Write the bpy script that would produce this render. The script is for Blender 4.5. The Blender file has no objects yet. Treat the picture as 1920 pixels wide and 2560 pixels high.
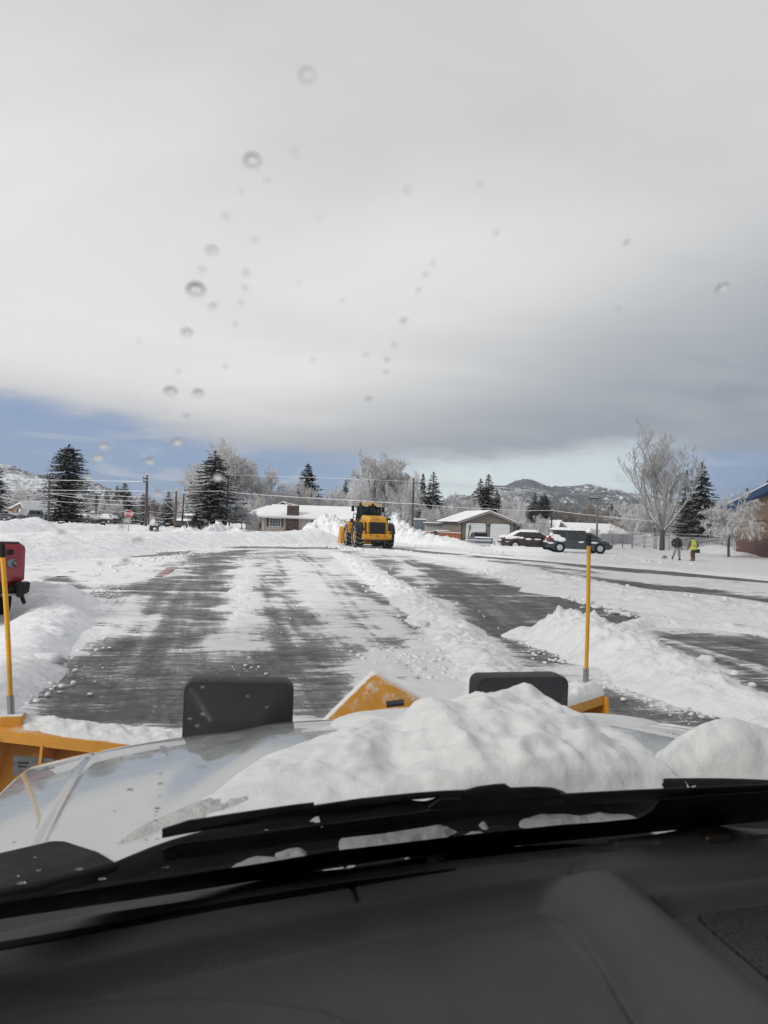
import bpy, bmesh, math, random
import numpy as np
from mathutils import Vector, Matrix
from math import radians as R, pi, sin, cos
random.seed(7)
S = bpy.context.scene
COL = S.collection

# ------------------------------------------------------------------ camera, sky, sun, exposure
FPX = 1920.0                                   # focal length in photograph pixels (1920 x 2560)
CAM = Vector((0, 0, 1.8))
ROLL, PITCH = R(2.0), math.atan(29 / 1920.0)
CAMROT = Matrix.Rotation(pi / 2 + PITCH, 3, 'X') @ Matrix.Rotation(ROLL, 3, 'Z')
cd = bpy.data.cameras.new('camera')
cam = bpy.data.objects.new('camera', cd)
COL.objects.link(cam)
cam.matrix_world = Matrix.Translation(CAM) @ CAMROT.to_4x4()
cd.sensor_fit = 'AUTO'
cd.sensor_width = 36
cd.lens = 27.0
cd.clip_start = 0.02
cd.clip_end = 30000
cd.dof.use_dof = True
cd.dof.focus_distance = 25
cd.dof.aperture_fstop = 10.5
S.camera = cam
S.view_settings.view_transform = 'Standard'
S.view_settings.look = 'None'
S.view_settings.exposure = 0.0
S.view_settings.gamma = 1
S.cycles.max_bounces = 8
S.cycles.transparent_max_bounces = 16
S.cycles.caustics_refractive = False
S.cycles.caustics_reflective = False
S.cycles.volume_bounces = 0
S.cycles.use_denoising = True

SUN_EL, SUN_AZ = R(32), R(-125)                # azimuth from +Y (view) towards +X
sl = bpy.data.lights.new('sun', 'SUN')
sl.energy = 2.4
sl.angle = R(24)
sl.color = (1.0, 0.95, 0.88)
sun = bpy.data.objects.new('sun', sl)
COL.objects.link(sun)
sdir = Vector((sin(SUN_AZ) * cos(SUN_EL), cos(SUN_AZ) * cos(SUN_EL), sin(SUN_EL)))
sun.rotation_euler = sdir.to_track_quat('Z', 'Y').to_euler()
sun.location = sdir * 50


class Gr:
    """tiny helper to write node graphs as expressions"""
    def __init__(s, nt):
        s.nt = nt

    def n(s, t, **k):
        o = s.nt.nodes.new(t)
        for a, b in k.items():
            setattr(o, a, b)
        return o

    def put(s, sock, v):
        if hasattr(v, 'node'):
            s.nt.links.new(v, sock)
        elif isinstance(v, (tuple, list)):
            if len(sock.default_value) == 4 and len(v) == 3:
                v = (*v, 1)
            sock.default_value = v
        else:
            sock.default_value = v

    def m(s, op, a, b=None, c=None, clamp=False):
        o = s.n('ShaderNodeMath', operation=op, use_clamp=clamp)
        for i, v in enumerate((a, b, c)):
            if v is not None:
                s.put(o.inputs[i], v)
        return o.outputs[0]

    def add(s, a, b): return s.m('ADD', a, b)
    def sub(s, a, b): return s.m('SUBTRACT', a, b)
    def mul(s, a, b): return s.m('MULTIPLY', a, b)

    def ss(s, v, lo, hi, a=0.0, b=1.0):
        o = s.n('ShaderNodeMapRange', interpolation_type='SMOOTHSTEP')
        s.put(o.inputs[0], v)
        for i, q in zip((1, 2, 3, 4), (lo, hi, a, b)):
            s.put(o.inputs[i], q)
        return o.outputs[0]

    def mix(s, f, a, b, bt='MIX'):
        o = s.n('ShaderNodeMix', data_type='RGBA', blend_type=bt)
        s.put(o.inputs[0], f)
        s.put(o.inputs[6], a)
        s.put(o.inputs[7], b)
        return o.outputs[2]

    def noise(s, vec, scale, detail=4, rough=0.55, dist=0.0):
        o = s.n('ShaderNodeTexNoise')
        s.put(o.inputs['Vector'], vec)
        for k, v in (('Scale', scale), ('Detail', detail), ('Roughness', rough), ('Distortion', dist)):
            o.inputs[k].default_value = v
        return o.outputs[0]

    def voro(s, vec, scale, feat='F1', out=0):
        o = s.n('ShaderNodeTexVoronoi', feature=feat)
        s.put(o.inputs['Vector'], vec)
        o.inputs['Scale'].default_value = scale
        return o.outputs[out]

    def map(s, vec, scale=(1, 1, 1), rot=(0, 0, 0), loc=(0, 0, 0)):
        o = s.n('ShaderNodeMapping')
        s.put(o.inputs[0], vec)
        o.inputs['Location'].default_value = loc
        o.inputs['Rotation'].default_value = rot
        o.inputs['Scale'].default_value = scale
        return o.outputs[0]

    def tc(s, which='Object'):
        return s.n('ShaderNodeTexCoord').outputs[which]

    def geo(s, which):
        return s.n('ShaderNodeNewGeometry').outputs[which]

    def xyz(s, v):
        o = s.n('ShaderNodeSeparateXYZ')
        s.put(o.inputs[0], v)
        return o.outputs

    def comb(s, x, y, z):
        o = s.n('ShaderNodeCombineXYZ')
        for i, v in enumerate((x, y, z)):
            s.put(o.inputs[i], v)
        return o.outputs[0]

    def bump(s, h, strength=0.3, dist=0.02, normal=None):
        o = s.n('ShaderNodeBump')
        o.inputs['Strength'].default_value = strength
        o.inputs['Distance'].default_value = dist
        s.put(o.inputs['Height'], h)
        if normal is not None:
            s.put(o.inputs['Normal'], normal)
        return o.outputs[0]


def lin(c):
    return tuple(((v / 255) / 12.92 if v / 255 <= 0.04045 else ((v / 255 + 0.055) / 1.055) ** 2.4) for v in c)


# ---- world: Nishita sky seen below and between a broken overcast deck
W = bpy.data.worlds.new('World')
S.world = W
W.use_nodes = True
wt = W.node_tree
wt.nodes.clear()
g = Gr(wt)
wo = g.n('ShaderNodeOutputWorld')
bg = g.n('ShaderNodeBackground')
bg.inputs[1].default_value = 0.1
wt.links.new(bg.outputs[0], wo.inputs[0])
sky = g.n('ShaderNodeTexSky', sky_type='NISHITA')
sky.sun_disc = False
sky.sun_elevation = SUN_EL
sky.sun_rotation = SUN_AZ
sky.altitude = 1200
sky.air_density = 1.0
sky.dust_density = 0.4
dv = g.tc('Generated')
dx, dy, dz = g.xyz(dv)
el = g.m('ARCSINE', dz)
az = g.m('DIVIDE', dx, g.m('MAXIMUM', g.m('SQRT', g.add(g.mul(dx, dx), g.mul(dy, dy))), 0.001))   # sine of the azimuth: no seam behind
zc = g.add(g.m('MAXIMUM', dz, 0.0), 0.22)
cpl = g.comb(g.m('DIVIDE', dx, zc), g.m('DIVIDE', dy, zc), 0.0)
n_big = g.noise(g.map(cpl, (0.55, 0.9, 1), (0, 0, 0.5), (3.1, 0.4, 0)), 1.0, 5, 0.5, 0.6)
n_mid = g.noise(g.map(cpl, (1.2, 2.2, 1), (0, 0, 0.25), (1.7, 5.2, 0)), 1.6, 6, 0.55, 0.4)
n_dir = g.noise(g.map(dv, (1, 1, 3.0), loc=(0.3, 0.1, 0)), 7.0, 6, 0.6, 0.3)
n_wsp = g.noise(g.map(dv, (1, 1, 5.0), loc=(2.3, 1.1, 0)), 9.0, 6, 0.65, 0.8)
# brightness of the deck: thin and bright high to the left, thick and slate grey low to the right
low = g.ss(g.add(g.sub(g.add(0.105, g.mul(az, 0.40)), el), g.mul(g.sub(n_mid, 0.5), 0.12)), -0.15, 0.10)
mid = g.ss(g.add(el, g.mul(g.sub(n_big, 0.5), 0.3)), 0.28, 0.70)
rgt = g.ss(g.add(az, g.mul(g.sub(n_big, 0.5), 0.7)), -0.25, 0.55)
bright = g.mix(mid, lin((249, 247, 244)), lin((212, 209, 211)))
bright = g.mix(g.mul(rgt, 0.85), bright, lin((203, 204, 207)))
deck = g.mix(low, bright, lin((150, 161, 174)))
deck = g.mix(g.ss(n_big, 0.36, 0.72, 0.0, 0.22), deck, lin((168, 171, 178)))
deck = g.mix(g.ss(n_mid, 0.35, 0.65, 0.0, 0.20), deck, lin((236, 234, 232)))
# far edge of the deck, an open band above the horizon
edge_l = g.ss(az, -0.66, -0.04, 0.150, 0.084)
edge_r = g.ss(az, 0.02, 0.30, 0.0, 0.018)
edge = g.add(g.add(edge_l, edge_r), g.mul(g.sub(n_dir, 0.5), 0.060))
deck = g.mix(g.ss(g.sub(el, edge), -0.01, 0.055, 0.55, 0.0), deck, lin((166, 172, 184)))
cover = g.ss(g.sub(el, edge), -0.016, 0.020)
skyc = g.mix(1.0, sky.outputs[0], (0.80, 0.86, 1.0), 'MULTIPLY')
pale = g.mul(g.ss(g.m('ABSOLUTE', g.sub(az, 0.17)), 0.10, 0.24, 1.0, 0.0), g.ss(el, 0.05, 0.16, 1.0, 0.85))
haze_b = g.ss(az, -0.2, 0.6, 0.0, 0.0)
skyc10 = g.mix(pale, g.mix(0.75, skyc, tuple(10 * q for q in lin((128, 160, 208)))), tuple(10 * q for q in lin((240, 253, 255))))
wisp = g.mul(g.ss(n_wsp, 0.50, 0.68), g.ss(el, 0.0, 0.08, 0.9, 0.35))
skyc10 = g.mix(wisp, skyc10, tuple(10 * q for q in lin((214, 219, 224))))
deck10 = g.mix(1.0, deck, (10, 10, 10), 'MULTIPLY')
for nd in wt.nodes:
    if nd.type == 'MIX' and nd.blend_type == 'MULTIPLY':
        nd.clamp_result = False
g.put(bg.inputs[0], g.mix(cover, skyc10, deck10))

# ------------------------------------------------------------------ where things stand
def ray(px, py):
    return CAMROT @ Vector(((px - 960) / FPX, (1280 - py) / FPX, -1.0))


def hitz(px, py, z=0.0):
    d = ray(px, py)
    t = (z - CAM.z) / d.z
    return CAM + d * t


def at(px, py, Y):
    d = ray(px, py)
    return CAM + d * (Y / d.y)


THETA = R(14.0)                                  # heading of the plough truck, left of the view axis
TOFF = Vector((-0.6, 0.0, 0.0))                  # driver's eye in truck coordinates
TRUCK_M = Matrix.Rotation(THETA, 4, 'Z') @ Matrix.Translation(-TOFF)
TRUCK_I = TRUCK_M.inverted()


def tl(px, py, z):
    """photo pixel on a horizontal plane -> truck coordinates"""
    return TRUCK_I @ hitz(px, py, z)


def xat(px, Y, z=0.0):
    """x of a point at depth Y, height z seen in pixel column px"""
    lo = at(px, 1300, Y)
    for _ in range(3):
        # pixel row of (x, Y, z)
        v = CAMROT.transposed() @ (Vector((lo.x, Y, z)) - CAM)
        row = 1280 + FPX * v.y / v.z
        lo = at(px, row, Y)
    return lo.x


def zat(px, py, Y):
    return at(px, py, Y).z


# ------------------------------------------------------------------ numpy noise
def _hash(ix, iy, seed):
    h = (ix.astype(np.int64) * 374761393 + iy.astype(np.int64) * 668265263 + seed * 974634721) & 0xffffffff
    h = ((h ^ (h >> 13)) * 1274126177) & 0xffffffff
    return ((h ^ (h >> 16)) & 0xffff) / 65535.0


def vnoise(x, y, seed=0):
    ix, iy = np.floor(x), np.floor(y)
    fx, fy = x - ix, y - iy
    fx, fy = fx * fx * fx * (fx * (fx * 6 - 15) + 10), fy * fy * fy * (fy * (fy * 6 - 15) + 10)
    a, b = _hash(ix, iy, seed), _hash(ix + 1, iy, seed)
    c, d = _hash(ix, iy + 1, seed), _hash(ix + 1, iy + 1, seed)
    return (a * (1 - fx) + b * fx) * (1 - fy) + (c * (1 - fx) + d * fx) * fy


def fbm(x, y, octv=4, seed=0, gain=0.5):
    t, amp, s = 0, 1.0, 0
    for i in range(octv):
        c, q = cos(0.6 * i), sin(0.6 * i)
        t = t + amp * vnoise((x * c - y * q) * 2 ** i + 13.7 * i, (x * q + y * c) * 2 ** i + 7.1 * i, seed + i)
        s += amp
        amp *= gain
    return t / s


def ssq(x):
    x = np.clip(x, -1, 1)                    # steep but smooth through zero
    return np.sign(x) * (np.sqrt(np.abs(x) + 0.04) - 0.2) * 1.22


def sstep(x, a, b):
    t = np.clip((x - a) / (b - a), 0, 1)
    return t * t * (3 - 2 * t)


def poly_sd(X, Y, poly):
    """signed distance, positive inside"""
    d = np.full(X.shape, 1e18)
    ins = np.zeros(X.shape, bool)
    n = len(poly)
    for i in range(n):
        ax, ay = poly[i]
        bx, by = poly[(i + 1) % n]
        ex, ey = bx - ax, by - ay
        wx, wy = X - ax, Y - ay
        t = np.clip((wx * ex + wy * ey) / (ex * ex + ey * ey + 1e-12), 0, 1)
        d = np.minimum(d, (wx - t * ex) ** 2 + (wy - t * ey) ** 2)
        c = (ay > Y) != (by > Y)
        with np.errstate(divide='ignore', invalid='ignore'):
            xi = ax + (Y - ay) * ex / (ey if abs(ey) > 1e-12 else 1e-12)
        ins ^= c & (X < xi)
    d = np.sqrt(d)
    return np.where(ins, d, -d)


def line_d(X, Y, pts):
    """distance to polyline and position (segment index + t) of nearest point"""
    best = np.full(X.shape, 1e18)
    pos = np.zeros(X.shape)
    for i in range(len(pts) - 1):
        ax, ay = pts[i][0], pts[i][1]
        bx, by = pts[i + 1][0], pts[i + 1][1]
        ex, ey = bx - ax, by - ay
        wx, wy = X - ax, Y - ay
        t = np.clip((wx * ex + wy * ey) / (ex * ex + ey * ey + 1e-12), 0, 1)
        d = (wx - t * ex) ** 2 + (wy - t * ey) ** 2
        m = d < best
        best = np.where(m, d, best)
        pos = np.where(m, i + t, pos)
    return np.sqrt(best), pos


# ------------------------------------------------------------------ objects
def link(name, me, parent=None, m=None):
    o = bpy.data.objects.new(name, me)
    COL.objects.link(o)
    if parent is not None:
        o.parent = parent
    if m is not None and me is not None and not me.materials:
        me.materials.append(m)
    return o


def tag(o, label=None, cat=None, group=None, kind=None):
    for k, v in (('label', label), ('category', cat), ('group', group), ('kind', kind)):
        if v:
            o[k] = v
    return o


def thing(name, label, cat, loc=(0, 0, 0), rz=0.0, group=None):
    o = bpy.data.objects.new(name, None)
    COL.objects.link(o)
    o.location = loc
    o.rotation_euler = (0, 0, rz)
    o.empty_display_size = 0.3
    return tag(o, label, cat, group)


def npmesh(name, V, F, smooth=False, mi=None):
    """V (n,3), F (m,k) all with the same k"""
    V = np.asarray(V, dtype=np.float32)
    F = np.asarray(F, dtype=np.int32)
    me = bpy.data.meshes.new(name)
    me.vertices.add(len(V))
    me.vertices.foreach_set('co', V.ravel())
    k = F.shape[1]
    me.loops.add(F.size)
    me.loops.foreach_set('vertex_index', F.ravel())
    me.polygons.add(len(F))
    me.polygons.foreach_set('loop_start', np.arange(0, F.size, k, dtype=np.int32))
    me.polygons.foreach_set('loop_total', np.full(len(F), k, dtype=np.int32))
    if smooth:
        me.polygons.foreach_set('use_smooth', np.ones(len(F), dtype=bool))
    if mi is not None:
        me.polygons.foreach_set('material_index', np.asarray(mi, dtype=np.int32))
    me.update(calc_edges=True)
    me.validate()
    return me


def gridfaces(nx, ny):
    i, j = np.meshgrid(np.arange(nx - 1), np.arange(ny - 1))
    a = (j * nx + i).ravel()
    return np.stack([a, a + 1, a + 1 + nx, a + nx], 1)


class MB:
    """collects shapes into one mesh"""
    def __init__(s):
        s.v, s.f = [], []

    def raw(s, vs, fs):
        o = len(s.v)
        s.v += [tuple(v) for v in vs]
        s.f += [tuple(i + o for i in f) for f in fs]
        return s

    def box(s, c, d, rot=None, taper=(1, 1), shift=(0, 0)):
        """centre c, size d; top face scaled by taper and shifted"""
        x, y, z = d[0] / 2, d[1] / 2, d[2] / 2
        vs = []
        for sz in (-1, 1):
            tx, ty = taper if sz > 0 else (1, 1)
            hx, hy = shift if sz > 0 else (0, 0)
            for sx, sy in ((-1, -1), (1, -1), (1, 1), (-1, 1)):
                vs.append(Vector((sx * x * tx + hx, sy * y * ty + hy, sz * z)))
        if rot is not None:
            vs = [rot @ v for v in vs]
        c = Vector(c)
        return s.raw([v + c for v in vs], [(3, 2, 1, 0), (4, 5, 6, 7), (0, 1, 5, 4), (1, 2, 6, 5), (2, 3, 7, 6), (3, 0, 4, 7)])

    def hexa(s, b, t):
        """eight corners: bottom ring, top ring"""
        return s.raw(list(b) + list(t), [(3, 2, 1, 0), (4, 5, 6, 7), (0, 1, 5, 4), (1, 2, 6, 5), (2, 3, 7, 6), (3, 0, 4, 7)])

    def prism(s, pts, axis, a, b):
        """polygon pts (2D) extruded along axis from a to b: axis 'x' -> pts are (y, z)"""
        n = len(pts)
        def P(p, q):
            return {'x': (q, p[0], p[1]), 'y': (p[0], q, p[1]), 'z': (p[0], p[1], q)}[axis]
        vs = [P(p, a) for p in pts] + [P(p, b) for p in pts]
        fs = [tuple(range(n))[::-1], tuple(range(n, 2 * n))]
        fs += [(i, (i + 1) % n, n + (i + 1) % n, n + i) for i in range(n)]
        return s.raw(vs, fs)

    def tube(s, pts, r, n=8, cap=True):
        pts = [Vector(p) for p in pts]
        rs = r if isinstance(r, (list, tuple)) else [r] * len(pts)
        vs, up = [], None
        for i, p in enumerate(pts):
            d = (pts[min(i + 1, len(pts) - 1)] - pts[max(i - 1, 0)]).normalized()
            if up is None:
                up = d.orthogonal().normalized()
            else:
                up = (up - d * up.dot(d)).normalized()
            w = d.cross(up)
            for k in range(n):
                a = 2 * pi * k / n
                vs.append(p + (up * cos(a) + w * sin(a)) * rs[i])
        fs = []
        for i in range(len(pts) - 1):
            for k in range(n):
                fs.append((i * n + k, i * n + (k + 1) % n, (i + 1) * n + (k + 1) % n, (i + 1) * n + k))
        if cap:
            fs.append(tuple(range(n))[::-1])
            fs.append(tuple(range((len(pts) - 1) * n, len(pts) * n)))
        return s.raw(vs, fs)

    def lathe(s, prof, c, axis='z', n=24):
        """profile (r, h) spun about an axis through c"""
        vs = []
        for r, h in prof:
            for k in range(n):
                a = 2 * pi * k / n
                p = (r * cos(a), r * sin(a), h)
                p = {'z': p, 'x': (p[2], p[0], p[1]), 'y': (p[0], p[2], p[1])}[axis]
                vs.append((p[0] + c[0], p[1] + c[1], p[2] + c[2]))
        fs = []
        for i in range(len(prof) - 1):
            for k in range(n):
                fs.append((i * n + k, i * n + (k + 1) % n, (i + 1) * n + (k + 1) % n, (i + 1) * n + k))
        fs.append(tuple(range(n))[::-1])
        fs.append(tuple(range((len(prof) - 1) * n, len(prof) * n)))
        return s.raw(vs, fs)

    def loft(s, rings, cap=True, closed=True):
        n = len(rings[0])
        vs = [p for r in rings for p in r]
        fs = []
        for i in range(len(rings) - 1):
            for k in range(n if closed else n - 1):
                fs.append((i * n + k, i * n + (k + 1) % n, (i + 1) * n + (k + 1) % n, (i + 1) * n + k))
        if cap:
            fs.append(tuple(range(n))[::-1])
            fs.append(tuple(range((len(rings) - 1) * n, len(rings) * n)))
        return s.raw(vs, fs)

    def build(s, name, m, parent=None, smooth=False, bevel=0.0, seg=2, fix=True):
        me = bpy.data.meshes.new(name)
        me.from_pydata(s.v, [], s.f)
        if fix:
            b = bmesh.new()
            b.from_mesh(me)
            bmesh.ops.recalc_face_normals(b, faces=b.faces)
            b.to_mesh(me)
            b.free()
        me.update()
        o = link(name, me, parent, m)
        if smooth:
            me.polygons.foreach_set('use_smooth', np.ones(len(me.polygons), dtype=bool))
            if smooth != 'all':
                try:
                    me.set_sharp_from_angle(angle=R(38))
                except Exception:
                    pass
        if bevel:
            md = o.modifiers.new('bevel', 'BEVEL')
            md.width = bevel
            md.segments = seg
            md.limit_method = 'ANGLE'
            md.angle_limit = R(35)
        return o


def copy_tree(o, parent=None):
    c = o.copy()
    COL.objects.link(c)
    c.parent = parent
    for ch in list(o.children):
        copy_tree(ch, c)
    return c


# ------------------------------------------------------------------ materials
MATS = {}


def new_mat(name):
    m = bpy.data.materials.new(name)
    m.use_nodes = True
    nt = m.node_tree
    nt.nodes.clear()
    g = Gr(nt)
    out = g.n('ShaderNodeOutputMaterial')
    b = g.n('ShaderNodeBsdfPrincipled')
    nt.links.new(b.outputs[0], out.inputs[0])
    MATS[name] = m
    return m, g, b, out


def mat(name, col, rough=0.6, metal=0.0, vary=0.15, scale=6.0, bump=0.0, bscale=60.0, bdist=0.004, coat=0.0, spec=0.5, dirt=None, dscale=3.0):
    m, g, b, out = new_mat(name)
    co = g.tc('Object')
    nz = g.noise(co, scale, 5, 0.6)
    dark = tuple(c * (1 - vary) for c in col)
    lite = tuple(min(1, c * (1 + vary)) for c in col)
    c = g.mix(g.ss(nz, 0.3, 0.7), dark, lite)
    if dirt:
        c = g.mix(g.ss(g.noise(co, dscale, 6, 0.7), 0.52, 0.72, 0, 0.75), c, dirt)
    g.put(b.inputs['Base Color'], c)
    g.put(b.inputs['Roughness'], g.ss(g.noise(co, scale * 2.3, 4, 0.6), 0.25, 0.75, max(0.02, rough * 0.8), min(1, rough * 1.2)))
    b.inputs['Metallic'].default_value = metal
    b.inputs['Specular IOR Level'].default_value = spec
    b.inputs['Coat Weight'].default_value = coat
    b.inputs['Coat Roughness'].default_value = 0.05
    if bump:
        g.put(b.inputs['Normal'], g.bump(g.noise(co, bscale, 5, 0.6), bump, bdist))
    return m


def snow_on(g, base, lo, hi, scale=3.0, amt=1.0, ncol=(0.83, 0.84, 0.86), co=None):
    """snow lying on the faces that look up, broken by noise"""
    nz = g.xyz(g.geo('Normal'))[2]
    co = co or g.tc('Object')
    nn = g.noise(co, scale, 5, 0.65)
    f = g.mul(g.ss(g.add(nz, g.mul(g.sub(nn, 0.5), 0.9)), lo, hi), amt)
    return g.mix(f, base, ncol), f


SNOW_C = (0.84, 0.85, 0.875)


def snow_mat(name, bsc=4.0, bstr=0.6, bdist=0.06, dirty=0.0, fine=60.0, fdist=0.006, sss=0.0, white=SNOW_C):
    m, g, b, out = new_mat(name)
    co = g.geo('Position')
    n1 = g.noise(co, bsc, 6, 0.6)
    n2 = g.noise(co, fine, 4, 0.65)
    c = g.mix(g.ss(g.noise(co, bsc * 0.5, 5, 0.6), 0.3, 0.7), white, tuple(q * .93 for q in white))
    if dirty:
        c = g.mix(g.ss(g.noise(co, bsc * 1.7, 6, 0.7), 0.50, 0.70, 0, dirty), c, (0.34, 0.32, 0.30))
    g.put(b.inputs['Base Color'], c)
    b.inputs['Roughness'].default_value = 0.65
    b.inputs['Specular IOR Level'].default_value = 0.25
    if sss:
        b.inputs['Subsurface Weight'].default_value = sss
        b.inputs['Subsurface Radius'].default_value = (0.03, 0.032, 0.035)
        b.inputs['Subsurface Scale'].default_value = 0.5
    nb = g.bump(n1, bstr, bdist)
    g.put(b.inputs['Normal'], g.bump(n2, 0.5, fdist, nb))
    return m


M_SNOW = snow_mat('snow')
M_SNOWF = snow_mat('snow_far', 1.6, 0.7, 0.25, 0.0, 9.0, 0.05)
M_SNOWD = snow_mat('snow_dirty', 1.8, 0.8, 0.25, 0.5, 7.0, 0.05)
M_SNOWH = snow_mat('snow_hood', 12.0, 0.30, 0.03, 0.0, 130.0, 0.0035, 0.25, (.84, .855, .86))
M_BLACK = mat('black_plastic', (0.010, 0.011, 0.012), 0.6, spec=0.3, bump=0.15, bscale=300, bdist=0.001)
M_RUBBER = mat('rubber', (0.009, 0.009, 0.010), 0.75, spec=0.3)
M_STEEL = mat('galvanised_steel', (0.35, 0.36, 0.37), 0.4, 0.9)
M_DARKMETAL = mat('dark_metal', (0.05, 0.05, 0.055), 0.5, 0.6)
M_CHROME = mat('chrome', (0.75, 0.76, 0.78), 0.18, 1.0)


def glass_mat(name, tint=(1, 1, 1), ior=1.45, refl=1.0):
    m = bpy.data.materials.new(name)
    m.use_nodes = True
    nt = m.node_tree
    nt.nodes.clear()
    g = Gr(nt)
    out = g.n('ShaderNodeOutputMaterial')
    tr = g.n('ShaderNodeBsdfTransparent')
    g.put(tr.inputs[0], tint)
    gl = g.n('ShaderNodeBsdfGlossy')
    gl.inputs['Roughness'].default_value = 0.01
    fr = g.n('ShaderNodeFresnel')
    fr.inputs[0].default_value = ior
    mx = g.n('ShaderNodeMixShader')
    g.put(mx.inputs[0], g.mul(fr.outputs[0], refl))
    nt.links.new(tr.outputs[0], mx.inputs[1])
    nt.links.new(gl.outputs[0], mx.inputs[2])
    nt.links.new(mx.outputs[0], out.inputs[0])
    return m


M_WSHIELD = glass_mat('windshield_glass', (0.99, 0.993, 0.99), 1.12, 0.3)
M_CARGLASS = mat('car_glass', (0.02, 0.024, 0.028), 0.08, vary=0.3, spec=0.6)
M_WINGLASS = mat('window_glass', (0.06, 0.075, 0.085), 0.06, vary=0.4, spec=0.7)

# ================================================================== GROUND
def gp(pts, crop=None):
    """photo pixels -> ground points; crop = (x0, y0) of a 700 px wide enlargement"""
    out = []
    for x, y in pts:
        if crop:
            x, y = crop[0] + x * 700 / 1659, crop[1] + y * 700 / 1659
        p = hitz(x, y, 0)
        out.append((p.x, p.y))
    return out


CA, CB, CC = (0, 1350), (600, 1350), (1220, 1350)
BARE = [  # ploughed strips where the asphalt shows: outline, strength, softness (share of distance)
    (gp([(1180, 110), (1290, 60), (1490, 62), (1500, 100), (1400, 200), (1390, 330), (1290, 460), (1340, 560), (1400, 640), (1480, 640), (1600, 790), (1659, 840), (1659, 1140), (180, 1060), (250, 930), (400, 800), (500, 640), (600, 590), (820, 570), (860, 470), (900, 400), (780, 330), (640, 430), (640, 310), (700, 260), (930, 230)], CA), .92, .030),
    (gp([(60, 60), (150, 70), (160, 140), (290, 300), (330, 380), (420, 470), (520, 560), (600, 680), (640, 800), (600, 900), (520, 1040), (0, 1060), (-30, 800), (0, 600), (90, 480), (110, 400), (70, 250), (60, 150)], CB), .88, .035),
    (gp([(520, 200), (600, 215), (740, 280), (830, 330), (930, 380), (860, 390), (740, 350), (620, 270)], CB), .85, .02),
    (gp([(880, 440), (960, 400), (1060, 450), (1120, 560), (1000, 570), (920, 500)], CB), .72, .03),
    (gp([(800, 600), (900, 580), (1040, 630), (1040, 660), (900, 650)], CB), .65, .02),
    (gp([(720, 80), (800, 90), (960, 130), (1010, 190), (940, 180), (1020, 280), (900, 240), (840, 220), (760, 180)], CB), .78, .03),
    (gp([(997, 1392), (1064, 1405), (1190, 1434), (1300, 1468), (1465, 1489), (1557, 1527), (1671, 1561), (1557, 1574), (1490, 1552), (1410, 1530), (1347, 1560), (1296, 1600), (1397, 1632), (1460, 1660), (1368, 1662), (1304, 1648), (1220, 1592), (1190, 1569), (1136, 1519), (1085, 1460)]), .95, .022),
    (gp([(800, 560), (1000, 550), (1400, 560), (1800, 555), (1800, 960), (1500, 860), (1300, 770), (1100, 700), (980, 610)], CC), .80, .03),
    (gp([(-100, 82), (300, 110), (800, 160), (1800, 245), (1800, 268), (800, 190), (300, 132), (-100, 104)], CC), .95, .012),
    (gp([(300, 170), (540, 205), (760, 235), (1000, 265), (1300, 300), (1800, 365), (1800, 392), (1300, 327), (900, 285)], CC), .9, .012),
    (gp([(960, 260), (1300, 290), (1560, 318), (1200, 306)], CC), .85, .01),
    (gp([(0, 118), (400, 160), (700, 200), (400, 175), (0, 130)], CC), .7, .01),
    (gp([(860, 45), (1659, 95), (1659, 112), (900, 66)], CB), .92, .012),
    (gp([(900, 75), (1300, 100), (1100, 104)], CB), .6, .012),
    (gp([(-200, 34), (580, 45), (580, 57), (-200, 48)], CB), .75, .010),
    (gp([(250, 125), (500, 100), (800, 85), (1180, 62), (1100, 86), (800, 107), (500, 114)], CA), .9, .012),
    (gp([(640, 155), (780, 135), (790, 145), (660, 166)], CA), .8, .01),
    (gp([(280, 220), (430, 222), (520, 260), (545, 290), (420, 303), (340, 262)], CA), .95, .014),
    (gp([(640, 870), (760, 930), (1000, 1000), (1800, 1075), (1800, 1180), (800, 1100), (600, 960)], CC), .85, .03),
    (gp([(560, 380), (700, 410), (860, 470), (720, 450)], CC), .8, .02),
]
WHITE = [
    ([(q[0], q[1]) for q in gp([(600, 1392), (645, 1392), (662, 1450), (655, 1530), (640, 1590), (590, 1650), (545, 1600), (555, 1530), (585, 1450)])], .85, .035),  # thin snow left lying over the bare strips
    (gp([(500, 440), (640, 430), (860, 440), (850, 500), (780, 560), (600, 585), (520, 560)], CA), .8, .02),
    (gp([(700, 330), (800, 330), (850, 390), (780, 420)], CA), .6, .02),
    (gp([(1200, 560), (1260, 600), (1250, 780), (1130, 790), (1120, 700)], CA), .30, .03),
]

for (x0, y0), (x1, y1), hw, st in [((180, 1477), (1290, 1492), 1.7, .75), ((400, 1449), (1330, 1462), 1.3, .6), ((210, 1588), (470, 1594), 2.4, .6),
                                   ((300, 1546), (560, 1556), 2.2, .6), ((640, 1521), (880, 1523), 1.6, .5), ((1300, 1489), (1660, 1500), 1.3, .5),
                                   ((1600, 1582), (1900, 1672), 6.0, .75), ((1330, 1655), (1480, 1690), 5, .5)]:
    WHITE.append((gp([(x0, y0 + hw), (x1, y1 + hw), (x1, y1 - hw), (x0, y0 - hw)]), st, .006))   # snow lying in the painted bay lines

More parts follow.
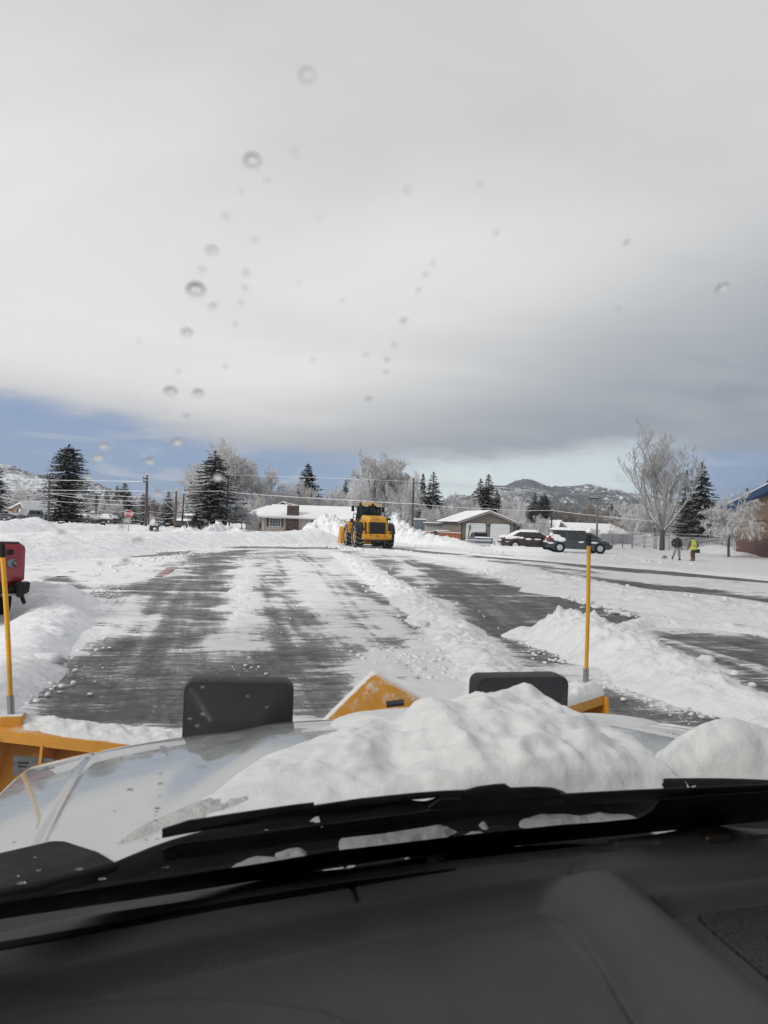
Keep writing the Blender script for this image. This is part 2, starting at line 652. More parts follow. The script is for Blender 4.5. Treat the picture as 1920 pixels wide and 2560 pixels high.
nx1 = np.arange(-8.0, 10.0, 0.055)
gx = [10.0]
while gx[-1] < 62:
    gx.append(gx[-1] + min(0.055 * 1.022 ** len(gx), 0.30))
gxl = [-8.0]
while gxl[-1] > -60:
    gxl.append(gxl[-1] - min(0.055 * 1.022 ** len(gxl), 0.30))
GX = np.array(gxl[:0:-1] + list(nx1) + gx)
gy = [0.8]
while gy[-1] < 84:
    gy.append(gy[-1] + min(max(0.05, gy[-1] * 0.0045), 0.25))
GY = np.array(gy)
XX, YY = np.meshgrid(GX, GY)
bare = np.zeros(XX.shape)
for poly, st, soft in BARE:
    w = soft * np.clip(YY, 3, 80) + 0.03
    wob = (fbm(XX * 0.9, YY * 0.35, 4, 3) - 0.5) * w * 3.0
    bare = np.maximum(bare, st * sstep(poly_sd(XX, YY, poly) + wob, -w, w))
for poly, st, soft in WHITE:
    w = soft * np.clip(YY, 3, 80) + 0.03
    wob = (fbm(XX * 1.3, YY * 1.3, 4, 9) - 0.5) * w * 3.0
    bare *= 1 - st * sstep(poly_sd(XX, YY, poly) + wob, -w, w)
# general patchiness of the scraped lot
lot = poly_sd(XX, YY, gp([(90, 1800), (120, 1640), (230, 1470), (430, 1400), (560, 1374), (900, 1376), (1300, 1394), (1920, 1450), (1920, 1800)]))
patch = sstep(fbm(XX * 0.35, YY * 0.16, 4, 21), 0.46, 0.72) * 0.55 * sstep(lot, 0, 1.5)
bare = np.maximum(bare, patch * 0.85)
bare *= 0.80 + 0.35 * fbm(XX * 0.5, YY * 0.3, 3, 33)
# tyre tracks pressed into the thin snow along the lanes
for pts, st, wd in [
    ([(745, 1388), (790, 1420), (830, 1470), (872, 1530), (905, 1570)], .5, .10), ([(762, 1388), (808, 1420), (852, 1468), (900, 1528), (945, 1575)], .45, .10),
    ([(690, 1392), (712, 1440), (745, 1500), (790, 1570), (830, 1640)], .4, .11), ([(900, 1560), (950, 1605), (1010, 1660), (1060, 1710)], .55, .04),
    ([(655, 1440), (668, 1500), (690, 1560), (720, 1640)], .5, .10), ([(700, 1450), (725, 1510), (755, 1570), (800, 1650)], .45, .10),
    ([(420, 1460), (380, 1520), (330, 1590), (270, 1680)], .5, .12), ([(470, 1460), (440, 1520), (400, 1590), (350, 1690)], .45, .12),
    ([(1010, 1400), (1100, 1450), (1200, 1530), (1290, 1620)], .5, .12), ([(1060, 1410), (1160, 1455), (1260, 1520), (1340, 1580)], .45, .12),
    ([(1500, 1590), (1650, 1640), (1800, 1700), (1920, 1760)], .5, .12), ([(1560, 1580), (1720, 1628), (1900, 1690)], .45, .12)]:
    dd_, _ = line_d(XX, YY, np.array(gp(pts)))
    wv = .5 + fbm(XX * 3, YY * 3, 3, 61)
    bare = bare + st * .8 * np.exp(-(dd_ / wd) ** 2) * (1 - bare) * wv - .16 * np.exp(-((dd_ - wd * 2.0) / (wd * .7)) ** 2) * bare * wv
snowcov = np.clip(1 - bare, 0, 1)
ZZ = 0.03 * snowcov * (0.5 + fbm(XX * 2.2, YY * 2.2, 3, 40)) - 0.006
ZZ += 0.045 * np.clip(fbm(XX * 5, YY * 5, 3, 44) - 0.5, 0, 1) * sstep(snowcov, 0.75, 1.0)

m, g, b, out = new_mat('ploughed_asphalt')
at_ = g.n('ShaderNodeAttribute', attribute_name='snowcover')
cov = at_.outputs['Fac']
P = g.geo('Position')
Pr = g.map(P, rot=(0, 0, R(-13.5)))                # lot runs square to the truck
st1 = g.noise(g.map(Pr, (0.50, 3.0, 1)), 1.0, 7, 0.68, 1.6)
st2 = g.noise(g.map(Pr, (1.7, 15, 1)), 1.0, 4, 0.6, 0.5)
st3 = g.noise(P, 13, 5, 0.7)
pat = g.noise(P, 0.75, 6, 0.62, 0.5)
trk = g.noise(g.map(Pr, (6.5, 0.30, 1)), 1.0, 5, 0.62, 0.4)
far = g.ss(g.xyz(P)[1], 12, 40)
cht = g.mul(g.ss(g.noise(P, 0.5, 4, 0.6), 0.42, 0.62), g.sub(1.0, far))
h = g.add(g.add(g.mul(g.sub(st1, 0.5), 2.0), g.mul(g.mul(g.sub(st2, 0.5), 2.2), cht)), g.add(g.add(g.mul(g.sub(st3, 0.5), 0.9), g.mul(g.sub(pat, 0.5), 1.9)), g.mul(g.sub(trk, 0.5), 0.8)))
f = g.ss(g.add(cov, h), 0.34, 0.74)
film = g.ss(g.add(g.add(cov, g.mul(h, 0.7)), g.mul(g.sub(st3, 0.5), 0.6)), -0.05, 0.55, 0.0, 0.42)
asp = g.mix(g.ss(g.noise(P, 0.9, 5, 0.6), 0.35, 0.65), (0.034, 0.033, 0.032), (0.070, 0.066, 0.061))
asp = g.mix(g.ss(g.noise(P, 90, 3, 0.7), 0.45, 0.8, 0, 0.5), asp, (0.14, 0.135, 0.13))
asp = g.mix(g.ss(g.noise(g.map(P, (1.2, 0.4, 1)), 1.0, 5, 0.7), 0.58, 0.75, 0, 0.35), asp, (0.10, 0.078, 0.066))
asp = g.mix(film, asp, (0.55, 0.56, 0.58))
sn = g.mix(g.ss(g.noise(P, 2.2, 5, 0.6), 0.35, 0.7), SNOW_C, (0.76, 0.77, 0.79))
col = g.mix(f, asp, sn)
g.put(b.inputs['Base Color'], col)
g.put(b.inputs['Roughness'], g.add(g.ss(g.noise(P, 3.0, 4, 0.6), 0.3, 0.7, 0.38, 0.62), g.mul(f, 0.2)))
b.inputs['Specular IOR Level'].default_value = 0.35
bh = g.add(g.mul(f, 0.9), g.add(g.mul(g.noise(P, 26, 5, 0.65), g.add(g.mul(f, 0.5), 0.25)), g.mul(st2, 0.4)))
g.put(b.inputs['Normal'], g.bump(bh, 0.8, 0.022))
M_LOT = m
gme = npmesh('parking_lot', np.stack([XX.ravel(), YY.ravel(), ZZ.ravel()], 1), gridfaces(len(GX), len(GY)), True)
a = gme.attributes.new('snowcover', 'FLOAT', 'POINT')
a.data.foreach_set('value', snowcov.ravel().astype(np.float32))
tag(link('parking_lot', gme, None, M_LOT), kind='structure')

# snowy land out to the hills, a shallow bowl round the ploughed grid
mb = MB()
XL, XR_, YN, YF = GX[0], GX[-1], GY[0], GY[-1]
E = 9000
mb.raw([(-E, -E, -.02), (XL, -E, -.02), (XR_, -E, -.02), (E, -E, -.02), (-E, YN, -.02), (XL, YN, 0), (XR_, YN, 0), (E, YN, -.02),
        (-E, YF, -.02), (XL, YF, 0), (XR_, YF, 0), (E, YF, -.02), (-E, E, -.02), (XL, E, -.02), (XR_, E, -.02), (E, E, -.02)],
       [(0, 1, 5, 4), (1, 2, 6, 5), (2, 3, 7, 6), (4, 5, 9, 8), (6, 7, 11, 10), (8, 9, 13, 12), (9, 10, 14, 13), (10, 11, 15, 14)])
tag(mb.build('snow_field', M_SNOWF, fix=False), kind='structure')

# painted marks that show through the scraped snow
def paint_mat(name, colr, wear):
    m, g, b, out = new_mat(name)
    P = g.geo('Position')
    s = g.noise(g.map(P, (0.6, 7, 1)), 1.0, 6, 0.7, 0.5)
    s2 = g.noise(P, 7, 5, 0.7)
    f = g.ss(g.add(g.mul(s, 0.9), g.mul(s2, 0.5)), wear, wear + 0.16)
    worn = g.ss(g.add(g.mul(g.noise(P, 3.1, 5, 0.7), 0.8), g.mul(g.noise(g.map(P, (9, 2, 1)), 1.0, 4, .6), 0.5)), 0.52, 0.74, 0.0, 0.85)
    g.put(b.inputs['Base Color'], g.mix(f, g.mix(worn, colr, (0.075, 0.072, 0.07)), (0.78, 0.79, 0.81)))
    b.inputs['Roughness'].default_value = 0.6
    return m


M_RED = paint_mat('red_road_paint', (0.36, 0.05, 0.055), 0.68)
M_WHITEP = paint_mat('white_road_paint', (0.60, 0.60, 0.59), 0.55)
M_BLUEP = paint_mat('blue_road_paint', (0.05, 0.09, 0.20), 0.58)


def marking(name, pts, m, z=0.024):
    q = gp(pts)
    mb = MB()
    mb.raw([(x, y, z) for x, y in q] + [(x, y, z - .002) for x, y in q], [tuple(range(len(q))), tuple(range(len(q), 2 * len(q)))[::-1]])
    return tag(mb.build(name, m, fix=False), kind='structure')


marking('red_road_marking', [(386, 1444), (406, 1444), (446, 1420), (420, 1420)], M_RED, 0.026)
marking('red_road_marking', [(140, 1443), (172, 1443), (200, 1431), (176, 1430)], M_RED, 0.026)
marking('red_road_marking', [(68, 1424), (92, 1422), (130, 1413), (108, 1413)], M_RED, 0.026)
marking('red_road_marking', [(590, 1389), (612, 1389), (620, 1384), (600, 1384)], M_RED, 0.026)
marking('blue_road_marking', [(274, 1418), (286, 1418), (330, 1408), (310, 1408)], M_BLUEP, 0.026)


# ================================================================== PILES AND WINDROWS
def pile(name, label, cat, spine, m, res=0.06, group=None, lump=0.35, lsc=1.6, kind=None, pw=1.0, seed=1, ends=True):
    """snow heap along a spine of (px, py, height, half width); one height-field mesh"""
    pts, hs, ws = [], [], []
    for q in spine:
        p = hitz(q[0], q[1], 0)
        pts.append((p.x, p.y))
        hs.append(q[2])
        ws.append(q[3])
    pts, hs, ws = np.array(pts), np.array(hs), np.array(ws)
    mw = ws.max() * 1.35
    x0, y0 = pts.min(0) - mw
    x1, y1 = pts.max(0) + mw
    gxx = np.arange(x0, x1 + res, res)
    gyy = np.arange(y0, y1 + res, res)
    X, Y = np.meshgrid(gxx, gyy)
    d, pos = line_d(X, Y, pts)
    hh = np.interp(pos, np.arange(len(pts)), hs)
    ww = np.interp(pos, np.arange(len(pts)), ws)
    ww = ww * (0.72 + 0.6 * fbm(X * 0.8 / max(ws.mean(), .2), Y * 0.8 / max(ws.mean(), .2), 4, seed + 3))
    t = np.clip(1 - d / ww, -0.3, 1)
    prof = np.where(t > 0, np.sin(np.clip(t, 0, 1) * pi / 2) ** (1.15 * pw), t)
    s = lsc / max(ws.mean(), 0.15)
    f1 = fbm(X * s, Y * s, 5, seed)
    f2 = 1 - np.abs(2 * fbm(X * s * 2.3, Y * s * 2.3, 4, seed + 17) - 1)
    f3 = vnoise(X * s * 6, Y * s * 6, seed + 29) * vnoise(X * s * 3.1, Y * s * 3.1, seed + 31)
    f4 = np.round(vnoise(X * s * 2.7 + f1, Y * s * 2.7, seed + 41) * 3) / 3
    z = hh * prof * (1 + lump * ((f1 - 0.5) * 1.6 + (f2 - 0.6) * 0.7 + (f3 - 0.25) * 0.8 + (f4 - .5) * .28)) - 0.015
    z = np.where(t > 0, z, -0.05 + 0.03 * t)
    keep = t > -0.25
    nx, ny = len(gxx), len(gyy)
    F = gridfaces(nx, ny)
    kf = keep.ravel()[F].all(1)
    F = F[kf]
    used, inv = np.unique(F, return_inverse=True)
    V = np.stack([X.ravel(), Y.ravel(), z.ravel()], 1)[used]
    c = V.mean(0)
    c[2] = 0
    o = link(name, npmesh(name, V - c, inv.reshape(F.shape), True), None, m)
    o.location = c
    return tag(o, label, cat, group, kind)


M_PILE = snow_mat('snow_pile', 5.0, 0.7, 0.07, 0.0, 34.0, 0.012)
WG = 'windrows of ploughed snow on the lot'
pile('snow_windrow', 'tall lumpy windrow of fresh snow ahead of the right plough marker', 'snow windrow',
     [(1330, 1592, .18, .55), (1400, 1600, .48, .75), (1480, 1625, .48, .8), (1560, 1655, .43, .8), (1640, 1692, .36, .75), (1720, 1728, .33, .68), (1800, 1760, .27, .6), (1900, 1788, .20, .5), (2000, 1815, .14, .4)],
     M_PILE, .035, WG, .38, 1.5, seed=5)
pile('snow_windrow', 'long low white windrow crossing the right of the lot below the parked minivan', 'snow windrow',
     [(985, 1378, .10, .8), (1080, 1392, .14, 1.0), (1200, 1412, .17, 1.3), (1330, 1441, .20, 1.6), (1465, 1475, .24, 2.1), (1640, 1514, .26, 2.1), (1780, 1534, .26, 2.0), (1920, 1548, .26, 1.9), (2060, 1566, .2, 1.8)],
     M_PILE, .07, WG, .45, 3.0, seed=15)
pile('snow_windrow', 'short crumbled spur of snow just behind the tall lumpy windrow', 'snow windrow',
     [(1552, 1574, .10, .28), (1610, 1563, .17, .4), (1680, 1566, .18, .5), (1780, 1572, .14, .5), (1930, 1588, .1, .4)],
     M_PILE, .04, WG, .5, 1.2, seed=25)
pile('snow_windrow', 'chunky windrow running through the middle of the lot toward the loader', 'snow windrow',
     [(846, 1384, .08, .7), (880, 1403, .10, .8), (925, 1435, .12, .75), (1000, 1480, .13, .72), (1085, 1538, .14, .66), (1150, 1600, .14, .62), (1215, 1670, .13, .6), (1260, 1740, .11, .55)],
     M_PILE, .035, WG, .8, 1.4, seed=35)
pile('snow_windrow', 'thin pale windrow between the two dark lanes left of centre', 'snow windrow',
     [(625, 1402, .03, .42), (612, 1440, .032, .46), (604, 1490, .035, .40), (598, 1550, .035, .36), (588, 1612, .022, .2)],
     M_PILE, .03, WG, 1.1, 2.2, seed=45)
pile('snow_windrow', 'faint windrow in the far right of the lot in front of the two walkers', 'snow windrow',
     [(1000, 1370, .06, .5), (1250, 1392, .10, .9), (1500, 1412, .12, 1.0), (1700, 1428, .14, 1.0), (1960, 1452, .14, 1.0)],
     M_PILE, .12, WG, .6, 1.6, seed=55)
pile('snow_heap', 'rounded heap of ploughed snow beside the red pickup bumper', 'snow heap',
     [(-60, 1500, .18, 1.1), (60, 1500, .32, 1.1), (145, 1507, .36, .8), (120, 1565, .28, .75), (60, 1640, .20, .65), (10, 1720, .13, .5), (-60, 1800, .10, .4)],
     M_PILE, .04, None, .28, 1.3, seed=65)
pile('snow_bank', 'long snow bank along the far left edge of the lot', 'snow bank',
     [(-160, 1400, .55, 4.0), (20, 1385, .68, 4.5), (160, 1372, .75, 5.0), (300, 1364, .75, 5.0), (430, 1358, .7, 5.0), (560, 1355, .75, 4.5), (680, 1354, .8, 4.2), (780, 1355, 1.0, 4.0)],
     M_SNOWF, .2, None, .20, 5.0, seed=75)
pile('snow_heap', 'big heap of pushed snow in front of the yellow loader bucket', 'snow heap',
     [(772, 1352, .9, 2.2), (800, 1352, 1.9, 2.8), (838, 1354, 2.0, 2.8), (868, 1356, 1.3, 2.2)],
     M_SNOWD, .10, None, .5, 2.0, seed=85)
pile('snow_heap', 'tall grubby heap of pushed snow on the right of the yellow loader', 'snow heap',
     [(950, 1352, 1.4, 2.2), (985, 1352, 2.0, 2.6), (1015, 1355, 1.55, 2.3), (1045, 1357, 1.1, 2.0), (1080, 1360, .9, 1.8), (1105, 1362, .5, 1.5)],
     M_SNOWD, .10, None, .55, 2.0, seed=95)
pile('snow_bank', 'smooth snow bank in front of the taupe garage', 'snow bank',
     [(1070, 1362, .7, 2.2), (1110, 1364, .75, 2.4), (1150, 1367, .5, 2.0), (1200, 1373, .12, 1.6), (1250, 1374, .4, 2.2), (1300, 1378, .35, 2.0), (1350, 1382, .3, 1.6)],
     M_SNOWF, .14, None, .35, 2.0, seed=105)
pile('snow_bank', 'low dirty ridge of snow below the white ranch house', 'snow bank',
     [(500, 1350, .5, 1.6), (540, 1348, 1.1, 1.6), (575, 1348, 1.2, 1.5), (600, 1350, .7, 1.4), (640, 1350, .5, 1.6), (700, 1350, .55, 1.6), (760, 1352, .6, 1.6)],
     M_SNOWD, .12, None, .6, 2.0, seed=115)
pile('snow_heap', 'grey glazed heap of snow between the mailboxes and the dark spruce', 'snow heap',
     [(440, 1350, .4, 1.4), (465, 1349, 1.0, 1.6), (490, 1350, .9, 1.5), (512, 1352, .3, 1.2)],
     M_SNOWD, .12, None, .4, 1.6, seed=125)
pile('snow_bank', 'gentle white hump of snow behind the two walkers', 'snow bank',
     [(1700, 1375, .35, 2.4), (1770, 1378, .85, 2.8), (1830, 1386, .6, 2.6), (1900, 1392, .3, 2.0)],
     M_SNOWF, .16, None, .2, 2.0, seed=135)
pile('snow_bank', 'snowy verge under the parked cars', 'snow bank',
     [(1330, 1388, .22, 2.0), (1400, 1391, .22, 2.2), (1480, 1394, .22, 2.2), (1560, 1396, .24, 2.0), (1640, 1400, .22, 1.8)],
     M_SNOWF, .14, None, .4, 2.0, seed=145)
pile('snow_bank', 'white bank in front of the snow covered cars at far left', 'snow bank',
     [(-60, 1330, .5, 3.5), (30, 1326, .8, 3.5), (85, 1325, 1.15, 3.5), (130, 1326, .6, 3.5), (200, 1326, .6, 3.5), (270, 1326, .5, 3.5), (350, 1328, .55, 3.5), (440, 1330, .5, 3.0)],
     M_SNOWF, .3, None, .35, 3.0, seed=155)


# ---- loose lumps
def lump_mesh(seed, n=1):
    bm = bmesh.new()
    bmesh.ops.create_icosphere(bm, subdivisions=n, radius=1)
    rr = random.Random(seed)
    for v in bm.verts:
        v.co *= 0.62 + 0.62 * rr.random()
        v.co.z *= 0.75
    V = np.array([v.co[:] for v in bm.verts])
    F = np.array([[v.index for v in f.verts] for f in bm.faces])
    bm.free()
    return V, F


LUMPS = [lump_mesh(i) for i in range(6)]
rng = np.random.default_rng(3)


def scatter(lines, name):
    Vs, Fs, o = [], [], 0
    for pts, n, width, smin, smax in lines:
        P2 = np.array([hitz(x, y, 0)[:2] for x, y in pts])
        seg = np.linalg.norm(np.diff(P2, axis=0), axis=1)
        cum = np.concatenate([[0], np.cumsum(seg)])
        for _ in range(int(n * .62)):
            u = rng.random() * cum[-1]
            x = np.interp(u, cum, P2[:, 0]) + rng.normal() * width
            y = np.interp(u, cum, P2[:, 1]) + rng.normal() * width
            s = smin + (smax - smin) * rng.random() ** 3
            V, F = LUMPS[rng.integers(6)]
            a = rng.random() * 6.28
            M = np.array([[cos(a), -sin(a), 0], [sin(a), cos(a), 0], [0, 0, 1]])
            Vs.append((V * s * (0.8 + 0.4 * rng.random(3))) @ M.T + [x, y, s * 0.45])
            Fs.append(F + o)
            o += len(V)
    tag(link(name, npmesh(name, np.concatenate(Vs), np.concatenate(Fs), False), None, M_PILE), kind='stuff')


scatter([
    ([(860, 1390), (925, 1435), (1000, 1480), (1085, 1538), (1150, 1600), (1215, 1670), (1270, 1740)], 1800, .42, .008, .06),
    ([(1000, 1640), (1100, 1680), (1250, 1700)], 500, .30, .008, .05),
    ([(1310, 1600), (1420, 1660), (1500, 1700), (1600, 1745), (1720, 1790), (1880, 1815)], 700, .16, .006, .045),
    ([(1430, 1540), (1560, 1590), (1660, 1640), (1760, 1690), (1860, 1740), (1960, 1780)], 500, .20, .008, .06),
    ([(1200, 1430), (1389, 1475), (1500, 1515), (1671, 1560), (1920, 1590)], 420, .35, .02, .11),
    ([(1000, 1376), (1200, 1408), (1465, 1452), (1700, 1490), (1920, 1515)], 300, .3, .02, .10),
    ([(225, 1480), (210, 1540), (190, 1590), (150, 1640), (90, 1700), (50, 1760)], 1500, .26, .006, .045),
    ([(260, 1440), (330, 1410), (420, 1392), (500, 1382)], 260, .35, .02, .09),
    ([(230, 1470), (250, 1500), (260, 1440)], 160, .35, .01, .05),
    ([(610, 1400), (600, 1500), (590, 1620), (650, 1700)], 500, .16, .006, .03),
    ([(730, 1362), (800, 1366), (860, 1372), (900, 1378)], 220, .6, .03, .18),
    ([(960, 1362), (1060, 1366), (1120, 1370), (1300, 1386), (1600, 1405), (1800, 1416)], 420, .5, .03, .14),
    ([(400, 1380), (520, 1366), (640, 1362), (740, 1362)], 240, .6, .03, .12),
    ([(300, 1700), (500, 1640), (900, 1600), (700, 1450), (1000, 1400)], 350, .9, .006, .03),
    ([(860, 1620), (980, 1660), (1060, 1620)], 60, .25, .01, .06),
], 'snow_crumbs')
for (px, py, s, lab) in [(118, 1668, .17, 'flat white slab of snow at the foot of the left plough marker'),
                         (1766, 1655, .10, 'lone snow block on the bare asphalt right of the tall windrow'),
                         (1668, 1638, .09, 'small snow block at the back foot of the tall windrow'),
                         (1492, 1522, .10, 'first of the loose snow lumps in the dark lane behind the tall windrow'),
                         (1540, 1536, .11, 'middle one of the loose snow lumps in the dark lane behind the tall windrow'),
                         (1566, 1541, .11, 'rightmost loose snow lump in the dark lane behind the tall windrow'),
                         (1050, 1570, .13, 'snow lump on the left edge of the chunky middle windrow'),
                         (938, 1629, .06, 'pebble sized snow ball in front of the yellow centre plate')]:
    V, F = lump_mesh(int(px), 2)
    p = hitz(px, py, 0)
    o = link('snow_block', npmesh('snow_block', V * [s * 1.3, s, s * .8], F, True), None, M_PILE)
    o.location = (p.x, p.y, s * .4)
    tag(o, lab, 'snow block', 'loose blocks of snow on the lot')

# ================================================================== THE PLOUGH TRUCK WE SIT IN
M_SIDEGL = glass_mat('side_glass', (.62, .66, .64), 1.3, .4)
truck = bpy.data.objects.new('pickup_truck', None)
COL.objects.link(truck)
truck.matrix_world = TRUCK_M
tag(truck, 'white plough truck seen from its driver seat with black dashboard and snowy hood', 'pickup truck')
CX = 0.05                                        # centre line of the truck


def yb(x):                                       # windshield base, bowed forward in the middle
    return 1.265 - 0.20 * (x - CX) ** 2


WZ0, WSL = 1.245, 0.72


def wy(x, z):
    return yb(x) - (z - WZ0) / WSL - 0.10 * np.maximum(0, np.abs(x - CX) - 0.5) ** 2


def on_glass(px, py, off=0.0):
    """truck coordinates of the windshield point seen in a photo pixel (off = metres outside the glass)"""
    o = TRUCK_I @ CAM
    d = (TRUCK_I.to_3x3() @ ray(px, py)).normalized()
    lo, hi = 0.05, 3.0
    for _ in range(50):
        t = (lo + hi) / 2
        p = o + d * t
        if p.y < float(wy(p.x, p.z)) + off * 1.2:
            lo = t
        else:
            hi = t
    return o + d * lo


# ---- paint and hood
m, g, b, out = new_mat('white_truck_paint')
co = g.tc('Object')
g.put(b.inputs['Base Color'], g.mix(g.ss(g.noise(co, 9, 6, 0.7), 0.5, 0.8, 0, 0.35), (0.62, 0.645, 0.64), (0.52, 0.55, 0.55)))
g.put(b.inputs['Roughness'], g.ss(g.noise(co, 14, 5, 0.7), 0.3, 0.75, 0.08, 0.30))
b.inputs['Specular IOR Level'].default_value = 0.6
b.inputs['Coat Weight'].default_value = 1.0
b.inputs['Coat Roughness'].default_value = 0.02
b.inputs['Coat IOR'].default_value = 1.7
g.put(b.inputs['Normal'], g.bump(g.noise(co, 240, 3, 0.7), 0.06, 0.001))
M_TPAINT = m


def hood_z(x, y):
    u = np.abs(x - CX)
    t = np.clip(y - 1.32, 0, None)
    z = 1.286 + 0.016 * (x - CX) - 0.094 * t ** 2 - 0.13 * np.clip(t - 0.85, 0, None) ** 1.5
    z = z - 0.012 * (u / 0.8) ** 2 - 0.055 * np.clip((u - 0.38) / 0.67, 0, 1.3) ** 2
    # power dome between two creases that converge to the front
    tt = np.clip((y - 1.32) / 0.7, 0, 1.25)
    outer = 0.84 - 0.25 * tt
    inner = 0.62 - 0.22 * tt
    q_ = np.clip((outer - u) / (outer - inner), 0, 1)
    z = z + 0.016 * q_ ** 3 * (q_ * (6 * q_ - 15) + 10)
    # shut line between hood and fender
    z = z - 0.008 * np.exp(-((u - 0.885) / 0.006) ** 2)
    return z


hx = np.arange(CX - 1.045, CX + 1.0451, 0.0065)
hy = np.linspace(0, 1, 170)
HX, HT = np.meshgrid(hx, hy)
rear = yb(HX) + 0.125
front = 2.44 - 0.16 * np.clip(np.abs(HX - CX) / 1.04, 0, 1) ** 3
HY = rear + (front - rear) * HT
HZ = hood_z(HX, HY)
V = np.stack([HX.ravel(), HY.ravel(), HZ.ravel()], 1)
F = gridfaces(len(hx), len(hy))
nx, ny = len(hx), len(hy)
ring = list(range(nx)) + [nx * j + nx - 1 for j in range(1, ny)] + list(range(nx * ny - 2, nx * (ny - 1) - 1, -1)) + [nx * j for j in range(ny - 2, 0, -1)]
ringv = V[ring]
cen = np.array([CX, 1.8, 0])
extra, ff = [], []
n0, L = len(V), len(ring)
prev = np.array(ring)
for k, (dz, sc) in enumerate(((-0.015, 1.006), (-0.05, 1.012), (-0.22, 1.012))):
    q = ringv.copy()
    q[:, :2] = cen[:2] + (q[:, :2] - cen[:2]) * sc
    q[:, 2] += dz
    idx = np.arange(n0 + k * L, n0 + (k + 1) * L)
    extra.append(q)
    ff.append(np.stack([prev, idx, np.roll(idx, -1), np.roll(prev, -1)], 1))
    prev = idx
hood = link('hood', npmesh('hood', np.concatenate([V] + extra), np.concatenate([F] + ff), True), truck, M_TPAINT)

# ---- cowl, black plastic between hood and glass
cx_ = np.linspace(CX - 1.0, CX + 1.0, 90)
ct = np.linspace(0, 1, 26)
CXX, CTT = np.meshgrid(cx_, ct)
CYY = yb(CXX) - 0.03 + CTT * 0.153
CZZ = 1.238 - 0.003 * np.cos(CTT * 26) * (np.abs(CTT - 0.5) < 0.32) - 0.03 * np.abs(CXX - CX) ** 2
CZZ = CZZ + (hood_z(CXX, yb(CXX) + 0.13) - 0.003 - CZZ) * sstep(CTT, 0.60, 0.97)
link('cowl', npmesh('cowl', np.stack([CXX.ravel(), CYY.ravel(), CZZ.ravel()], 1), gridfaces(90, 26), True), truck, mat('cowl_black', (0.0065, 0.007, 0.0075), 0.75, spec=0.15))
# rubber weather strip along the rear edge of the hood
mb = MB()
pts = [(x, float(yb(x)) + 0.123, float(hood_z(x, float(yb(x)) + 0.13)) - 0.006) for x in np.linspace(CX - 1.0, CX + 1.0, 60)]
mb.tube(pts, 0.007, 8).build('weather_strip', M_RUBBER, truck, 'all')
# corner cap at the left end of the cowl
mb = MB()
q = [tl(x, y, 1.262) for x, y in [(-60, 2150), (0, 2122), (130, 2092), (165, 2093), (250, 2120), (300, 2150), (100, 2200), (-60, 2230)]]
mb.prism([(p.x, p.y) for p in q], 'z', 1.222, 1.258)
mb.build('cowl_end_cap', M_BLACK, truck, False, 0.008, 3)

# ---- windshield: a 5 mm pane
zz = np.linspace(WZ0, 2.02, 50)
xx = np.linspace(CX - 0.96, CX + 0.96, 60)
GXX, GZZ = np.meshgrid(xx, zz)
GXX = CX + (GXX - CX) * (1 - 0.10 * (GZZ - WZ0) / 0.75)
V1 = np.stack([GXX.ravel(), wy(GXX, GZZ).ravel(), GZZ.ravel()], 1)
V2 = V1 + [0, 0.003, 0.004]
F = gridfaces(60, 50)
link('windshield', npmesh('windshield', np.concatenate([V1, V2]), np.concatenate([F[:, ::-1], F + len(V1)]), True), truck, M_WSHIELD)

# black ceramic border printed along the foot of the glass
top_ = [(-120, 2278), (0, 2256), (250, 2218), (470, 2186), (545, 2174), (640, 2160), (760, 2140), (840, 2126), (960, 2112), (1200, 2083), (1400, 2062), (1500, 2055), (1600, 2045), (1628, 2028), (1650, 1998), (1760, 1988), (1960, 1975), (2200, 1962)]
bot_ = [(-120, 2318), (0, 2296), (480, 2226), (960, 2149), (1400, 2102), (1960, 2047), (2200, 2030)]
fx = np.linspace(-110, 2190, 120)
ty, by = np.interp(fx, *zip(*top_)), np.interp(fx, *zip(*bot_))
vs = [on_glass(x, y, -0.004) for x, y in zip(fx, ty)] + [on_glass(x, y, -0.004) for x, y in zip(fx, by)]
mb = MB()
mb.raw(vs, [(i, i + 1, 121 + i, 120 + i) for i in range(119)])
fr_o = mb.build('glass_border', mat('frit_black', (0.004, 0.0045, 0.0055), 0.5, spec=0.2), truck)
md = fr_o.modifiers.new('thick', 'SOLIDIFY')
md.thickness = .001

# ---- wipers: blades lying on the glass, arms, pivots
def strip_on_glass(mb, pts, off, th):
    """band between an upper and a lower photo outline, th thick, off above the glass"""
    up = [on_glass(x, y0, off) for x, y0, y1 in pts]
    lo = [on_glass(x, y1, off) for x, y0, y1 in pts]
    rings = []
    nrm = Vector((0, WSL, 1.0)).normalized()
    for a, c in zip(up, lo):
        mid = (a + c) / 2
        rings.append([a, mid + nrm * th * 0.6 + (a - mid) * 0.5, mid + nrm * th * 0.6 + (c - mid) * 0.5, c, c - nrm * th * 0.4, a - nrm * th * 0.4])
    mb.loft(rings)


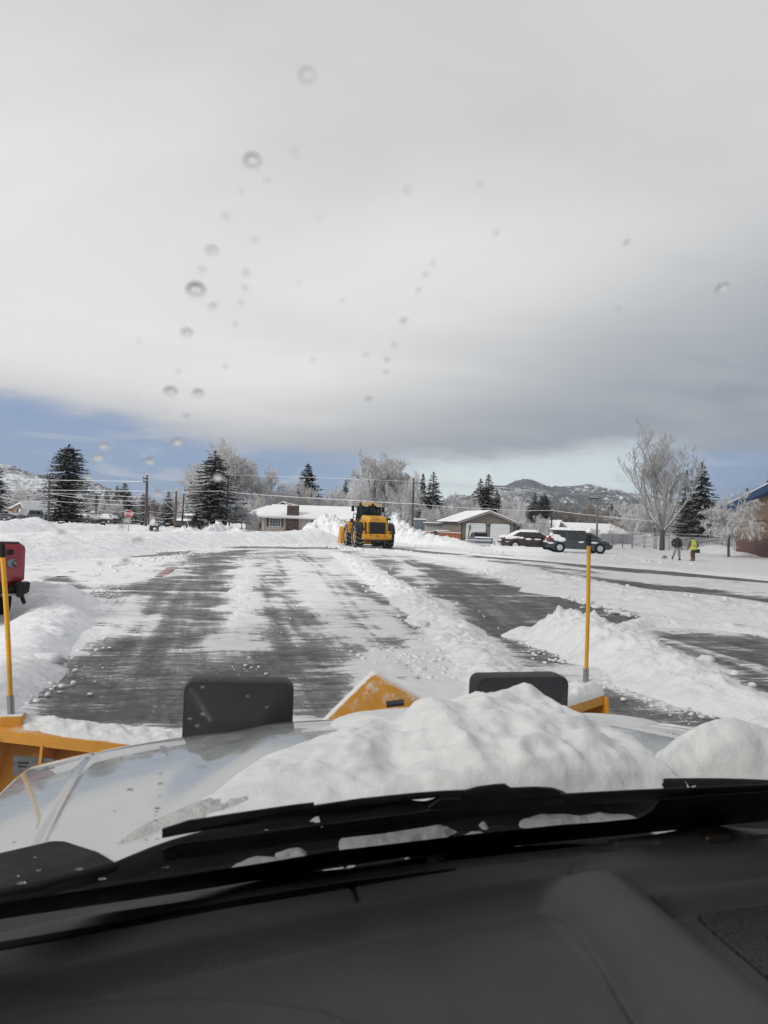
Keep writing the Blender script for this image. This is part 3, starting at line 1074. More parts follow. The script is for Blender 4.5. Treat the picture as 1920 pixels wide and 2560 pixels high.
wp = bpy.data.objects.new('wiper', None)
COL.objects.link(wp)
wp.parent = truck
mb = MB()
strip_on_glass(mb, [(405, 2072, 2092), (470, 2050, 2080), (600, 2030, 2060), (740, 2010, 2038), (785, 2006, 2026)], 0.022, 0.0050)
mb.build('wiper_blade', M_RUBBER, wp, True, 0.002, 2)
mb = MB()
strip_on_glass(mb, [(770, 2016, 2030), (900, 1996, 2012), (1030, 1983, 1997), (1110, 1977, 1990), (1170, 1974, 1990)], 0.030, 0.0042)
mb.build('wiper_arm', M_BLACK, wp, True, 0.002, 2)
mb = MB()
strip_on_glass(mb, [(1150, 1978, 2010), (1190, 1966, 2010), (1232, 1960, 2008), (1262, 1958, 2004), (1276, 1968, 2002), (1340, 1966, 1998), (1385, 1970, 1996), (1415, 1984, 1994)], 0.030, 0.0084)
mb.build('wiper_pivot', M_BLACK, wp, True, 0.003, 2)
wp = bpy.data.objects.new('wiper', None)
COL.objects.link(wp)
wp.parent = truck
mb = MB()
strip_on_glass(mb, [(405, 2122, 2152), (440, 2108, 2146), (560, 2092, 2130), (760, 2065, 2102), (960, 2040, 2080), (1075, 2024, 2062), (1160, 2012, 2042), (1300, 1998, 2022), (1420, 1988, 2004)], 0.024, 0.0059)
mb.build('wiper_blade', M_RUBBER, wp, True, 0.003, 2)
mb = MB()
strip_on_glass(mb, [(1072, 2016, 2040), (1095, 1998, 2036), (1130, 1994, 2030), (1200, 2000, 2026), (1290, 1990, 2012)], 0.034, 0.0059)
mb.build('wiper_clip', M_BLACK, wp, True, 0.003, 2)
mb = MB()
strip_on_glass(mb, [(1400, 1984, 2008), (1560, 1975, 2002), (1740, 1967, 1998), (1980, 1956, 1990)], 0.018, 0.0067)
mb.build('wiper_arm', M_BLACK, wp, True, 0.003, 2)

# ---- dashboard: one moulded height field
def lcurve(pts, z):
    q = [tl(x, y, z) for x, y in pts]
    return np.array([(p.x, p.y) for p in q])


dxs = np.arange(-1.0, 1.12, 0.0045)
dys = np.arange(0.52, 1.235, 0.0040)
DX, DY = np.meshgrid(dxs, dys)
lA = lcurve([(-60, 2312), (0, 2298), (480, 2228), (960, 2150), (1400, 2103), (1920, 2050)], 1.27)
lB = lcurve([(-60, 2384), (0, 2370), (500, 2275), (880, 2212), (1150, 2168), (1420, 2140)], 1.27)
lCt = lcurve([(-80, 2468), (0, 2444), (500, 2337), (930, 2252), (1420, 2182)], 1.275)
lCb = lcurve([(-80, 2505), (0, 2482), (500, 2377), (930, 2290), (1360, 2228), (1460, 2216)], 1.262)


def interp_line(l, X):
    o = np.argsort(l[:, 0])
    xs, ys = l[o, 0], l[o, 1]
    y = np.interp(X, xs, ys)
    s1 = (ys[-1] - ys[-2]) / (xs[-1] - xs[-2])
    return np.where(X > xs[-1], ys[-1] + (X - xs[-1]) * s1, y)


yA, yB_, yCt, yCb = (interp_line(l, DX) for l in (lA, lB, lCt, lCb))
yA = np.minimum(yA, yb(DX) - 0.035)
DZ = np.full(DX.shape, 1.272)
DZ -= 0.030 * sstep(DY - yA, -0.020, 0.02)                    # rolls down to the glass
DZ -= 0.006 * sstep(DY - yB_, -0.004, 0.004) * (DX < 0.12)
leftz = 1 - sstep(DX, 0.00, 0.10)
wB = 0.0035 + 0.0085 * np.exp(-((DX + 0.42) / 0.22) ** 2)
DZ -= 0.030 * np.exp(-((DY - yB_ - wB * 0.5) / wB) ** 4) * leftz    # defroster slot
# step down from the front strip to the big pad
padR = np.interp(DY, [0.5, 0.751, 0.91, 1.0, 1.034, 1.06, 1.2], [-0.098, -0.084, -0.061, -0.058, -0.066, -0.085, -0.12])
step = sstep(-(DY - (yCt + yCb) / 2), -0.013, 0.013)
inpad = sstep(padR - DX, -0.002, 0.004)
soft = 1 - sstep(DX, -0.085, -0.02)
DZ -= 0.040 * step * soft
# ridge that rises between pad and speaker
ridge = step * np.exp(-((DX - 0.015) / 0.055) ** 2)
DZ += 0.011 * ridge
DZ -= 0.020 * step * sstep(DX, 0.03, 0.10)
DZ -= 0.008 * step * np.exp(-((DX - padR) / 0.006) ** 2) * (DY < 1.045)
# speaker recess
rec = lcurve([(2100, 2150), (1920, 2176), (1680, 2203), (1648, 2212), (1640, 2226), (1662, 2252), (1800, 2358), (1920, 2450), (2200, 2660), (2500, 2500)], 1.27)
sdR = poly_sd(DX, DY, [tuple(p) for p in rec])
DZ -= 0.040 * sstep(sdR, -0.012, 0.012)
# brow over the gauges, far left
br = lcurve([(-200, 2500), (0, 2478), (120, 2458), (300, 2444), (480, 2438), (640, 2444), (800, 2466), (960, 2520), (1060, 2600), (900, 2900), (-200, 2900)], 1.26)
sdB = poly_sd(DX, DY, [tuple(p) for p in br])
DZ += 0.0055 * sstep(sdB, -0.004, 0.012)
# slots and seam
def groove(pts, w, dep, z=1.27):
    global DZ
    d, _ = line_d(DX, DY, lcurve(pts, z))
    DZ = DZ - dep * np.exp(-(d / w) ** 4)


groove([(1500, 2117), (1580, 2114), (1640, 2111)], 0.005, 0.018)
groove([(1878, 2100), (2000, 2088)], 0.005, 0.016)
groove([(876, 2204), (897, 2258)], 0.0028, 0.006)
groove([(1425, 2190), (1436, 2165), (1480, 2143)], 0.0035, 0.004)
# hollow round the sensor
ps = tl(1778, 2085, 1.275)
DZ += 0.012 * np.exp(-(((DX - ps.x) / 0.07) ** 2 + ((DY - ps.y) / 0.035) ** 2)) 
m, g, b, out = new_mat('dash_vinyl')
co = g.tc('Object')
fp = g.n('ShaderNodeAttribute', attribute_name='front_dark').outputs['Fac']
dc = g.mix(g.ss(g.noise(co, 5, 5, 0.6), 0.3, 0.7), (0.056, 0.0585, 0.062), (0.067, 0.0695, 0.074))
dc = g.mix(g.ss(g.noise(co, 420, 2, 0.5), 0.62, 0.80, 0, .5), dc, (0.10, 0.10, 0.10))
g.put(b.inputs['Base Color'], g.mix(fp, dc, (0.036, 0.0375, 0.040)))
g.put(b.inputs['Roughness'], g.ss(g.noise(co, 8, 5, 0.6), 0.3, 0.7, 0.60, 0.74))
b.inputs['Specular IOR Level'].default_value = 0.35
g.put(b.inputs['Normal'], g.bump(g.add(g.voro(co, 330), g.mul(g.noise(co, 600, 3, 0.6), 0.7)), 0.45, 0.0012))
M_DASH = m
ndx, ndy = len(dxs), len(dys)
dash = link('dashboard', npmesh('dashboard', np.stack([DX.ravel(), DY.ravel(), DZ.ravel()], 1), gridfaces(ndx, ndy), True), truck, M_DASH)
fa = dash.data.attributes.new('front_dark', 'FLOAT', 'POINT')     # the strip by the glass gets a darker base colour than the pad
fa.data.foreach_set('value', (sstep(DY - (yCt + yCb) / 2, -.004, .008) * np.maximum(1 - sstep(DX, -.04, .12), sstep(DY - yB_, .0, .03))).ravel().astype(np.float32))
mb = MB()
mb.box((CX, 0.525, 1.06), (2.06, 0.03, 0.42))
mb.build('dash_front_panel', M_DASH, dash)
def dz_at(x, y):
    i = np.clip(np.searchsorted(dxs, x), 0, ndx - 1)
    j = np.clip(np.searchsorted(dys, y), 0, ndy - 1)
    return DZ[j, i]


def dark_band(name, pts, m, lift=0.0015):
    """thin dark strip let into the dash: (px, row, half width in photo pixels)"""
    up, lo = [], []
    for (x0, y0, w0), (x1, y1, w1) in zip(pts[:-1], pts[1:]):
        for k in range(10):
            t = k / 10
            x, y, w = x0 + (x1 - x0) * t, y0 + (y1 - y0) * t, w0 + (w1 - w0) * t
            for lst, yy in ((up, y - w), (lo, y + w)):
                z = 1.27
                for _ in range(4):
                    p = tl(x, yy, z)
                    z = float(max(dz_at(p.x, p.y + .0), dz_at(p.x, p.y - .012), dz_at(p.x, p.y + .012)))
                lst.append((p.x, p.y, z + lift))
    n_ = len(up)
    mb = MB()
    mb.raw(up + lo, [(i, i + 1, n_ + i + 1, n_ + i) for i in range(n_ - 1)])
    o = mb.build(name, m, dash)
    md = o.modifiers.new('thick', 'SOLIDIFY')
    md.thickness = .003
    return o


M_GAP = mat('slot_black', (0.004, 0.004, 0.0045), 0.9, spec=0.05)
dark_band('defroster_slot', [(-40, 2374, 9), (0, 2367, 9), (320, 2310, 8), (640, 2250, 7), (880, 2211, 5), (1040, 2188, 3), (1150, 2173, 1)], M_GAP)
dark_band('panel_seam', [(876, 2212, 1.5), (886, 2236, 1.5), (896, 2258, 1.5)], M_GAP)
# speaker grille
sp = lcurve([(2060, 2212), (1920, 2231), (1735, 2246), (1716, 2252), (1716, 2262), (1735, 2282), (1800, 2340), (1920, 2440), (2100, 2600), (2300, 2420)], 1.218)
mb = MB()
mb.prism([tuple(p) for p in sp], 'z', 1.190, 1.219)
m, g, b, out = new_mat('speaker_grille')
co = g.tc('Object')
vv = g.voro(g.map(co, (1, 1, 0.0)), 190, 'F1')
b.inputs['Roughness'].default_value = 0.7
g.put(b.inputs['Base Color'], g.mix(g.ss(vv, 0.25, 0.45), (0.006, 0.006, 0.007), (0.035, 0.036, 0.039)))
g.put(b.inputs['Normal'], g.bump(g.ss(vv, 0.25, 0.45), 0.6, 0.0015))
mb.build('speaker_grille', m, dash, False, 0.004, 3)
# sensor dome
mb = MB()
rings = []
a0, a1, a2, a3 = tl(1728, 2068, 1.285), tl(1768, 2094, 1.285), tl(1830, 2092, 1.285), tl(1792, 2056, 1.285)
for s, z in ((1.05, 1.270), (1.0, 1.282), (0.9, 1.287), (0.6, 1.291), (0.25, 1.2925)):
    c4 = (a0 + a1 + a2 + a3) / 4
    rg = []
    for p, q in ((a0, a1), (a1, a2), (a2, a3), (a3, a0)):
        for t in (0.12, 0.5, 0.88):
            w = p.lerp(q, t)
            rg.append((c4.x + (w.x - c4.x) * s, c4.y + (w.y - c4.y) * s, z))
    rings.append(rg)
mb.loft(rings)
mb.build('light_sensor', mat('sensor_plastic', (0.034, 0.022, 0.020), 0.4, vary=0.05), dash, 'all')

# ---- cab shell round the driver
CABM = mat('cab_trim', (0.035, 0.035, 0.037), 0.8)
mb = MB()
mb.box((CX, -0.45, 2.075), (1.76, 1.30, 0.05))
rf = mb.build('roof', M_TPAINT, truck, False, 0.02)
mb = MB()
mb.box((CX, -0.45, 2.035), (1.70, 1.24, 0.024))
mb.build('headliner', CABM, rf, False, 0.01)
for s in (-1, 1):
    mb = MB()
    b0 = Vector((CX + s * 1.0, float(yb(CX + s * .96)) - 0.06, 1.22))
    b1 = Vector((CX + s * 0.90, 0.16, 2.04))
    mb.tube([b0, b0.lerp(b1, .5) + Vector((s * .01, 0, .02)), b1], [0.05, 0.045, 0.045], 10)
    mb.build('windshield_pillar', CABM, truck, True)
    mb = MB()
    mb.box((CX + s * 0.96, 0.10, 0.88), (0.10, 1.95, 0.66))
    mb.build('door', M_TPAINT, truck, False, 0.03)
    mb = MB()
    mb.box((CX + s * 0.90, 0.10, 0.88), (0.018, 1.85, 0.64))
    mb.build('door_trim', CABM, truck)
    mb = MB()
    mb.box((CX + s * 0.83, -0.95, 1.62), (0.12, 0.22, 0.86), None, (1, 1), (-s * 0.08, 0.05))
    mb.build('rear_pillar', CABM, truck, False, 0.02)
    # fender flank with wheel arch
    arch = [(1.72 + 0.50 * cos(a), 0.42 + 0.50 * sin(a)) for a in np.linspace(pi, 0, 13)]
    flank = [(1.10, 1.13), (1.10, 0.42)] + arch + [(2.40, 0.45), (2.42, 1.03), (2.3, 1.10)]
    mb = MB()
    mb.prism(flank, 'x', CX + s * 0.98, CX + s * 1.035)
    mb.build('fender', M_TPAINT, truck, False, 0.01)
    wh = bpy.data.objects.new('wheel', None)
    COL.objects.link(wh)
    wh.parent = truck
    mb = MB()
    mb.lathe([(0.24, -.12), (0.36, -.13), (0.405, -.10), (0.41, 0), (0.405, .10), (0.36, .13), (0.24, .12)], (CX + s * 0.86, 1.72, 0.41), 'x', 32)
    mb.build('tyre', M_RUBBER, wh, True)
    mb = MB()
    mb.lathe([(0.05, -.06), (0.24, -.10), (0.25, .10), (0.05, .07)], (CX + s * 0.88, 1.72, 0.41), 'x', 24)
    mb.build('rim', M_CHROME, wh, True)
for s in (-1, 1):
    mb = MB()
    mb.box((CX + s * .46, -.62, 1.02), (.56, .16, .80))
    mb.box((CX + s * .46, -.64, 1.56), (.28, .11, .22))
    mb.box((CX + s * .46, -.32, .66), (.56, .56, .16))
    mb.build('seat', CABM, truck, False, .05, 3)
    mb = MB()
    mb.hexa([(CX + s * .955, -.80, 1.21), (CX + s * .955, .82, 1.21), (CX + s * .950, .82, 1.21), (CX + s * .950, -.80, 1.21)], [(CX + s * .88, -.72, 2.03), (CX + s * .88, .22, 2.03), (CX + s * .875, .22, 2.03), (CX + s * .875, -.72, 2.03)])
    mb.build('side_window', M_SIDEGL, truck)
mb = MB()
mb.box((CX, -1.12, 1.3), (1.8, 0.06, 1.5))
mb.build('rear_wall', CABM, truck)
mb = MB()
mb.box((CX, 2.34, 0.88), (1.90, 0.10, 0.40))
for k in range(4):
    mb.box((CX, 2.40, 0.75 + k * 0.085), (1.30, 0.06, 0.03))
mb.build('grille', M_BLACK, truck, False, 0.01)
mb = MB()
mb.box((CX, 2.42, 0.56), (2.0, 0.22, 0.22))
mb.build('bumper', M_CHROME, truck, False, 0.04, 3)

# ================================================================== SNOW ON THE HOOD
def hood_snow(name, label, fn, x0, x1, y0, y1, res=0.007, on_cowl=False):
    X, Y = np.meshgrid(np.arange(x0, x1, res), np.arange(y0, y1, res))
    h = fn(X, Y)
    base = 1.243 - 0.03 * np.abs(X - CX) ** 2 if on_cowl else hood_z(X, np.maximum(Y, yb(X) + .125))
    Z = base + np.maximum(h, -0.016 if on_cowl else -0.05)
    kk = h > -0.012
    kk[1:] |= kk[:-1].copy(); kk[:-1] |= kk[1:].copy(); kk[:, 1:] |= kk[:, :-1].copy(); kk[:, :-1] |= kk[:, 1:].copy()
    F = gridfaces(X.shape[1], X.shape[0])
    F = F[kk.ravel()[F].all(1)]
    used, inv = np.unique(F, return_inverse=True)
    V = np.stack([X.ravel(), Y.ravel(), Z.ravel()], 1)[used]
    o = link(name, npmesh(name, V, inv.reshape(F.shape), True), None, M_SNOWH)
    o.matrix_world = TRUCK_M
    return tag(o, label, 'snow pile')


def mound_a(X, Y):
    wob = (fbm(X * 7, Y * 7, 4, 5) - 0.5)
    xw, yw = X + 0.05 * wob, Y + 0.07 * wob
    Hc = np.interp(xw, [-.66, -.56, -.47, -.40, -.30, -.20, -.12, -.04, 0.02, .06, .11, .16, .21, .26, .30, .345, .375, .395], [-.035, .008, .022, .030, .042, .056, .070, .086, .084, .096, .104, .098, .102, .088, .066, .052, .040, -.02])
    r = yb(X) + np.interp(X, [-.66, -.55, -.47, -.38, -.2, .1, .22, .30, .38], [.15, .14, .12, .085, .065, .065, .08, .11, .136]) + .03 * wob
    f = np.interp(xw, [-.66, -.55, -.48, -.42, -.30, -.2, -.1, .1, .3, .395], [1.38, 1.48, 1.62, 1.72, 1.84, 1.93, 2.0, 2.06, 2.02, 1.85])
    t = (yw - r) / (f - r)
    prof = np.interp(t, [-.05, 0, .02, .06, .14, .30, .48, .62, .8, .92, 1.0, 1.05], [-.5, 0, .25, .46, .64, .84, 1.0, .98, .72, .42, .1, -.4])
    lumps = 0.034 * (fbm(X * 5.5, Y * 5.5, 4, 11) - 0.5) + 0.018 * (fbm(X * 15, Y * 15, 4, 12) - .5) + 0.026 * (1 - np.abs(2 * fbm(X * 10, Y * 10, 3, 14) - 1) - 0.6) + 0.006 * (fbm(X * 40, Y * 40, 3, 19) - 0.5)
    fold = -0.020 * np.exp(-((X + 0.18 - 0.25 * (Y - 1.5)) / 0.05) ** 2) * sstep(Y, 1.36, 1.5)
    bump1 = 0.020 * np.exp(-(((X + .035) / .045) ** 2 + ((Y - 1.80) / .09) ** 2)) + 0.016 * np.exp(-(((X - .215) / .05) ** 2 + ((Y - 1.78) / .08) ** 2))
    h = np.where(Hc < 0.002, -0.05, Hc * prof)
    return h + (lumps + fold) * np.clip(h / 0.05, 0, 1) + bump1 * np.clip(h / .05 - .4, 0, 1)


def mound_b(X, Y):
    wob = (fbm(X * 8, Y * 8, 4, 25) - 0.5)
    d = (Y + 0.06 * wob) - np.interp(X + 0.04 * wob, [.27, .30, .38, .50, .71, .88, 1.05], [1.37, 1.41, 1.49, 1.57, 1.66, 1.74, 1.80])
    r = yb(X) + .136
    up = np.clip((Y - r + 0.05 * wob) / 0.07, 0, 1)
    H = np.interp(X, [.27, .33, .40, .50, .60, .68, .76, .86, 1.05], [.03, .065, .085, .098, .088, .075, .110, .130, .12])
    lumps = 0.030 * (fbm(X * 7, Y * 7, 4, 31) - 0.5) + 0.016 * (fbm(X * 18, Y * 18, 4, 32) - 0.5) + 0.005 * (fbm(X * 40, Y * 40, 3, 39) - 0.5)
    h = H * np.minimum(ssq(-d / 0.12), ssq((Y - r - .03 * np.abs(wob)) / 0.09))
    return h + lumps * np.clip(h / .05, 0, 1)


def mound_c(X, Y):
    wob = (fbm(X * 6, Y * 6, 4, 45) - 0.5)
    sd = poly_sd(X + .05 * wob, Y + .05 * wob, [(-.22, 2.06), (-.10, 1.98), (.1, 1.95), (.5, 1.95), (.72, 2.00), (.84, 2.12), (.80, 2.24), (.60, 2.33), (.2, 2.36), (-.05, 2.30), (-.18, 2.20)])
    return (0.024 - .010 * sstep(X, .3, .6)) * ssq(sd / 0.07) * (0.7 + 0.6 * fbm(X * 7, Y * 7, 3, 49))


hood_snow('snow_pile', 'big lumpy pile of wet snow in the middle of the white truck hood', mound_a, -.68, .42, 1.33, 2.1)
hood_snow('snow_pile', 'smaller mound of snow at the right edge of the truck hood', mound_b, .25, 1.06, 1.12, 1.85, 0.005)
hood_snow('snow_pile', 'thin skin of snow along the front lip of the truck hood', mound_c, -.25, .87, 1.9, 2.42)


def slush(X, Y):
    wob = (fbm(X * 14, Y * 14, 4, 55) - 0.5)
    lo, hi = yb(X) + 0.025, yb(X) + 0.115
    a = sstep(X, -.56, -.48) * (1 - sstep(X, .28, .34))
    q = fbm(X * 11, Y * 20, 4, 57)
    ins = np.minimum(np.minimum(Y - lo, hi - Y) / 0.03, np.minimum(X + .53, .30 - X) / .04) + wob * 1.6
    e = np.minimum(np.minimum(ins, (q - 0.37) / .10), (a - .5) * 3)
    return 0.018 * ssq(e) * (q + .1) + 0.006 * (fbm(X * 60, Y * 60, 3, 58) - .5)


M_SLUSH = snow_mat('slush', 30.0, 0.8, 0.01, 0.85, 160.0, 0.003, 0.0, (.34, .345, .35))
o = hood_snow('slush', 'grey slush caught on the black cowl under the wipers', slush, -.60, .36, 1.20, 1.40, 0.004, True)
o.data.materials.clear()
o.data.materials.append(M_SLUSH)
o['category'] = 'slush'


def slush2(X, Y):
    wob = (fbm(X * 16, Y * 16, 4, 65) - 0.5)
    sd = poly_sd(X + .03 * wob, Y + .03 * wob, [(-.70, 1.355), (-.66, 1.41), (-.60, 1.43), (-.55, 1.47), (-.50, 1.45), (-.40, 1.43), (-.40, 1.36)])
    return 0.014 * ssq(sd / .03) * (0.5 + fbm(X * 30, Y * 30, 3, 66))


M_SLUSH2 = snow_mat('icy_slush', 34.0, 0.9, 0.012, 0.45, 170.0, 0.004, 0.0, (.60, .61, .61))
o = hood_snow('slush', 'icy grey slush at the left tail of the hood snow pile', slush2, -.74, -.36, 1.31, 1.50, 0.005)
o.data.materials.clear()
o.data.materials.append(M_SLUSH2)
o['category'] = 'slush'

# ================================================================== RAIN DROPS ON THE GLASS
m = bpy.data.materials.new('water')
m.use_nodes = True
nt = m.node_tree
nt.nodes.clear()
gg = Gr(nt)
gl = gg.n('ShaderNodeBsdfGlass')
gl.inputs['IOR'].default_value = 1.33
gl.inputs['Roughness'].default_value = 0.0
oo = gg.n('ShaderNodeOutputMaterial')
nt.links.new(gl.outputs[0], oo.inputs[0])
M_WATER = m
prof = [(1.0, 0.0), (0.985, 0.06), (0.93, 0.17), (0.82, 0.29), (0.66, 0.39), (0.46, 0.46), (0.24, 0.495), (0.02, 0.505)]
V, F = [], []
NS = 28
for r, h in prof:
    for k in range(NS):
        V.append((r * cos(2 * pi * k / NS), r * sin(2 * pi * k / NS), h))
V.append((0, 0, 0))
for i in range(len(prof) - 1):
    for k in range(NS):
        a = [i * NS + k, i * NS + (k + 1) % NS, (i + 1) * NS + (k + 1) % NS, (i + 1) * NS + k]
        F += [(a[0], a[1], a[2]), (a[0], a[2], a[3])]
t0 = (len(prof) - 1) * NS
for k in range(1, NS - 1):
    F.append((t0, t0 + k, t0 + k + 1))
for k in range(NS):
    F.append(((k + 1) % NS, k, len(V) - 1))
DROP = npmesh('raindrop', V, F, True)
DROP.materials.append(M_WATER)
drops = [(x * 1.1573, y * 1.1573, r * 1.1573) for x, y, r in [
    (664, 163, 17), (545, 347, 18), (636, 331, 9), (578, 390, 7), (522, 413, 6), (489, 468, 10), (458, 541, 13), (437, 584, 9), (423, 625, 21),
    (460, 663, 10), (404, 718, 13), (532, 591, 9), (529, 623, 7), (522, 655, 6), (550, 520, 8), (508, 702, 5), (369, 845, 15), (428, 849, 12),
    (403, 901, 8), (386, 802, 5), (487, 793, 5), (384, 955, 13), (224, 963, 10), (211, 988, 12), (324, 996, 11), (880, 411, 9), (1038, 397, 7),
    (1073, 503, 6), (935, 569, 5), (920, 594, 6), (905, 627, 6), (873, 694, 9), (852, 746, 6), (837, 778, 7), (834, 804, 6), (797, 864, 9),
    (791, 767, 5), (676, 778, 5), (1355, 525, 8), (1560, 622, 13), (1337, 669, 5), (190, 1030, 10), (470, 1032, 12), (340, 1066, 10), (172, 1070, 9),
    (765, 928, 4), (646, 613, 4), (740, 650, 4), (1010, 300, 4), (300, 738, 4), (690, 472, 4)]]
drops += [(318, 1300, 12), (240, 1290, 12), (345, 1352, 14), (305, 1318, 11), (155, 1332, 11), (250, 1410, 8), (315, 1403, 11)]
drops += [(x * .422, 1350 + y * .422, r) for x, y, r in [
    (425, 452, 6), (390, 570, 8), (498, 322, 6), (718, 714, 5), (990, 645, 5), (995, 715, 5), (1075, 693, 5), (965, 782, 5), (617, 846, 6), (915, 873, 5),
    (915, 985, 6), (910, 1013, 5), (970, 983, 5), (600, 928, 5), (390, 928, 4), (780, 1095, 5), (970, 1097, 6), (1065, 1083, 5), (1200, 870, 5),
    (1200, 1030, 6), (1125, 1058, 5), (1168, 1098, 6), (1465, 925, 4), (1580, 990, 4), (1010, 565, 5), (915, 330, 4), (685, 333, 4), (1455, 93, 7), (2580, 272, 8)]]
drops += [(x * .3014, 1640 + y * .3014, r * .33) for x, y, r in [
    (1350, 760, 24), (1335, 975, 16), (1330, 1060, 22), (1080, 1110, 26), (1325, 1158, 12), (1308, 1265, 24), (1300, 1290, 14), (1295, 1328, 10),
    (1290, 1365, 18), (955, 1287, 13), (118, 1545, 14), (1300, 1520, 10), (1215, 1525, 13)]]
drops += [(x * .5787, 2060 + y * .5787, r * .6) for x, y, r in [
    (340, 195, 16), (440, 237, 18), (90, 255, 20), (715, 187, 13), (165, 200, 12), (75, 225, 10), (150, 145, 8), (633, 70, 6), (680, 65, 6), (748, 137, 5), (1210, 65, 4), (1390, 12, 4)]]
nrm = Vector((0, WSL, 1.0)).normalized()
RG = 'raindrops on the windshield'
for i, (x, y, r) in enumerate(drops):
    p = on_glass(x, y, 0.0055)
    w = TRUCK_M @ p
    dist = (w - CAM).length
    s = max(r, 4.0) / FPX * dist * 0.88
    o = bpy.data.objects.new('raindrop', DROP)
    COL.objects.link(o)
    nw = (TRUCK_M.to_3x3() @ nrm)
    o.matrix_world = Matrix.Translation(w) @ nw.to_track_quat('Z', 'Y').to_matrix().to_4x4() @ Matrix.Diagonal((s, s * random.uniform(.92, 1.12), s * (0.95 if r > 20 else (0.70 if r > 13 else 0.45)), 1))
    size = 'tiny' if r < 7 else ('small' if r < 13 else 'fat')
    if y > 2040:
        where = 'over the black cowl'
    elif y > 1830:
        where = 'over the white hood'
    elif y > 1680:
        where = 'over the dark plough light or asphalt'
    elif y > 1480:
        where = 'against the ploughed dark lanes'
    elif y > 1380:
        where = 'against the snowy far edge of the lot'
    elif y > 1170:
        where = 'against the dark spruces and poles at left'
    elif y > 1060:
        where = 'against the blue strip of sky at left'
    elif x > 1200:
        where = 'against the grey cloud at right'
    elif x > 880:
        where = 'against the grey cloud above the loader'
    elif x > 690:
        where = 'against the pale cloud above the ranch house'
    elif y > 760:
        where = 'in the lower part of the left trail on pale cloud'
    else:
        where = 'in the upper part of the left trail on pale cloud'
    lab = size + ' raindrop on the glass ' + where
    if (x, y) == drops[8][:2]:
        lab = 'largest raindrop on the windshield, dark rimmed against the pale cloud at left'
    tag(o, lab, 'raindrop', RG)

# ================================================================== SNOW PLOUGH
plow = bpy.data.objects.new('snow_plow', None)
COL.objects.link(plow)
plow.matrix_world = TRUCK_M
tag(plow, 'yellow V shaped snow plough on the front of the truck with two marker rods', 'snow plow')


def snowy_mat(name, col, rough, lo, hi, scale, amt, coat=0.0, vary=.12):
    m, g, b, out = new_mat(name)
    co = g.tc('Object')
    nz = g.noise(co, 5, 5, 0.6)
    base = g.mix(g.ss(nz, 0.3, 0.7), tuple(c * (1 - vary) for c in col), tuple(c * (1 + vary) for c in col))
    c, f = snow_on(g, base, lo, hi, scale, amt)
    g.put(b.inputs['Base Color'], c)
    g.put(b.inputs['Roughness'], g.add(g.mul(f, 0.3), rough))
    b.inputs['Coat Weight'].default_value = coat
    g.put(b.inputs['Normal'], g.bump(g.add(g.mul(f, 1.0), g.mul(g.noise(co, 30, 4, .6), 0.3)), 0.5, 0.008))
    return m


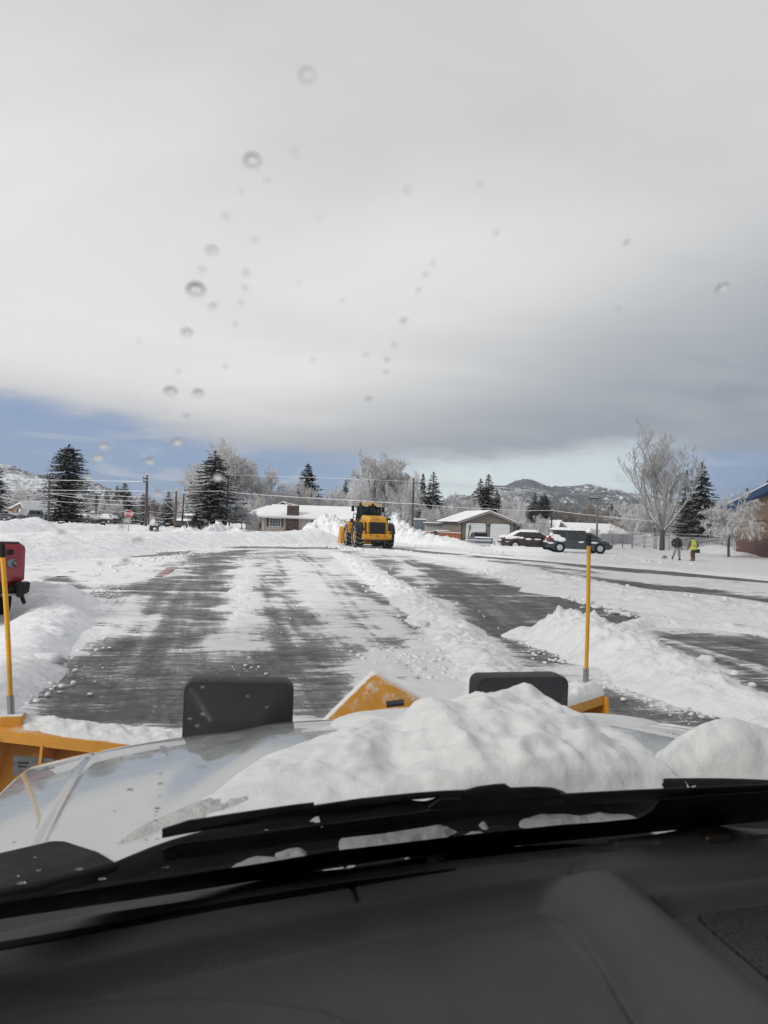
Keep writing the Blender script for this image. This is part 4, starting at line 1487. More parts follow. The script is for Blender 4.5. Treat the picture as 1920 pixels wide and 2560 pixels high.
PY = (0.66, 0.30, 0.022)
M_PLOW = snowy_mat('plough_yellow', PY, 0.38, 0.95, 1.35, 9.0, 0.9)
M_PLOWT = snowy_mat('plough_yellow_snowed', PY, 0.38, 0.62, 0.82, 16.0, 1.0)
M_ROD = mat('marker_yellow', (0.72, 0.36, 0.02), 0.45, vary=0.1, bump=0.4, bscale=120, bdist=0.003)
PC = Vector((CX + 0.02, 3.02, 0))
for s in (-1, 1):
    end = Vector((CX + s * 1.38 + (.03 if s < 0 else -.05), 3.50 + (0.06 if s > 0 else 0), 0))
    ux = (end - PC)
    Lw = ux.length
    ux.normalize()
    uy = Vector((-ux.y, ux.x, 0)) * s * -1
    if uy.y < 0:
        uy = -uy                                  # forward
    htop0, htop1 = 0.84, (0.915 if s < 0 else 0.985)

    def Q(t, f, z):
        return PC + ux * (t * Lw) + uy * f + Vector((0, 0, z))
    # moldboard: curved sheet
    mb = MB()
    rings = []
    for t in np.linspace(0, 1, 9):
        ht = htop0 + (htop1 - htop0) * t
        inner = [Q(t, 0.02 + 0.16 * (1 - (2 * q - 0.9) ** 2) * -1 + 0.0, 0.06 + (ht - 0.06) * q) for q in np.linspace(0, 1, 9)]
        outer = [p + uy * 0.008 for p in inner]
        rings.append(inner + outer[::-1])
    mb.loft(rings)
    wing = mb.build('plow_wing', M_PLOW, plow, True)
    # folded top flange
    mb = MB()
    rg = []
    for t in np.linspace(-0.0, 1, 9):
        ht = htop0 + (htop1 - htop0) * t
        rg.append([Q(t, -0.12, ht - 0.045), Q(t, -0.12, ht), Q(t, 0.05, ht + 0.012), Q(t, 0.05, ht + 0.002), Q(t, -0.108, ht - 0.01), Q(t, -0.108, ht - 0.045)])
    mb.loft(rg)
    mb.build('top_flange', M_PLOW, wing)
    # ribs and end plate
    for t in (0.18, 0.36, 0.54, 0.72, 0.86):
        ht = htop0 + (htop1 - htop0) * t
        mb = MB()
        a = ux * 0.006
        pr = [Q(t, -0.125, ht - 0.04), Q(t, -0.02, ht - 0.02), Q(t, -0.14, 0.4), Q(t, -0.02, 0.1), Q(t, -0.2, 0.1)]
        mb.hexa([p - a for p in (pr[0], pr[1], pr[3], pr[4])], [p + a for p in (pr[0], pr[1], pr[3], pr[4])])
        mb.build('rib', M_PLOW, wing)
    mb = MB()
    a = ux * 0.008
    pr = [Q(1.0, -0.14, htop1 - 0.01), Q(1.0, 0.10, htop1 + 0.012), Q(1.0, 0.10, 0.05), Q(1.0, -0.22, 0.05)]
    mb.hexa([p - a for p in pr], [p + a for p in pr])
    mb.build('end_plate', M_PLOW, wing, False, 0.004)
    mb = MB()
    mb.hexa([Q(0, -.01, 0.02), Q(1, -.01, 0.02), Q(1, .02, 0.02), Q(0, .02, 0.02)], [Q(0, -.01, 0.14), Q(1, -.01, 0.14), Q(1, .02, 0.14), Q(0, .02, 0.14)])
    mb.build('cutting_edge', M_DARKMETAL, wing)
    # snow on the flange
    X, Yq = np.meshgrid(np.linspace(0.35 if s < 0 else 0.2, 1.0, 150), np.linspace(-0.12, 0.055, 26))
    seed = 71 if s < 0 else 81
    e = np.minimum((Yq + 0.118) / 0.03, (0.052 - Yq) / 0.03)
    if s < 0:
        hh = (0.032 * np.clip(e, 0, 1) ** .6) * (0.35 + 1.1 * fbm(X * 26, Yq * 26, 4, seed)) - 0.014 * sstep(-Yq, 0.03, 0.10) - 0.02 * sstep(X, .80, .93) * sstep(-Yq, -0.02, .06)
    else:
        hh = (0.055 * np.clip(e, 0, 1) ** .6) * (0.5 + 0.9 * fbm(X * 20, Yq * 26, 4, seed))
    hh = np.where(e < 0.05, -0.01, hh)
    ht = htop0 + (htop1 - htop0) * X + 0.012 * (Yq + .12) / .17
    V = np.array(PC)[None, None] + X[..., None] * Lw * np.array(ux) + Yq[..., None] * np.array(uy)
    V[..., 2] = ht + hh
    link('snow_ledge', npmesh('snow_ledge', V.reshape(-1, 3), gridfaces(150, 26), True), wing, M_SNOWH)
    # marker rod
    base = Q(0.985 if s < 0 else .975, -0.03, htop1)
    rod = bpy.data.objects.new('marker_rod', None)
    COL.objects.link(rod)
    rod.parent = plow
    lean = Vector((-0.07, 0.02, 0.725)) if s < 0 else Vector((-0.010, 0.0, 0.775))
    p0 = base + Vector((0, 0, -0.03))
    mb = MB()
    mb.tube([p0, p0 + lean.normalized() * 0.15], 0.0145, 10)
    mb.build('rod_sleeve', M_STEEL, rod, True)
    mb = MB()
    q0, q1 = p0 + lean.normalized() * 0.14, p0 + lean
    mb.tube([q0 + (q1 - q0) * t + Vector((0.004 * sin(t * 3), 0, 0)) for t in np.linspace(0, 1, 8)], 0.0100, 10)
    mb.build('rod', M_ROD, rod, True)
    mb = MB()
    mb.tube([q1 - lean.normalized() * 0.005, q1 + lean.normalized() * 0.05], 0.0135, 10)
    mb.build('rod_cap', M_BLACK, rod, True)
    mb = MB()
    mb.lathe([(0.001, 0.058), (0.014, 0.06), (0.016, 0.068), (0.010, 0.08), (0.001, 0.084)], tuple(q1), 'z', 10)
    if s > 0:
        mb.build('snow_tuft', M_SNOWH, rod, True)
    # bracket at the rod foot
    mb = MB()
    mb.box(base + Vector((0, 0, 0.02)), (0.09, 0.08, 0.05))
    mb.build('rod_bracket', M_PLOWT, rod, False, 0.008)
    if s < 0:
        # maker's plate and round warning mark on the back of the left wing (unreadable smears in the photo)
        mb = MB()
        mb.hexa([Q(.94, -.118, .74), Q(.82, -.118, .735), Q(.82, -.126, .735), Q(.94, -.126, .74)], [Q(.94, -.118, .82), Q(.82, -.118, .815), Q(.82, -.126, .815), Q(.94, -.126, .82)])
        mb.build('maker_plate', mat('plate_grey', (0.12, 0.12, 0.12), 0.5, vary=.3, scale=40), wing)
        mb = MB()
        for u0, z0, du in ((.925, .79, .03), (.925, .775, .025), (.90, .757, .02)):
            mb.hexa([Q(u0, -.1265, z0), Q(u0 - du, -.1265, z0), Q(u0 - du, -.128, z0), Q(u0, -.128, z0)], [Q(u0, -.1265, z0 + .006), Q(u0 - du, -.1265, z0 + .006), Q(u0 - du, -.128, z0 + .006), Q(u0, -.128, z0 + .006)])
        mb.build('plate_print', M_BLACK, wing)

# centre plate over the hinge
mb = MB()
ap = TRUCK_I @ at(935, 1682, 3.0)
rp = TRUCK_I @ at(1060, 1752, 2.97)
lp = TRUCK_I @ at(826, 1790, 2.93)
zb = 0.80
def ext(p, q, z):
    t = (z - p.z) / (q.z - p.z)
    return p + (q - p) * t
rb, lb = ext(ap, rp, zb), ext(ap, lp, zb)
a1_, a2_ = ap + (lp - ap) * 0.09, ap + (rp - ap) * 0.07
am = ap + Vector((0, 0, -0.004))
front = [lb, a1_, am, a2_, rb]
back = [p + Vector((0.0, 0.022, 0.012)) for p in front]
mb.raw(front + back, [(0, 1, 2, 3, 4), (9, 8, 7, 6, 5)] + [(i, (i + 1) % 5, 5 + (i + 1) % 5, 5 + i) for i in range(5)])
cp = mb.build('centre_plate', snowy_mat('plough_yellow_dusted', PY, 0.38, 0.36, 0.62, 17.0, 0.9), plow, False, 0.004)
mb = MB()
c0, c1 = TRUCK_I @ at(930, 1765, 2.86), TRUCK_I @ at(1010, 1756, 2.86)
mb.tube([c0.lerp(c1, .45), c1], 0.012, 8)
mb.build('hinge_pin', M_DARKMETAL, plow, True)
mb = MB()
for s in (-1, 1):
    mb.tube([(CX + s * .30, 2.46, .45), (CX + s * .30, 2.56, 1.05)], 0.035, 8)
    mb.tube([(CX + s * .30, 2.5, .45), (CX + s * .06, 3.0, .40)], 0.04, 8)
mb.tube([(CX - .55, 2.56, 1.03), (CX + .62, 2.56, 1.03)], 0.03, 8)
mb.build('mount_frame', M_DARKMETAL, plow, True)

# two plough headlights seen from behind
def rrect(w, h, y, cx, cz, r):
    pts = []
    for qx, qz, a0 in ((1, 1, 0), (-1, 1, pi / 2), (-1, -1, pi), (1, -1, 1.5 * pi)):
        for k in range(5):
            a = a0 + k * pi / 8
            pts.append((cx + qx * (w / 2 - r) + r * cos(a), y, cz + qz * (h / 2 - r) + r * sin(a)))
    return pts


M_LIGHTB = mat('light_housing', (0.011, 0.013, 0.016), 0.5, spec=.35, bump=0.1, bscale=200, bdist=.001)
for (px, py, Yd, rz, dw) in ((599, 1704, 2.5, R(-7), 1.0), (1308, 1691, 2.75, R(0), 1.0)):
    pt = TRUCK_I @ at(px, py, Yd)
    lt = bpy.data.objects.new('plow_light', None)
    COL.objects.link(lt)
    lt.parent = plow
    lt.location = (pt.x, pt.y, pt.z - 0.125)
    lt.rotation_euler = (R(2), 0, rz)
    mb = MB()
    w, h = 0.352 * dw, 0.25
    mb.loft([rrect(w * .98, h * .98, 0.085, 0, 0, .03), rrect(w, h, 0.06, 0, 0, .032), rrect(w, h, 0.0, 0, 0, .032), rrect(w * .985, h * .98, -0.006, 0, 0, .03),
             rrect(w * .93, h * .90, -0.010, 0, -.004, .026), rrect(w * .50, h * .50, -0.095, 0, -.03, .02), rrect(w * .46, h * .46, -0.10, 0, -.03, .018)])
    mb.build('light_housing', M_LIGHTB, lt, True)
    mb = MB()
    mb.loft([rrect(w * .92, h * .9, 0.084, 0, 0, .03), rrect(w * .9, h * .86, 0.094, 0, 0, .03)])
    mb.build('light_lens', M_CARGLASS, lt)

# ================================================================== BUILDINGS
def siding_mat(name, col, pitch, vertical=False, vary=.08):
    m, g, b, out = new_mat(name)
    co = g.tc('Object')
    x, y, z = g.xyz(co)
    s = g.add(x, g.mul(y, 0.7)) if vertical else z
    saw = g.m('FRACT', g.m('DIVIDE', s, pitch))
    nz = g.noise(co, 3, 5, 0.6)
    c = g.mix(g.ss(nz, .3, .7), tuple(q * (1 - vary) for q in col), tuple(q * (1 + vary) for q in col))
    c = g.mix(g.ss(saw, 0.0, 0.12, 0.5, 0.0), c, tuple(q * .45 for q in col))
    g.put(b.inputs['Base Color'], c)
    b.inputs['Roughness'].default_value = 0.75
    g.put(b.inputs['Normal'], g.bump(saw, 0.6, 0.02))
    return m


M_SIDING = siding_mat('cream_siding', (0.43, 0.39, 0.35), 0.30)
M_TAUPE = siding_mat('taupe_siding', (0.20, 0.175, 0.152), 0.22, True)
M_GREYSID = siding_mat('grey_siding', (0.26, 0.29, 0.31), 0.25)
M_TAN = mat('tan_wall', (0.36, 0.235, 0.15), 0.85, vary=.1, scale=2)
M_BROWND = mat('dark_brown_wood', (0.062, 0.040, 0.032), 0.8)
M_TRIM = mat('white_trim', (0.66, 0.66, 0.65), 0.55, vary=.05)
M_DTRIM = mat('dark_trim', (0.045, 0.038, 0.034), 0.6)
M_DOORW = siding_mat('white_garage_door', (0.66, 0.68, 0.68), 0.56, False, .03)
M_ROOFSNOW = snow_mat('roof_snow', 0.9, 0.25, 0.08, 0.0, 8.0, 0.01)

m, g, b, out = new_mat('chimney_stone')
co = g.tc('Object')
vo = g.voro(g.map(co, (1, 1, 1.3)), 4.2)
ve = g.voro(g.map(co, (1, 1, 1.3)), 4.2, 'DISTANCE_TO_EDGE')
vc = g.voro(g.map(co, (1, 1, 1.3)), 4.2, 'F1', 1)
c = g.mix(g.xyz(vc)[0], (0.040, 0.024, 0.022), (0.13, 0.085, 0.075))
g.put(b.inputs['Base Color'], g.mix(g.ss(ve, 0.0, 0.05, 0.7, 0), c, (0.10, 0.09, 0.085)))
b.inputs['Roughness'].default_value = .85
g.put(b.inputs['Normal'], g.bump(ve, 1.0, 0.05))
M_STONE = m


def win(parent, x0, x1, z0, z1, y, cols=1, rows=1, fr=.09, ax='y', m=None):
    """window on a wall whose outside faces -y: frame, pane, muntins"""
    mb = MB()
    for a, c2, e, f in ((x0 - fr, x1 + fr, z1, z1 + fr), (x0 - fr, x1 + fr, z0 - fr, z0), (x0 - fr, x0, z0, z1), (x1, x1 + fr, z0, z1)):
        mb.box(((a + c2) / 2, y - .03, (e + f) / 2), (c2 - a, .07, f - e))
    for k in range(1, cols):
        xx_ = x0 + (x1 - x0) * k / cols
        mb.box((xx_, y - .015, (z0 + z1) / 2), (.035, .03, z1 - z0))
    for k in range(1, rows):
        zz_ = z0 + (z1 - z0) * k / rows
        mb.box(((x0 + x1) / 2, y - .013, zz_), (x1 - x0, .026, .035))
    w = mb.build('window', M_TRIM, parent)
    mb = MB()
    mb.box(((x0 + x1) / 2, y - .005, (z0 + z1) / 2), (x1 - x0, .014, z1 - z0))
    mb.build('pane', m or M_WINGLASS, w)
    return w


def hip_roof(x0, x1, y0, y1, ze, zr, r0, r1, th=.16, ym=None):
    """snow slab of a hip/gable roof: eave rectangle, ridge r0..r1 at mid depth"""
    ym = (y0 + y1) / 2 if ym is None else ym
    mb = MB()
    bt = [(x0, y0, ze), (x1, y0, ze), (x1, y1, ze), (x0, y1, ze)]
    tp = [(x0, y0, ze + th), (x1, y0, ze + th), (x1, y1, ze + th), (x0, y1, ze + th)]
    rg = [(r0, ym, zr + th), (r1, ym, zr + th)]
    mb.raw(bt + tp + rg, [(3, 2, 1, 0), (0, 1, 5, 4), (1, 2, 6, 5), (2, 3, 7, 6), (3, 0, 4, 7), (4, 5, 9, 8), (6, 7, 8, 9), (5, 6, 9), (7, 4, 8)])
    return mb


# ---- white ranch house (its own coordinates: x to the right, front wall at y = 0)
HY_ = 118.0
hx0 = xat(653, HY_)
house = thing('ranch_house', 'low cream ranch house under a white roof with broad brown stone chimney', 'house', (hx0, HY_, 0), R(-2))
def hX(px): return (xat(px, HY_) - hx0)
Wm = hX(893)
mb = MB()
mb.box((Wm / 2, 5.0, 1.1), (Wm, 10.0, 2.3))
wl = mb.build('wall', M_SIDING, house)
mb = MB()
mb.box((hX(628), 8.2, 1.15), (hX(653) - hX(597), 9.0, 2.4))
mb.build('garage_wall', siding_mat('brownish_siding', (0.24, 0.215, 0.195), 0.3), house)
mb = MB()
mb.box((-0.35, 2.6, 1.1), (0.5, 5.0, 2.2))
mb.build('porch_panel', M_BROWND, house)
rf = hip_roof(hX(643), Wm + .6, -.7, 11, 2.22, 4.15, hX(664), hX(880)).build('roof', M_ROOFSNOW, house, False, .05)
mb = MB()
mb.box(((hX(643) + Wm + .6) / 2, -.72, 2.15), (Wm + .6 - hX(643), .05, .14))
mb.build('gutter', M_TRIM, rf)
hip_roof(hX(594), hX(665), 3.2, 13, 2.42, 3.95, hX(640), hX(668)).build('garage_roof', M_ROOFSNOW, house, False, .05)
mb = MB()
gx_, gy_ = hX(684), 7.5
mb.prism([(gx_ - 1.05, 4.0), (gx_ + 2.3, 4.0), (gx_ + 1.9, 4.15), (gx_, 4.72)], 'y', gy_, gy_ + 5)
gb = mb.build('gable', M_BROWND, house)
mb = MB()
mb.tube([(gx_ - 1.2, gy_ - .1, 4.1), (gx_, gy_ - .1, 4.82), (gx_ + 1.05, gy_ - .1, 4.2)], .075, 4)
mb.tube([(gx_, gy_ + .2, 4.84), (gx_ + 2.4, gy_ + .2, 4.25)], .07, 4)
mb.build('gable_snow', M_ROOFSNOW, gb)
mb = MB()
cx0, cx1 = hX(715), hX(746)
mb.box(((cx0 + cx1) / 2, .1, .5), (cx1 - cx0, 1.0, 3.4))
mb.box(((cx0 + cx1) / 2, .25, 3.15), ((cx1 - cx0) * .92, .9, 1.9))
ch = mb.build('chimney', M_STONE, house, False, .05)
mb = MB()
mb.box(((cx0 + cx1) / 2, .25, 4.13), ((cx1 - cx0) * .95, .95, .10))
mb.box(((cx0 + cx1) / 2, -.12, 2.235), ((cx1 - cx0) * 1.0, .55, .06))
mb.build('chimney_snow', M_ROOFSNOW, ch, False, .03)
win(wl, hX(674), hX(701), .85, 1.98, 0, 4, 3, .11)
for px in (669, 704.5):
    mb = MB()
    mb.box((hX(px), -.03, 1.42), (.33, .06, 1.35))
    for k in range(6):
        mb.box((hX(px), -.065, .9 + k * .21), (.24, .02, .1))
    mb.build('shutter', M_DTRIM, house)
win(wl, hX(776), hX(786), .9, 1.9, 0, 1, 1, .06)
win(wl, hX(796), hX(808), 1.1, 1.9, 0, 2, 1, .06)
mb = MB()
mb.tube([(hX(656), -.6, 2.1), (hX(659), -.15, 1.9), (hX(659), -.08, .2)], .05, 6)
mb.tube([(hX(748), -.5, 2.1), (hX(748), -.08, 1.9), (hX(748), -.08, .3), (hX(752), -.1, .15), (hX(770), -.1, .12)], .05, 6)
mb.build('downspout', M_TRIM, house)

# ---- taupe garage with two doors
garage = thing('garage', 'taupe two door garage with a snowy gable roof and white roll up doors', 'garage', (xat(1153, 98), 98, 0), R(11.4))
GW, GL, GE, GR = 7.05, 9.2, 2.52, 3.80
mb = MB()
mb.prism([(0, -.2), (GW, -.2), (GW, GE), (GW / 2, GR), (0, GE)], 'y', 0, GL)
gw = mb.build('wall', M_TAUPE, garage)
sl_ = (GR - GE) / (GW / 2)
for s, nm in ((-1, 'roof'), (1, 'roof')):
    mb = MB()
    xo = -.65 if s < 0 else GW + .65
    ze = GE - .65 * sl_
    def slab(a, c2):
        mb.raw([(xo, -.5, ze + a), (GW / 2, -.5, GR + a), (GW / 2, GL + .5, GR + a), (xo, GL + .5, ze + a),
                (xo, -.5, ze + c2), (GW / 2, -.5, GR + c2), (GW / 2, GL + .5, GR + c2), (xo, GL + .5, ze + c2)],
               [(3, 2, 1, 0), (4, 5, 6, 7), (0, 1, 5, 4), (1, 2, 6, 5), (2, 3, 7, 6), (3, 0, 4, 7)])
    slab(.09, .21)
    rr_ = mb.build('roof', M_ROOFSNOW, garage)
    mb = MB()
    slab(0.0, .088)
    mb.build('roof_edge', M_DTRIM, rr_)
    mb = MB()
    mb.raw([(xo, -.52, ze - .16), (GW / 2, -.52, GR - .16), (GW / 2, -.52, GR - .005), (xo, -.52, ze - .005), (xo, -.49, ze - .16), (GW / 2, -.49, GR - .16), (GW / 2, -.49, GR - .005), (xo, -.49, ze - .005)],
           [(0, 1, 2, 3), (7, 6, 5, 4), (0, 4, 5, 1), (1, 5, 6, 2), (2, 6, 7, 3), (3, 7, 4, 0)])
    mb.build('fascia', mat('fascia_taupe', (0.30, 0.27, 0.245), .7) if s < 0 else MATS['fascia_taupe'], rr_)
mb = MB()
for x in (0, GW):
    mb.box((x, 0, 1.2), (.14, .14, 2.7))
mb.build('corner_board', M_DTRIM, garage)
for x0, x1 in ((.55, 3.22), (3.82, 6.48)):
    def door_outline(gr_, r):
        pts = [(x0 - gr_, -.1), (x1 + gr_, -.1)]
        for k in range(6):
            a = k * pi / 10
            pts.append((x1 + gr_ - r + r * cos(a), 2.30 + gr_ - r + r * sin(a)))
        for k in range(6):
            a = pi / 2 + k * pi / 10
            pts.append((x0 - gr_ + r + r * cos(a), 2.30 + gr_ - r + r * sin(a)))
        return pts
    mb = MB()
    mb.prism(door_outline(.09, .34), 'y', -.03, .01)
    d_ = mb.build('garage_door', M_DTRIM, garage)
    mb = MB()
    mb.prism(door_outline(0, .30), 'y', -.05, -.028)
    mb.build('door_panel', M_DOORW, d_)
mb = MB()
mb.box((3.52, -.10, 2.02), (.12, .14, .2))
mb.tube([(3.52, -.03, 2.14), (3.52, -.14, 2.16), (3.52, -.14, 2.1)], .02, 6)
mb.build('wall_lamp', M_BLACK, garage)

# ---- brick school building at the right edge
BX, BY = xat(1840, 72), 72.0
brick = thing('brick_building', 'tan brick building with blue roof edge at the right edge of the lot', 'building', (BX, BY, 0))
def brick_mat(name, c1, c2, mortar):
    m, g, b, out = new_mat(name)
    co = g.tc('Object')
    x, y, z = g.xyz(co)
    bt = g.n('ShaderNodeTexBrick')
    g.put(bt.inputs['Vector'], g.comb(g.add(x, y), z, 0.0))
    for k, v in (('Color1', (*c1, 1)), ('Color2', (*c2, 1)), ('Mortar', (*mortar, 1)), ('Scale', 1.0), ('Mortar Size', .012), ('Brick Width', .40), ('Row Height', .20)):
        bt.inputs[k].default_value = v
    nz = g.noise(co, 1.2, 5, .6)
    g.put(b.inputs['Base Color'], g.mix(g.ss(nz, .3, .7, 0, .35), bt.outputs[0], tuple(q * .7 for q in c1)))
    b.inputs['Roughness'].default_value = .85
    g.put(b.inputs['Normal'], g.bump(bt.outputs[1], -.5, .01))
    return m
M_BTAN = brick_mat('tan_brick', (0.24, 0.165, 0.105), (0.20, 0.135, 0.085), (0.30, 0.24, 0.18))
M_BRED = brick_mat('red_brick', (0.125, 0.062, 0.056), (0.15, 0.075, 0.068), (0.17, 0.12, 0.11))
M_BLUE = mat('blue_metal', (0.020, 0.060, 0.165), .45, vary=.06)
ridge_y, ez = -14.0, 4.75
rz_ = ez + 14 * .205
mb = MB()
def gab(a, c2, x0, x1):   # wall band between heights a and c2 under the gable
    n_ = len(mb.v)
    mb.prism([(0, a), (0, min(c2, ez)), (ridge_y, c2 if c2 < ez else rz_), (2 * ridge_y, min(c2, ez)), (2 * ridge_y, a)], 'x', x0, x1)
gab(-.3, 9, 0.02, 18)
wl = mb.build('wall', M_BTAN, brick)
for a, c2, nm in ((-.3, 1.32, 'brick_base'), (1.42, 1.62, 'brick_band'), (3.05, 3.25, 'brick_band')):
    mb = MB()
    mb.box((9, ridge_y, (a + c2) / 2), (18.04, 28.04, c2 - a))
    mb.build(nm, M_BRED, wl)
for s in (0, 1):
    mb = MB()
    y0 = .7 if s == 0 else 2 * ridge_y - .7
    z0, rz_ = ez - .7 * .205 - .5, ez + 14 * .205 - .5
    mb.raw([(-.7, y0, z0), (-.7, ridge_y, rz_), (18, ridge_y, rz_), (18, y0, z0), (-.7, y0, z0 + .62), (-.7, ridge_y, rz_ + .62), (18, ridge_y, rz_ + .62), (18, y0, z0 + .62)],
           [(3, 2, 1, 0), (4, 5, 6, 7), (0, 1, 5, 4), (1, 2, 6, 5), (2, 3, 7, 6), (3, 0, 4, 7)])
    rf = mb.build('roof', M_BLUE, brick)
    mb = MB()
    mb.raw([(-.6, y0, z0 + .63), (-.6, ridge_y, rz_ + .63), (18, ridge_y, rz_ + .63), (18, y0, z0 + .63), (-.55, y0, z0 + .80), (-.55, ridge_y, rz_ + .80), (18, ridge_y, rz_ + .80), (18, y0, z0 + .80)],
           [(3, 2, 1, 0), (4, 5, 6, 7), (0, 1, 5, 4), (1, 2, 6, 5), (2, 3, 7, 6), (3, 0, 4, 7)])
    mb.build('roof_snow', M_ROOFSNOW, rf)
for k in range(5):     # thin soldier courses that stand proud under the gable
    mb = MB()
    y_a, z_a = -1.2 - k * 2.3, 4.55 + k * .45
    mb.box((0.0, (y_a + 2 * ridge_y - y_a) / 2, z_a - .55), (.05, max(.5, (-2 * ridge_y - 2 * abs(y_a)) ), .05))
    mb.build('brick_course', M_BTAN, wl)


def simple_house(name, label, px0, px1, Y, ze_row, zr_row, ridge_px, depth, wm, gable_front=True, over=.4, chim=None, snow=.25, base=-.5):
    x0, x1 = xat(px0, Y), xat(px1, Y)
    ze, zr = zat(px0, ze_row, Y), zat(ridge_px, zr_row, Y)
    h = thing(name, label, 'house', (x0, Y, 0))
    w = x1 - x0
    rx = xat(ridge_px, Y) - x0
    mb = MB()
    if gable_front:
        mb.prism([(0, base), (w, base), (w, ze), (rx, zr), (0, ze)], 'y', 0, depth)
        wl = mb.build('wall', wm, h)
        for xo, xz in ((-over, ze - over * (zr - ze) / max(rx, .1)), (w + over, ze - over * (zr - ze) / max(w - rx, .1))):
            mb = MB()
            mb.raw([(xo, -.4, xz), (rx, -.4, zr), (rx, depth + .4, zr), (xo, depth + .4, xz), (xo, -.4, xz + snow), (rx, -.4, zr + snow), (rx, depth + .4, zr + snow), (xo, depth + .4, xz + snow)],
                   [(3, 2, 1, 0), (4, 5, 6, 7), (0, 1, 5, 4), (1, 2, 6, 5), (2, 3, 7, 6), (3, 0, 4, 7)])
            mb.build('roof', M_ROOFSNOW, h)
    else:
        mb.box((w / 2, depth / 2, (base + ze) / 2), (w, depth, ze - base))
        wl = mb.build('wall', wm, h)
        hip_roof(-over, w + over, -over, depth + over, ze, zr, w * .12, w * .88, snow).build('roof', M_ROOFSNOW, h, False, .04)
    return h, wl, w, ze, zr


h, wl, w, ze, zr = simple_house('cottage', 'small tan cottage with snowy gable behind the far left spruce', 12, 63, 125, 1279, 1258, 51, 8, M_TAN)
win(wl, w * .55, w * .66, 1.4, 2.2, 0, 1, 1, .08)
mb = MB(); mb.box((w * .80, -.03, 1.1), (.8, .06, 2.0)); mb.build('door', M_TRIM, h)
h, wl, w, ze, zr = simple_house('cottage', 'grey sided house with snowy gable between tan cottage and tall spruce', 58, 108, 142, 1283, 1255, 79, 9, M_GREYSID)
win(wl, w * .12, w * .5, 0.6, 1.5, 0, 3, 1, .08)
h, wl, w, ze, zr = simple_house('cottage', 'white house half hidden behind the dark spruce by the mailboxes', 462, 490, 135, 1298, 1288, 475, 6, M_TRIM)
h, wl, w, ze, zr = simple_house('low_house', 'grey gabled low house with wide white roof behind the minivan', 1390, 1432, 112, 1330, 1304, 1399, 7, M_GREYSID, True, .5)
rw = xat(1592, 112) - xat(1392, 112)
mb = MB(); mb.box((rw / 2, 6.5, .6), (rw, 6, 2.2)); mb.build('long_wall', M_SIDING, h)
hip_roof(.2, rw + .5, 2.4, 10.5, 1.35, 2.75, .6, rw - 1.9, .25).build('long_roof', M_ROOFSNOW, h, False, .04)
mb = MB(); mb.box((xat(1569, 112) - xat(1390, 112), 7.0, 2.75), (.85, .85, 1.3)); mb.build('chimney', mat('brick_red', (0.13, .06, .045), .8), h)
mb = MB(); mb.prism([(.55, 1.95), (.95, 1.95), (.75, 2.4)], 'y', -.04, .01); mb.build('gable_vent', M_DTRIM, h)
sh = thing('shed', 'blue grey flat roofed shed behind the brown board fence', 'shed', (xat(1036, 112), 112, 0))
mb = MB(); mb.box((.8, 1.2, 1.1), (1.6, 2.4, 2.9)); mb.build('wall', mat('blue_grey_wall', (0.12, 0.15, 0.17), .7, vary=.2, scale=3), sh)
mb = MB(); mb.box((.8, 1.2, 2.63), (1.8, 2.6, .16)); mb.build('roof_snow', M_ROOFSNOW, sh, False, .04)
sh = thing('carport', 'low pale carport with a flat snowy roof left of the garage', 'carport', (xat(1063, 108), 108, 0))
mb = MB(); mb.box((1.3, 1.5, .9), (2.5, 2.6, 2.0)); mb.build('wall', mat('pale_panel', (0.34, .35, .35), .7), sh)
mb = MB(); mb.box((1.3, 1.4, 2.02), (3.0, 3.2, .12)); mb.build('roof', M_DTRIM, sh)
mb = MB(); mb.box((1.3, 1.4, 2.16), (3.0, 3.2, .15)); mb.build('roof_snow', M_ROOFSNOW, sh, False, .04)
sh = thing('covered_boat', 'dark low trailer cover with snow on it behind the board fence', 'trailer', (xat(1085, 101), 101, 0))
mb = MB(); mb.box((1.0, .6, .85), (2.4, 1.0, .5), None, (.8, .6)); mb.build('cover', M_DTRIM, sh)
mb = MB(); mb.box((1.0, .6, 1.14), (2.3, .9, .1), None, (.7, .6)); mb.build('cover_snow', M_ROOFSNOW, sh, False, .02)

# ================================================================== FENCES
fence = thing('board_fence', 'reddish brown board fence between grubby snow heap and the garage', 'fence')
M_BOARD = [mat('cedar_board_%s' % n, c, .8, vary=.2, scale=2) for n, c in (('a', (.24, .085, .040)), ('b', (.20, .068, .033)), ('c', (.27, .105, .052)))]
fA, fB = Vector((xat(1008, 107), 107, 0)), Vector((xat(1152, 97.6), 97.6, 0))
nB = 54
fd = (fB - fA)
brd = {}
for k in range(nB):
    t0, t1 = k / nB, (k + .94) / nB
    p, q = fA + fd * t0, fA + fd * t1
    key = k % 3
    if key not in brd:
        mb = MB()
        mb.box((0, 0, .40), (fd.length / nB * .95, .022, 1.2))
        me_o = mb.build('board', M_BOARD[key], fence)
        brd[key] = me_o
        o = me_o
    else:
        o = brd[key].copy()
        COL.objects.link(o)
    o.location = (p + q) / 2 + Vector((0, random.uniform(-.012, .012), random.uniform(-.03, .01) - .05 + .03 * t0))
    o.rotation_euler = (0, 0, math.atan2(fd.y, fd.x))
mb = MB()
mb.tube([fA + Vector((0, -.05, .98)), fB + Vector((0, -.05, .96))], .035, 6)
mb.build('snow_cap', M_SNOWF, fence)
mb = MB()
for t in np.linspace(0, 1, 6):
    mb.box(fA + fd * t + Vector((0, .08, .42)), (.1, .1, 1.1))
mb.build('fence_post', M_BROWND, fence)

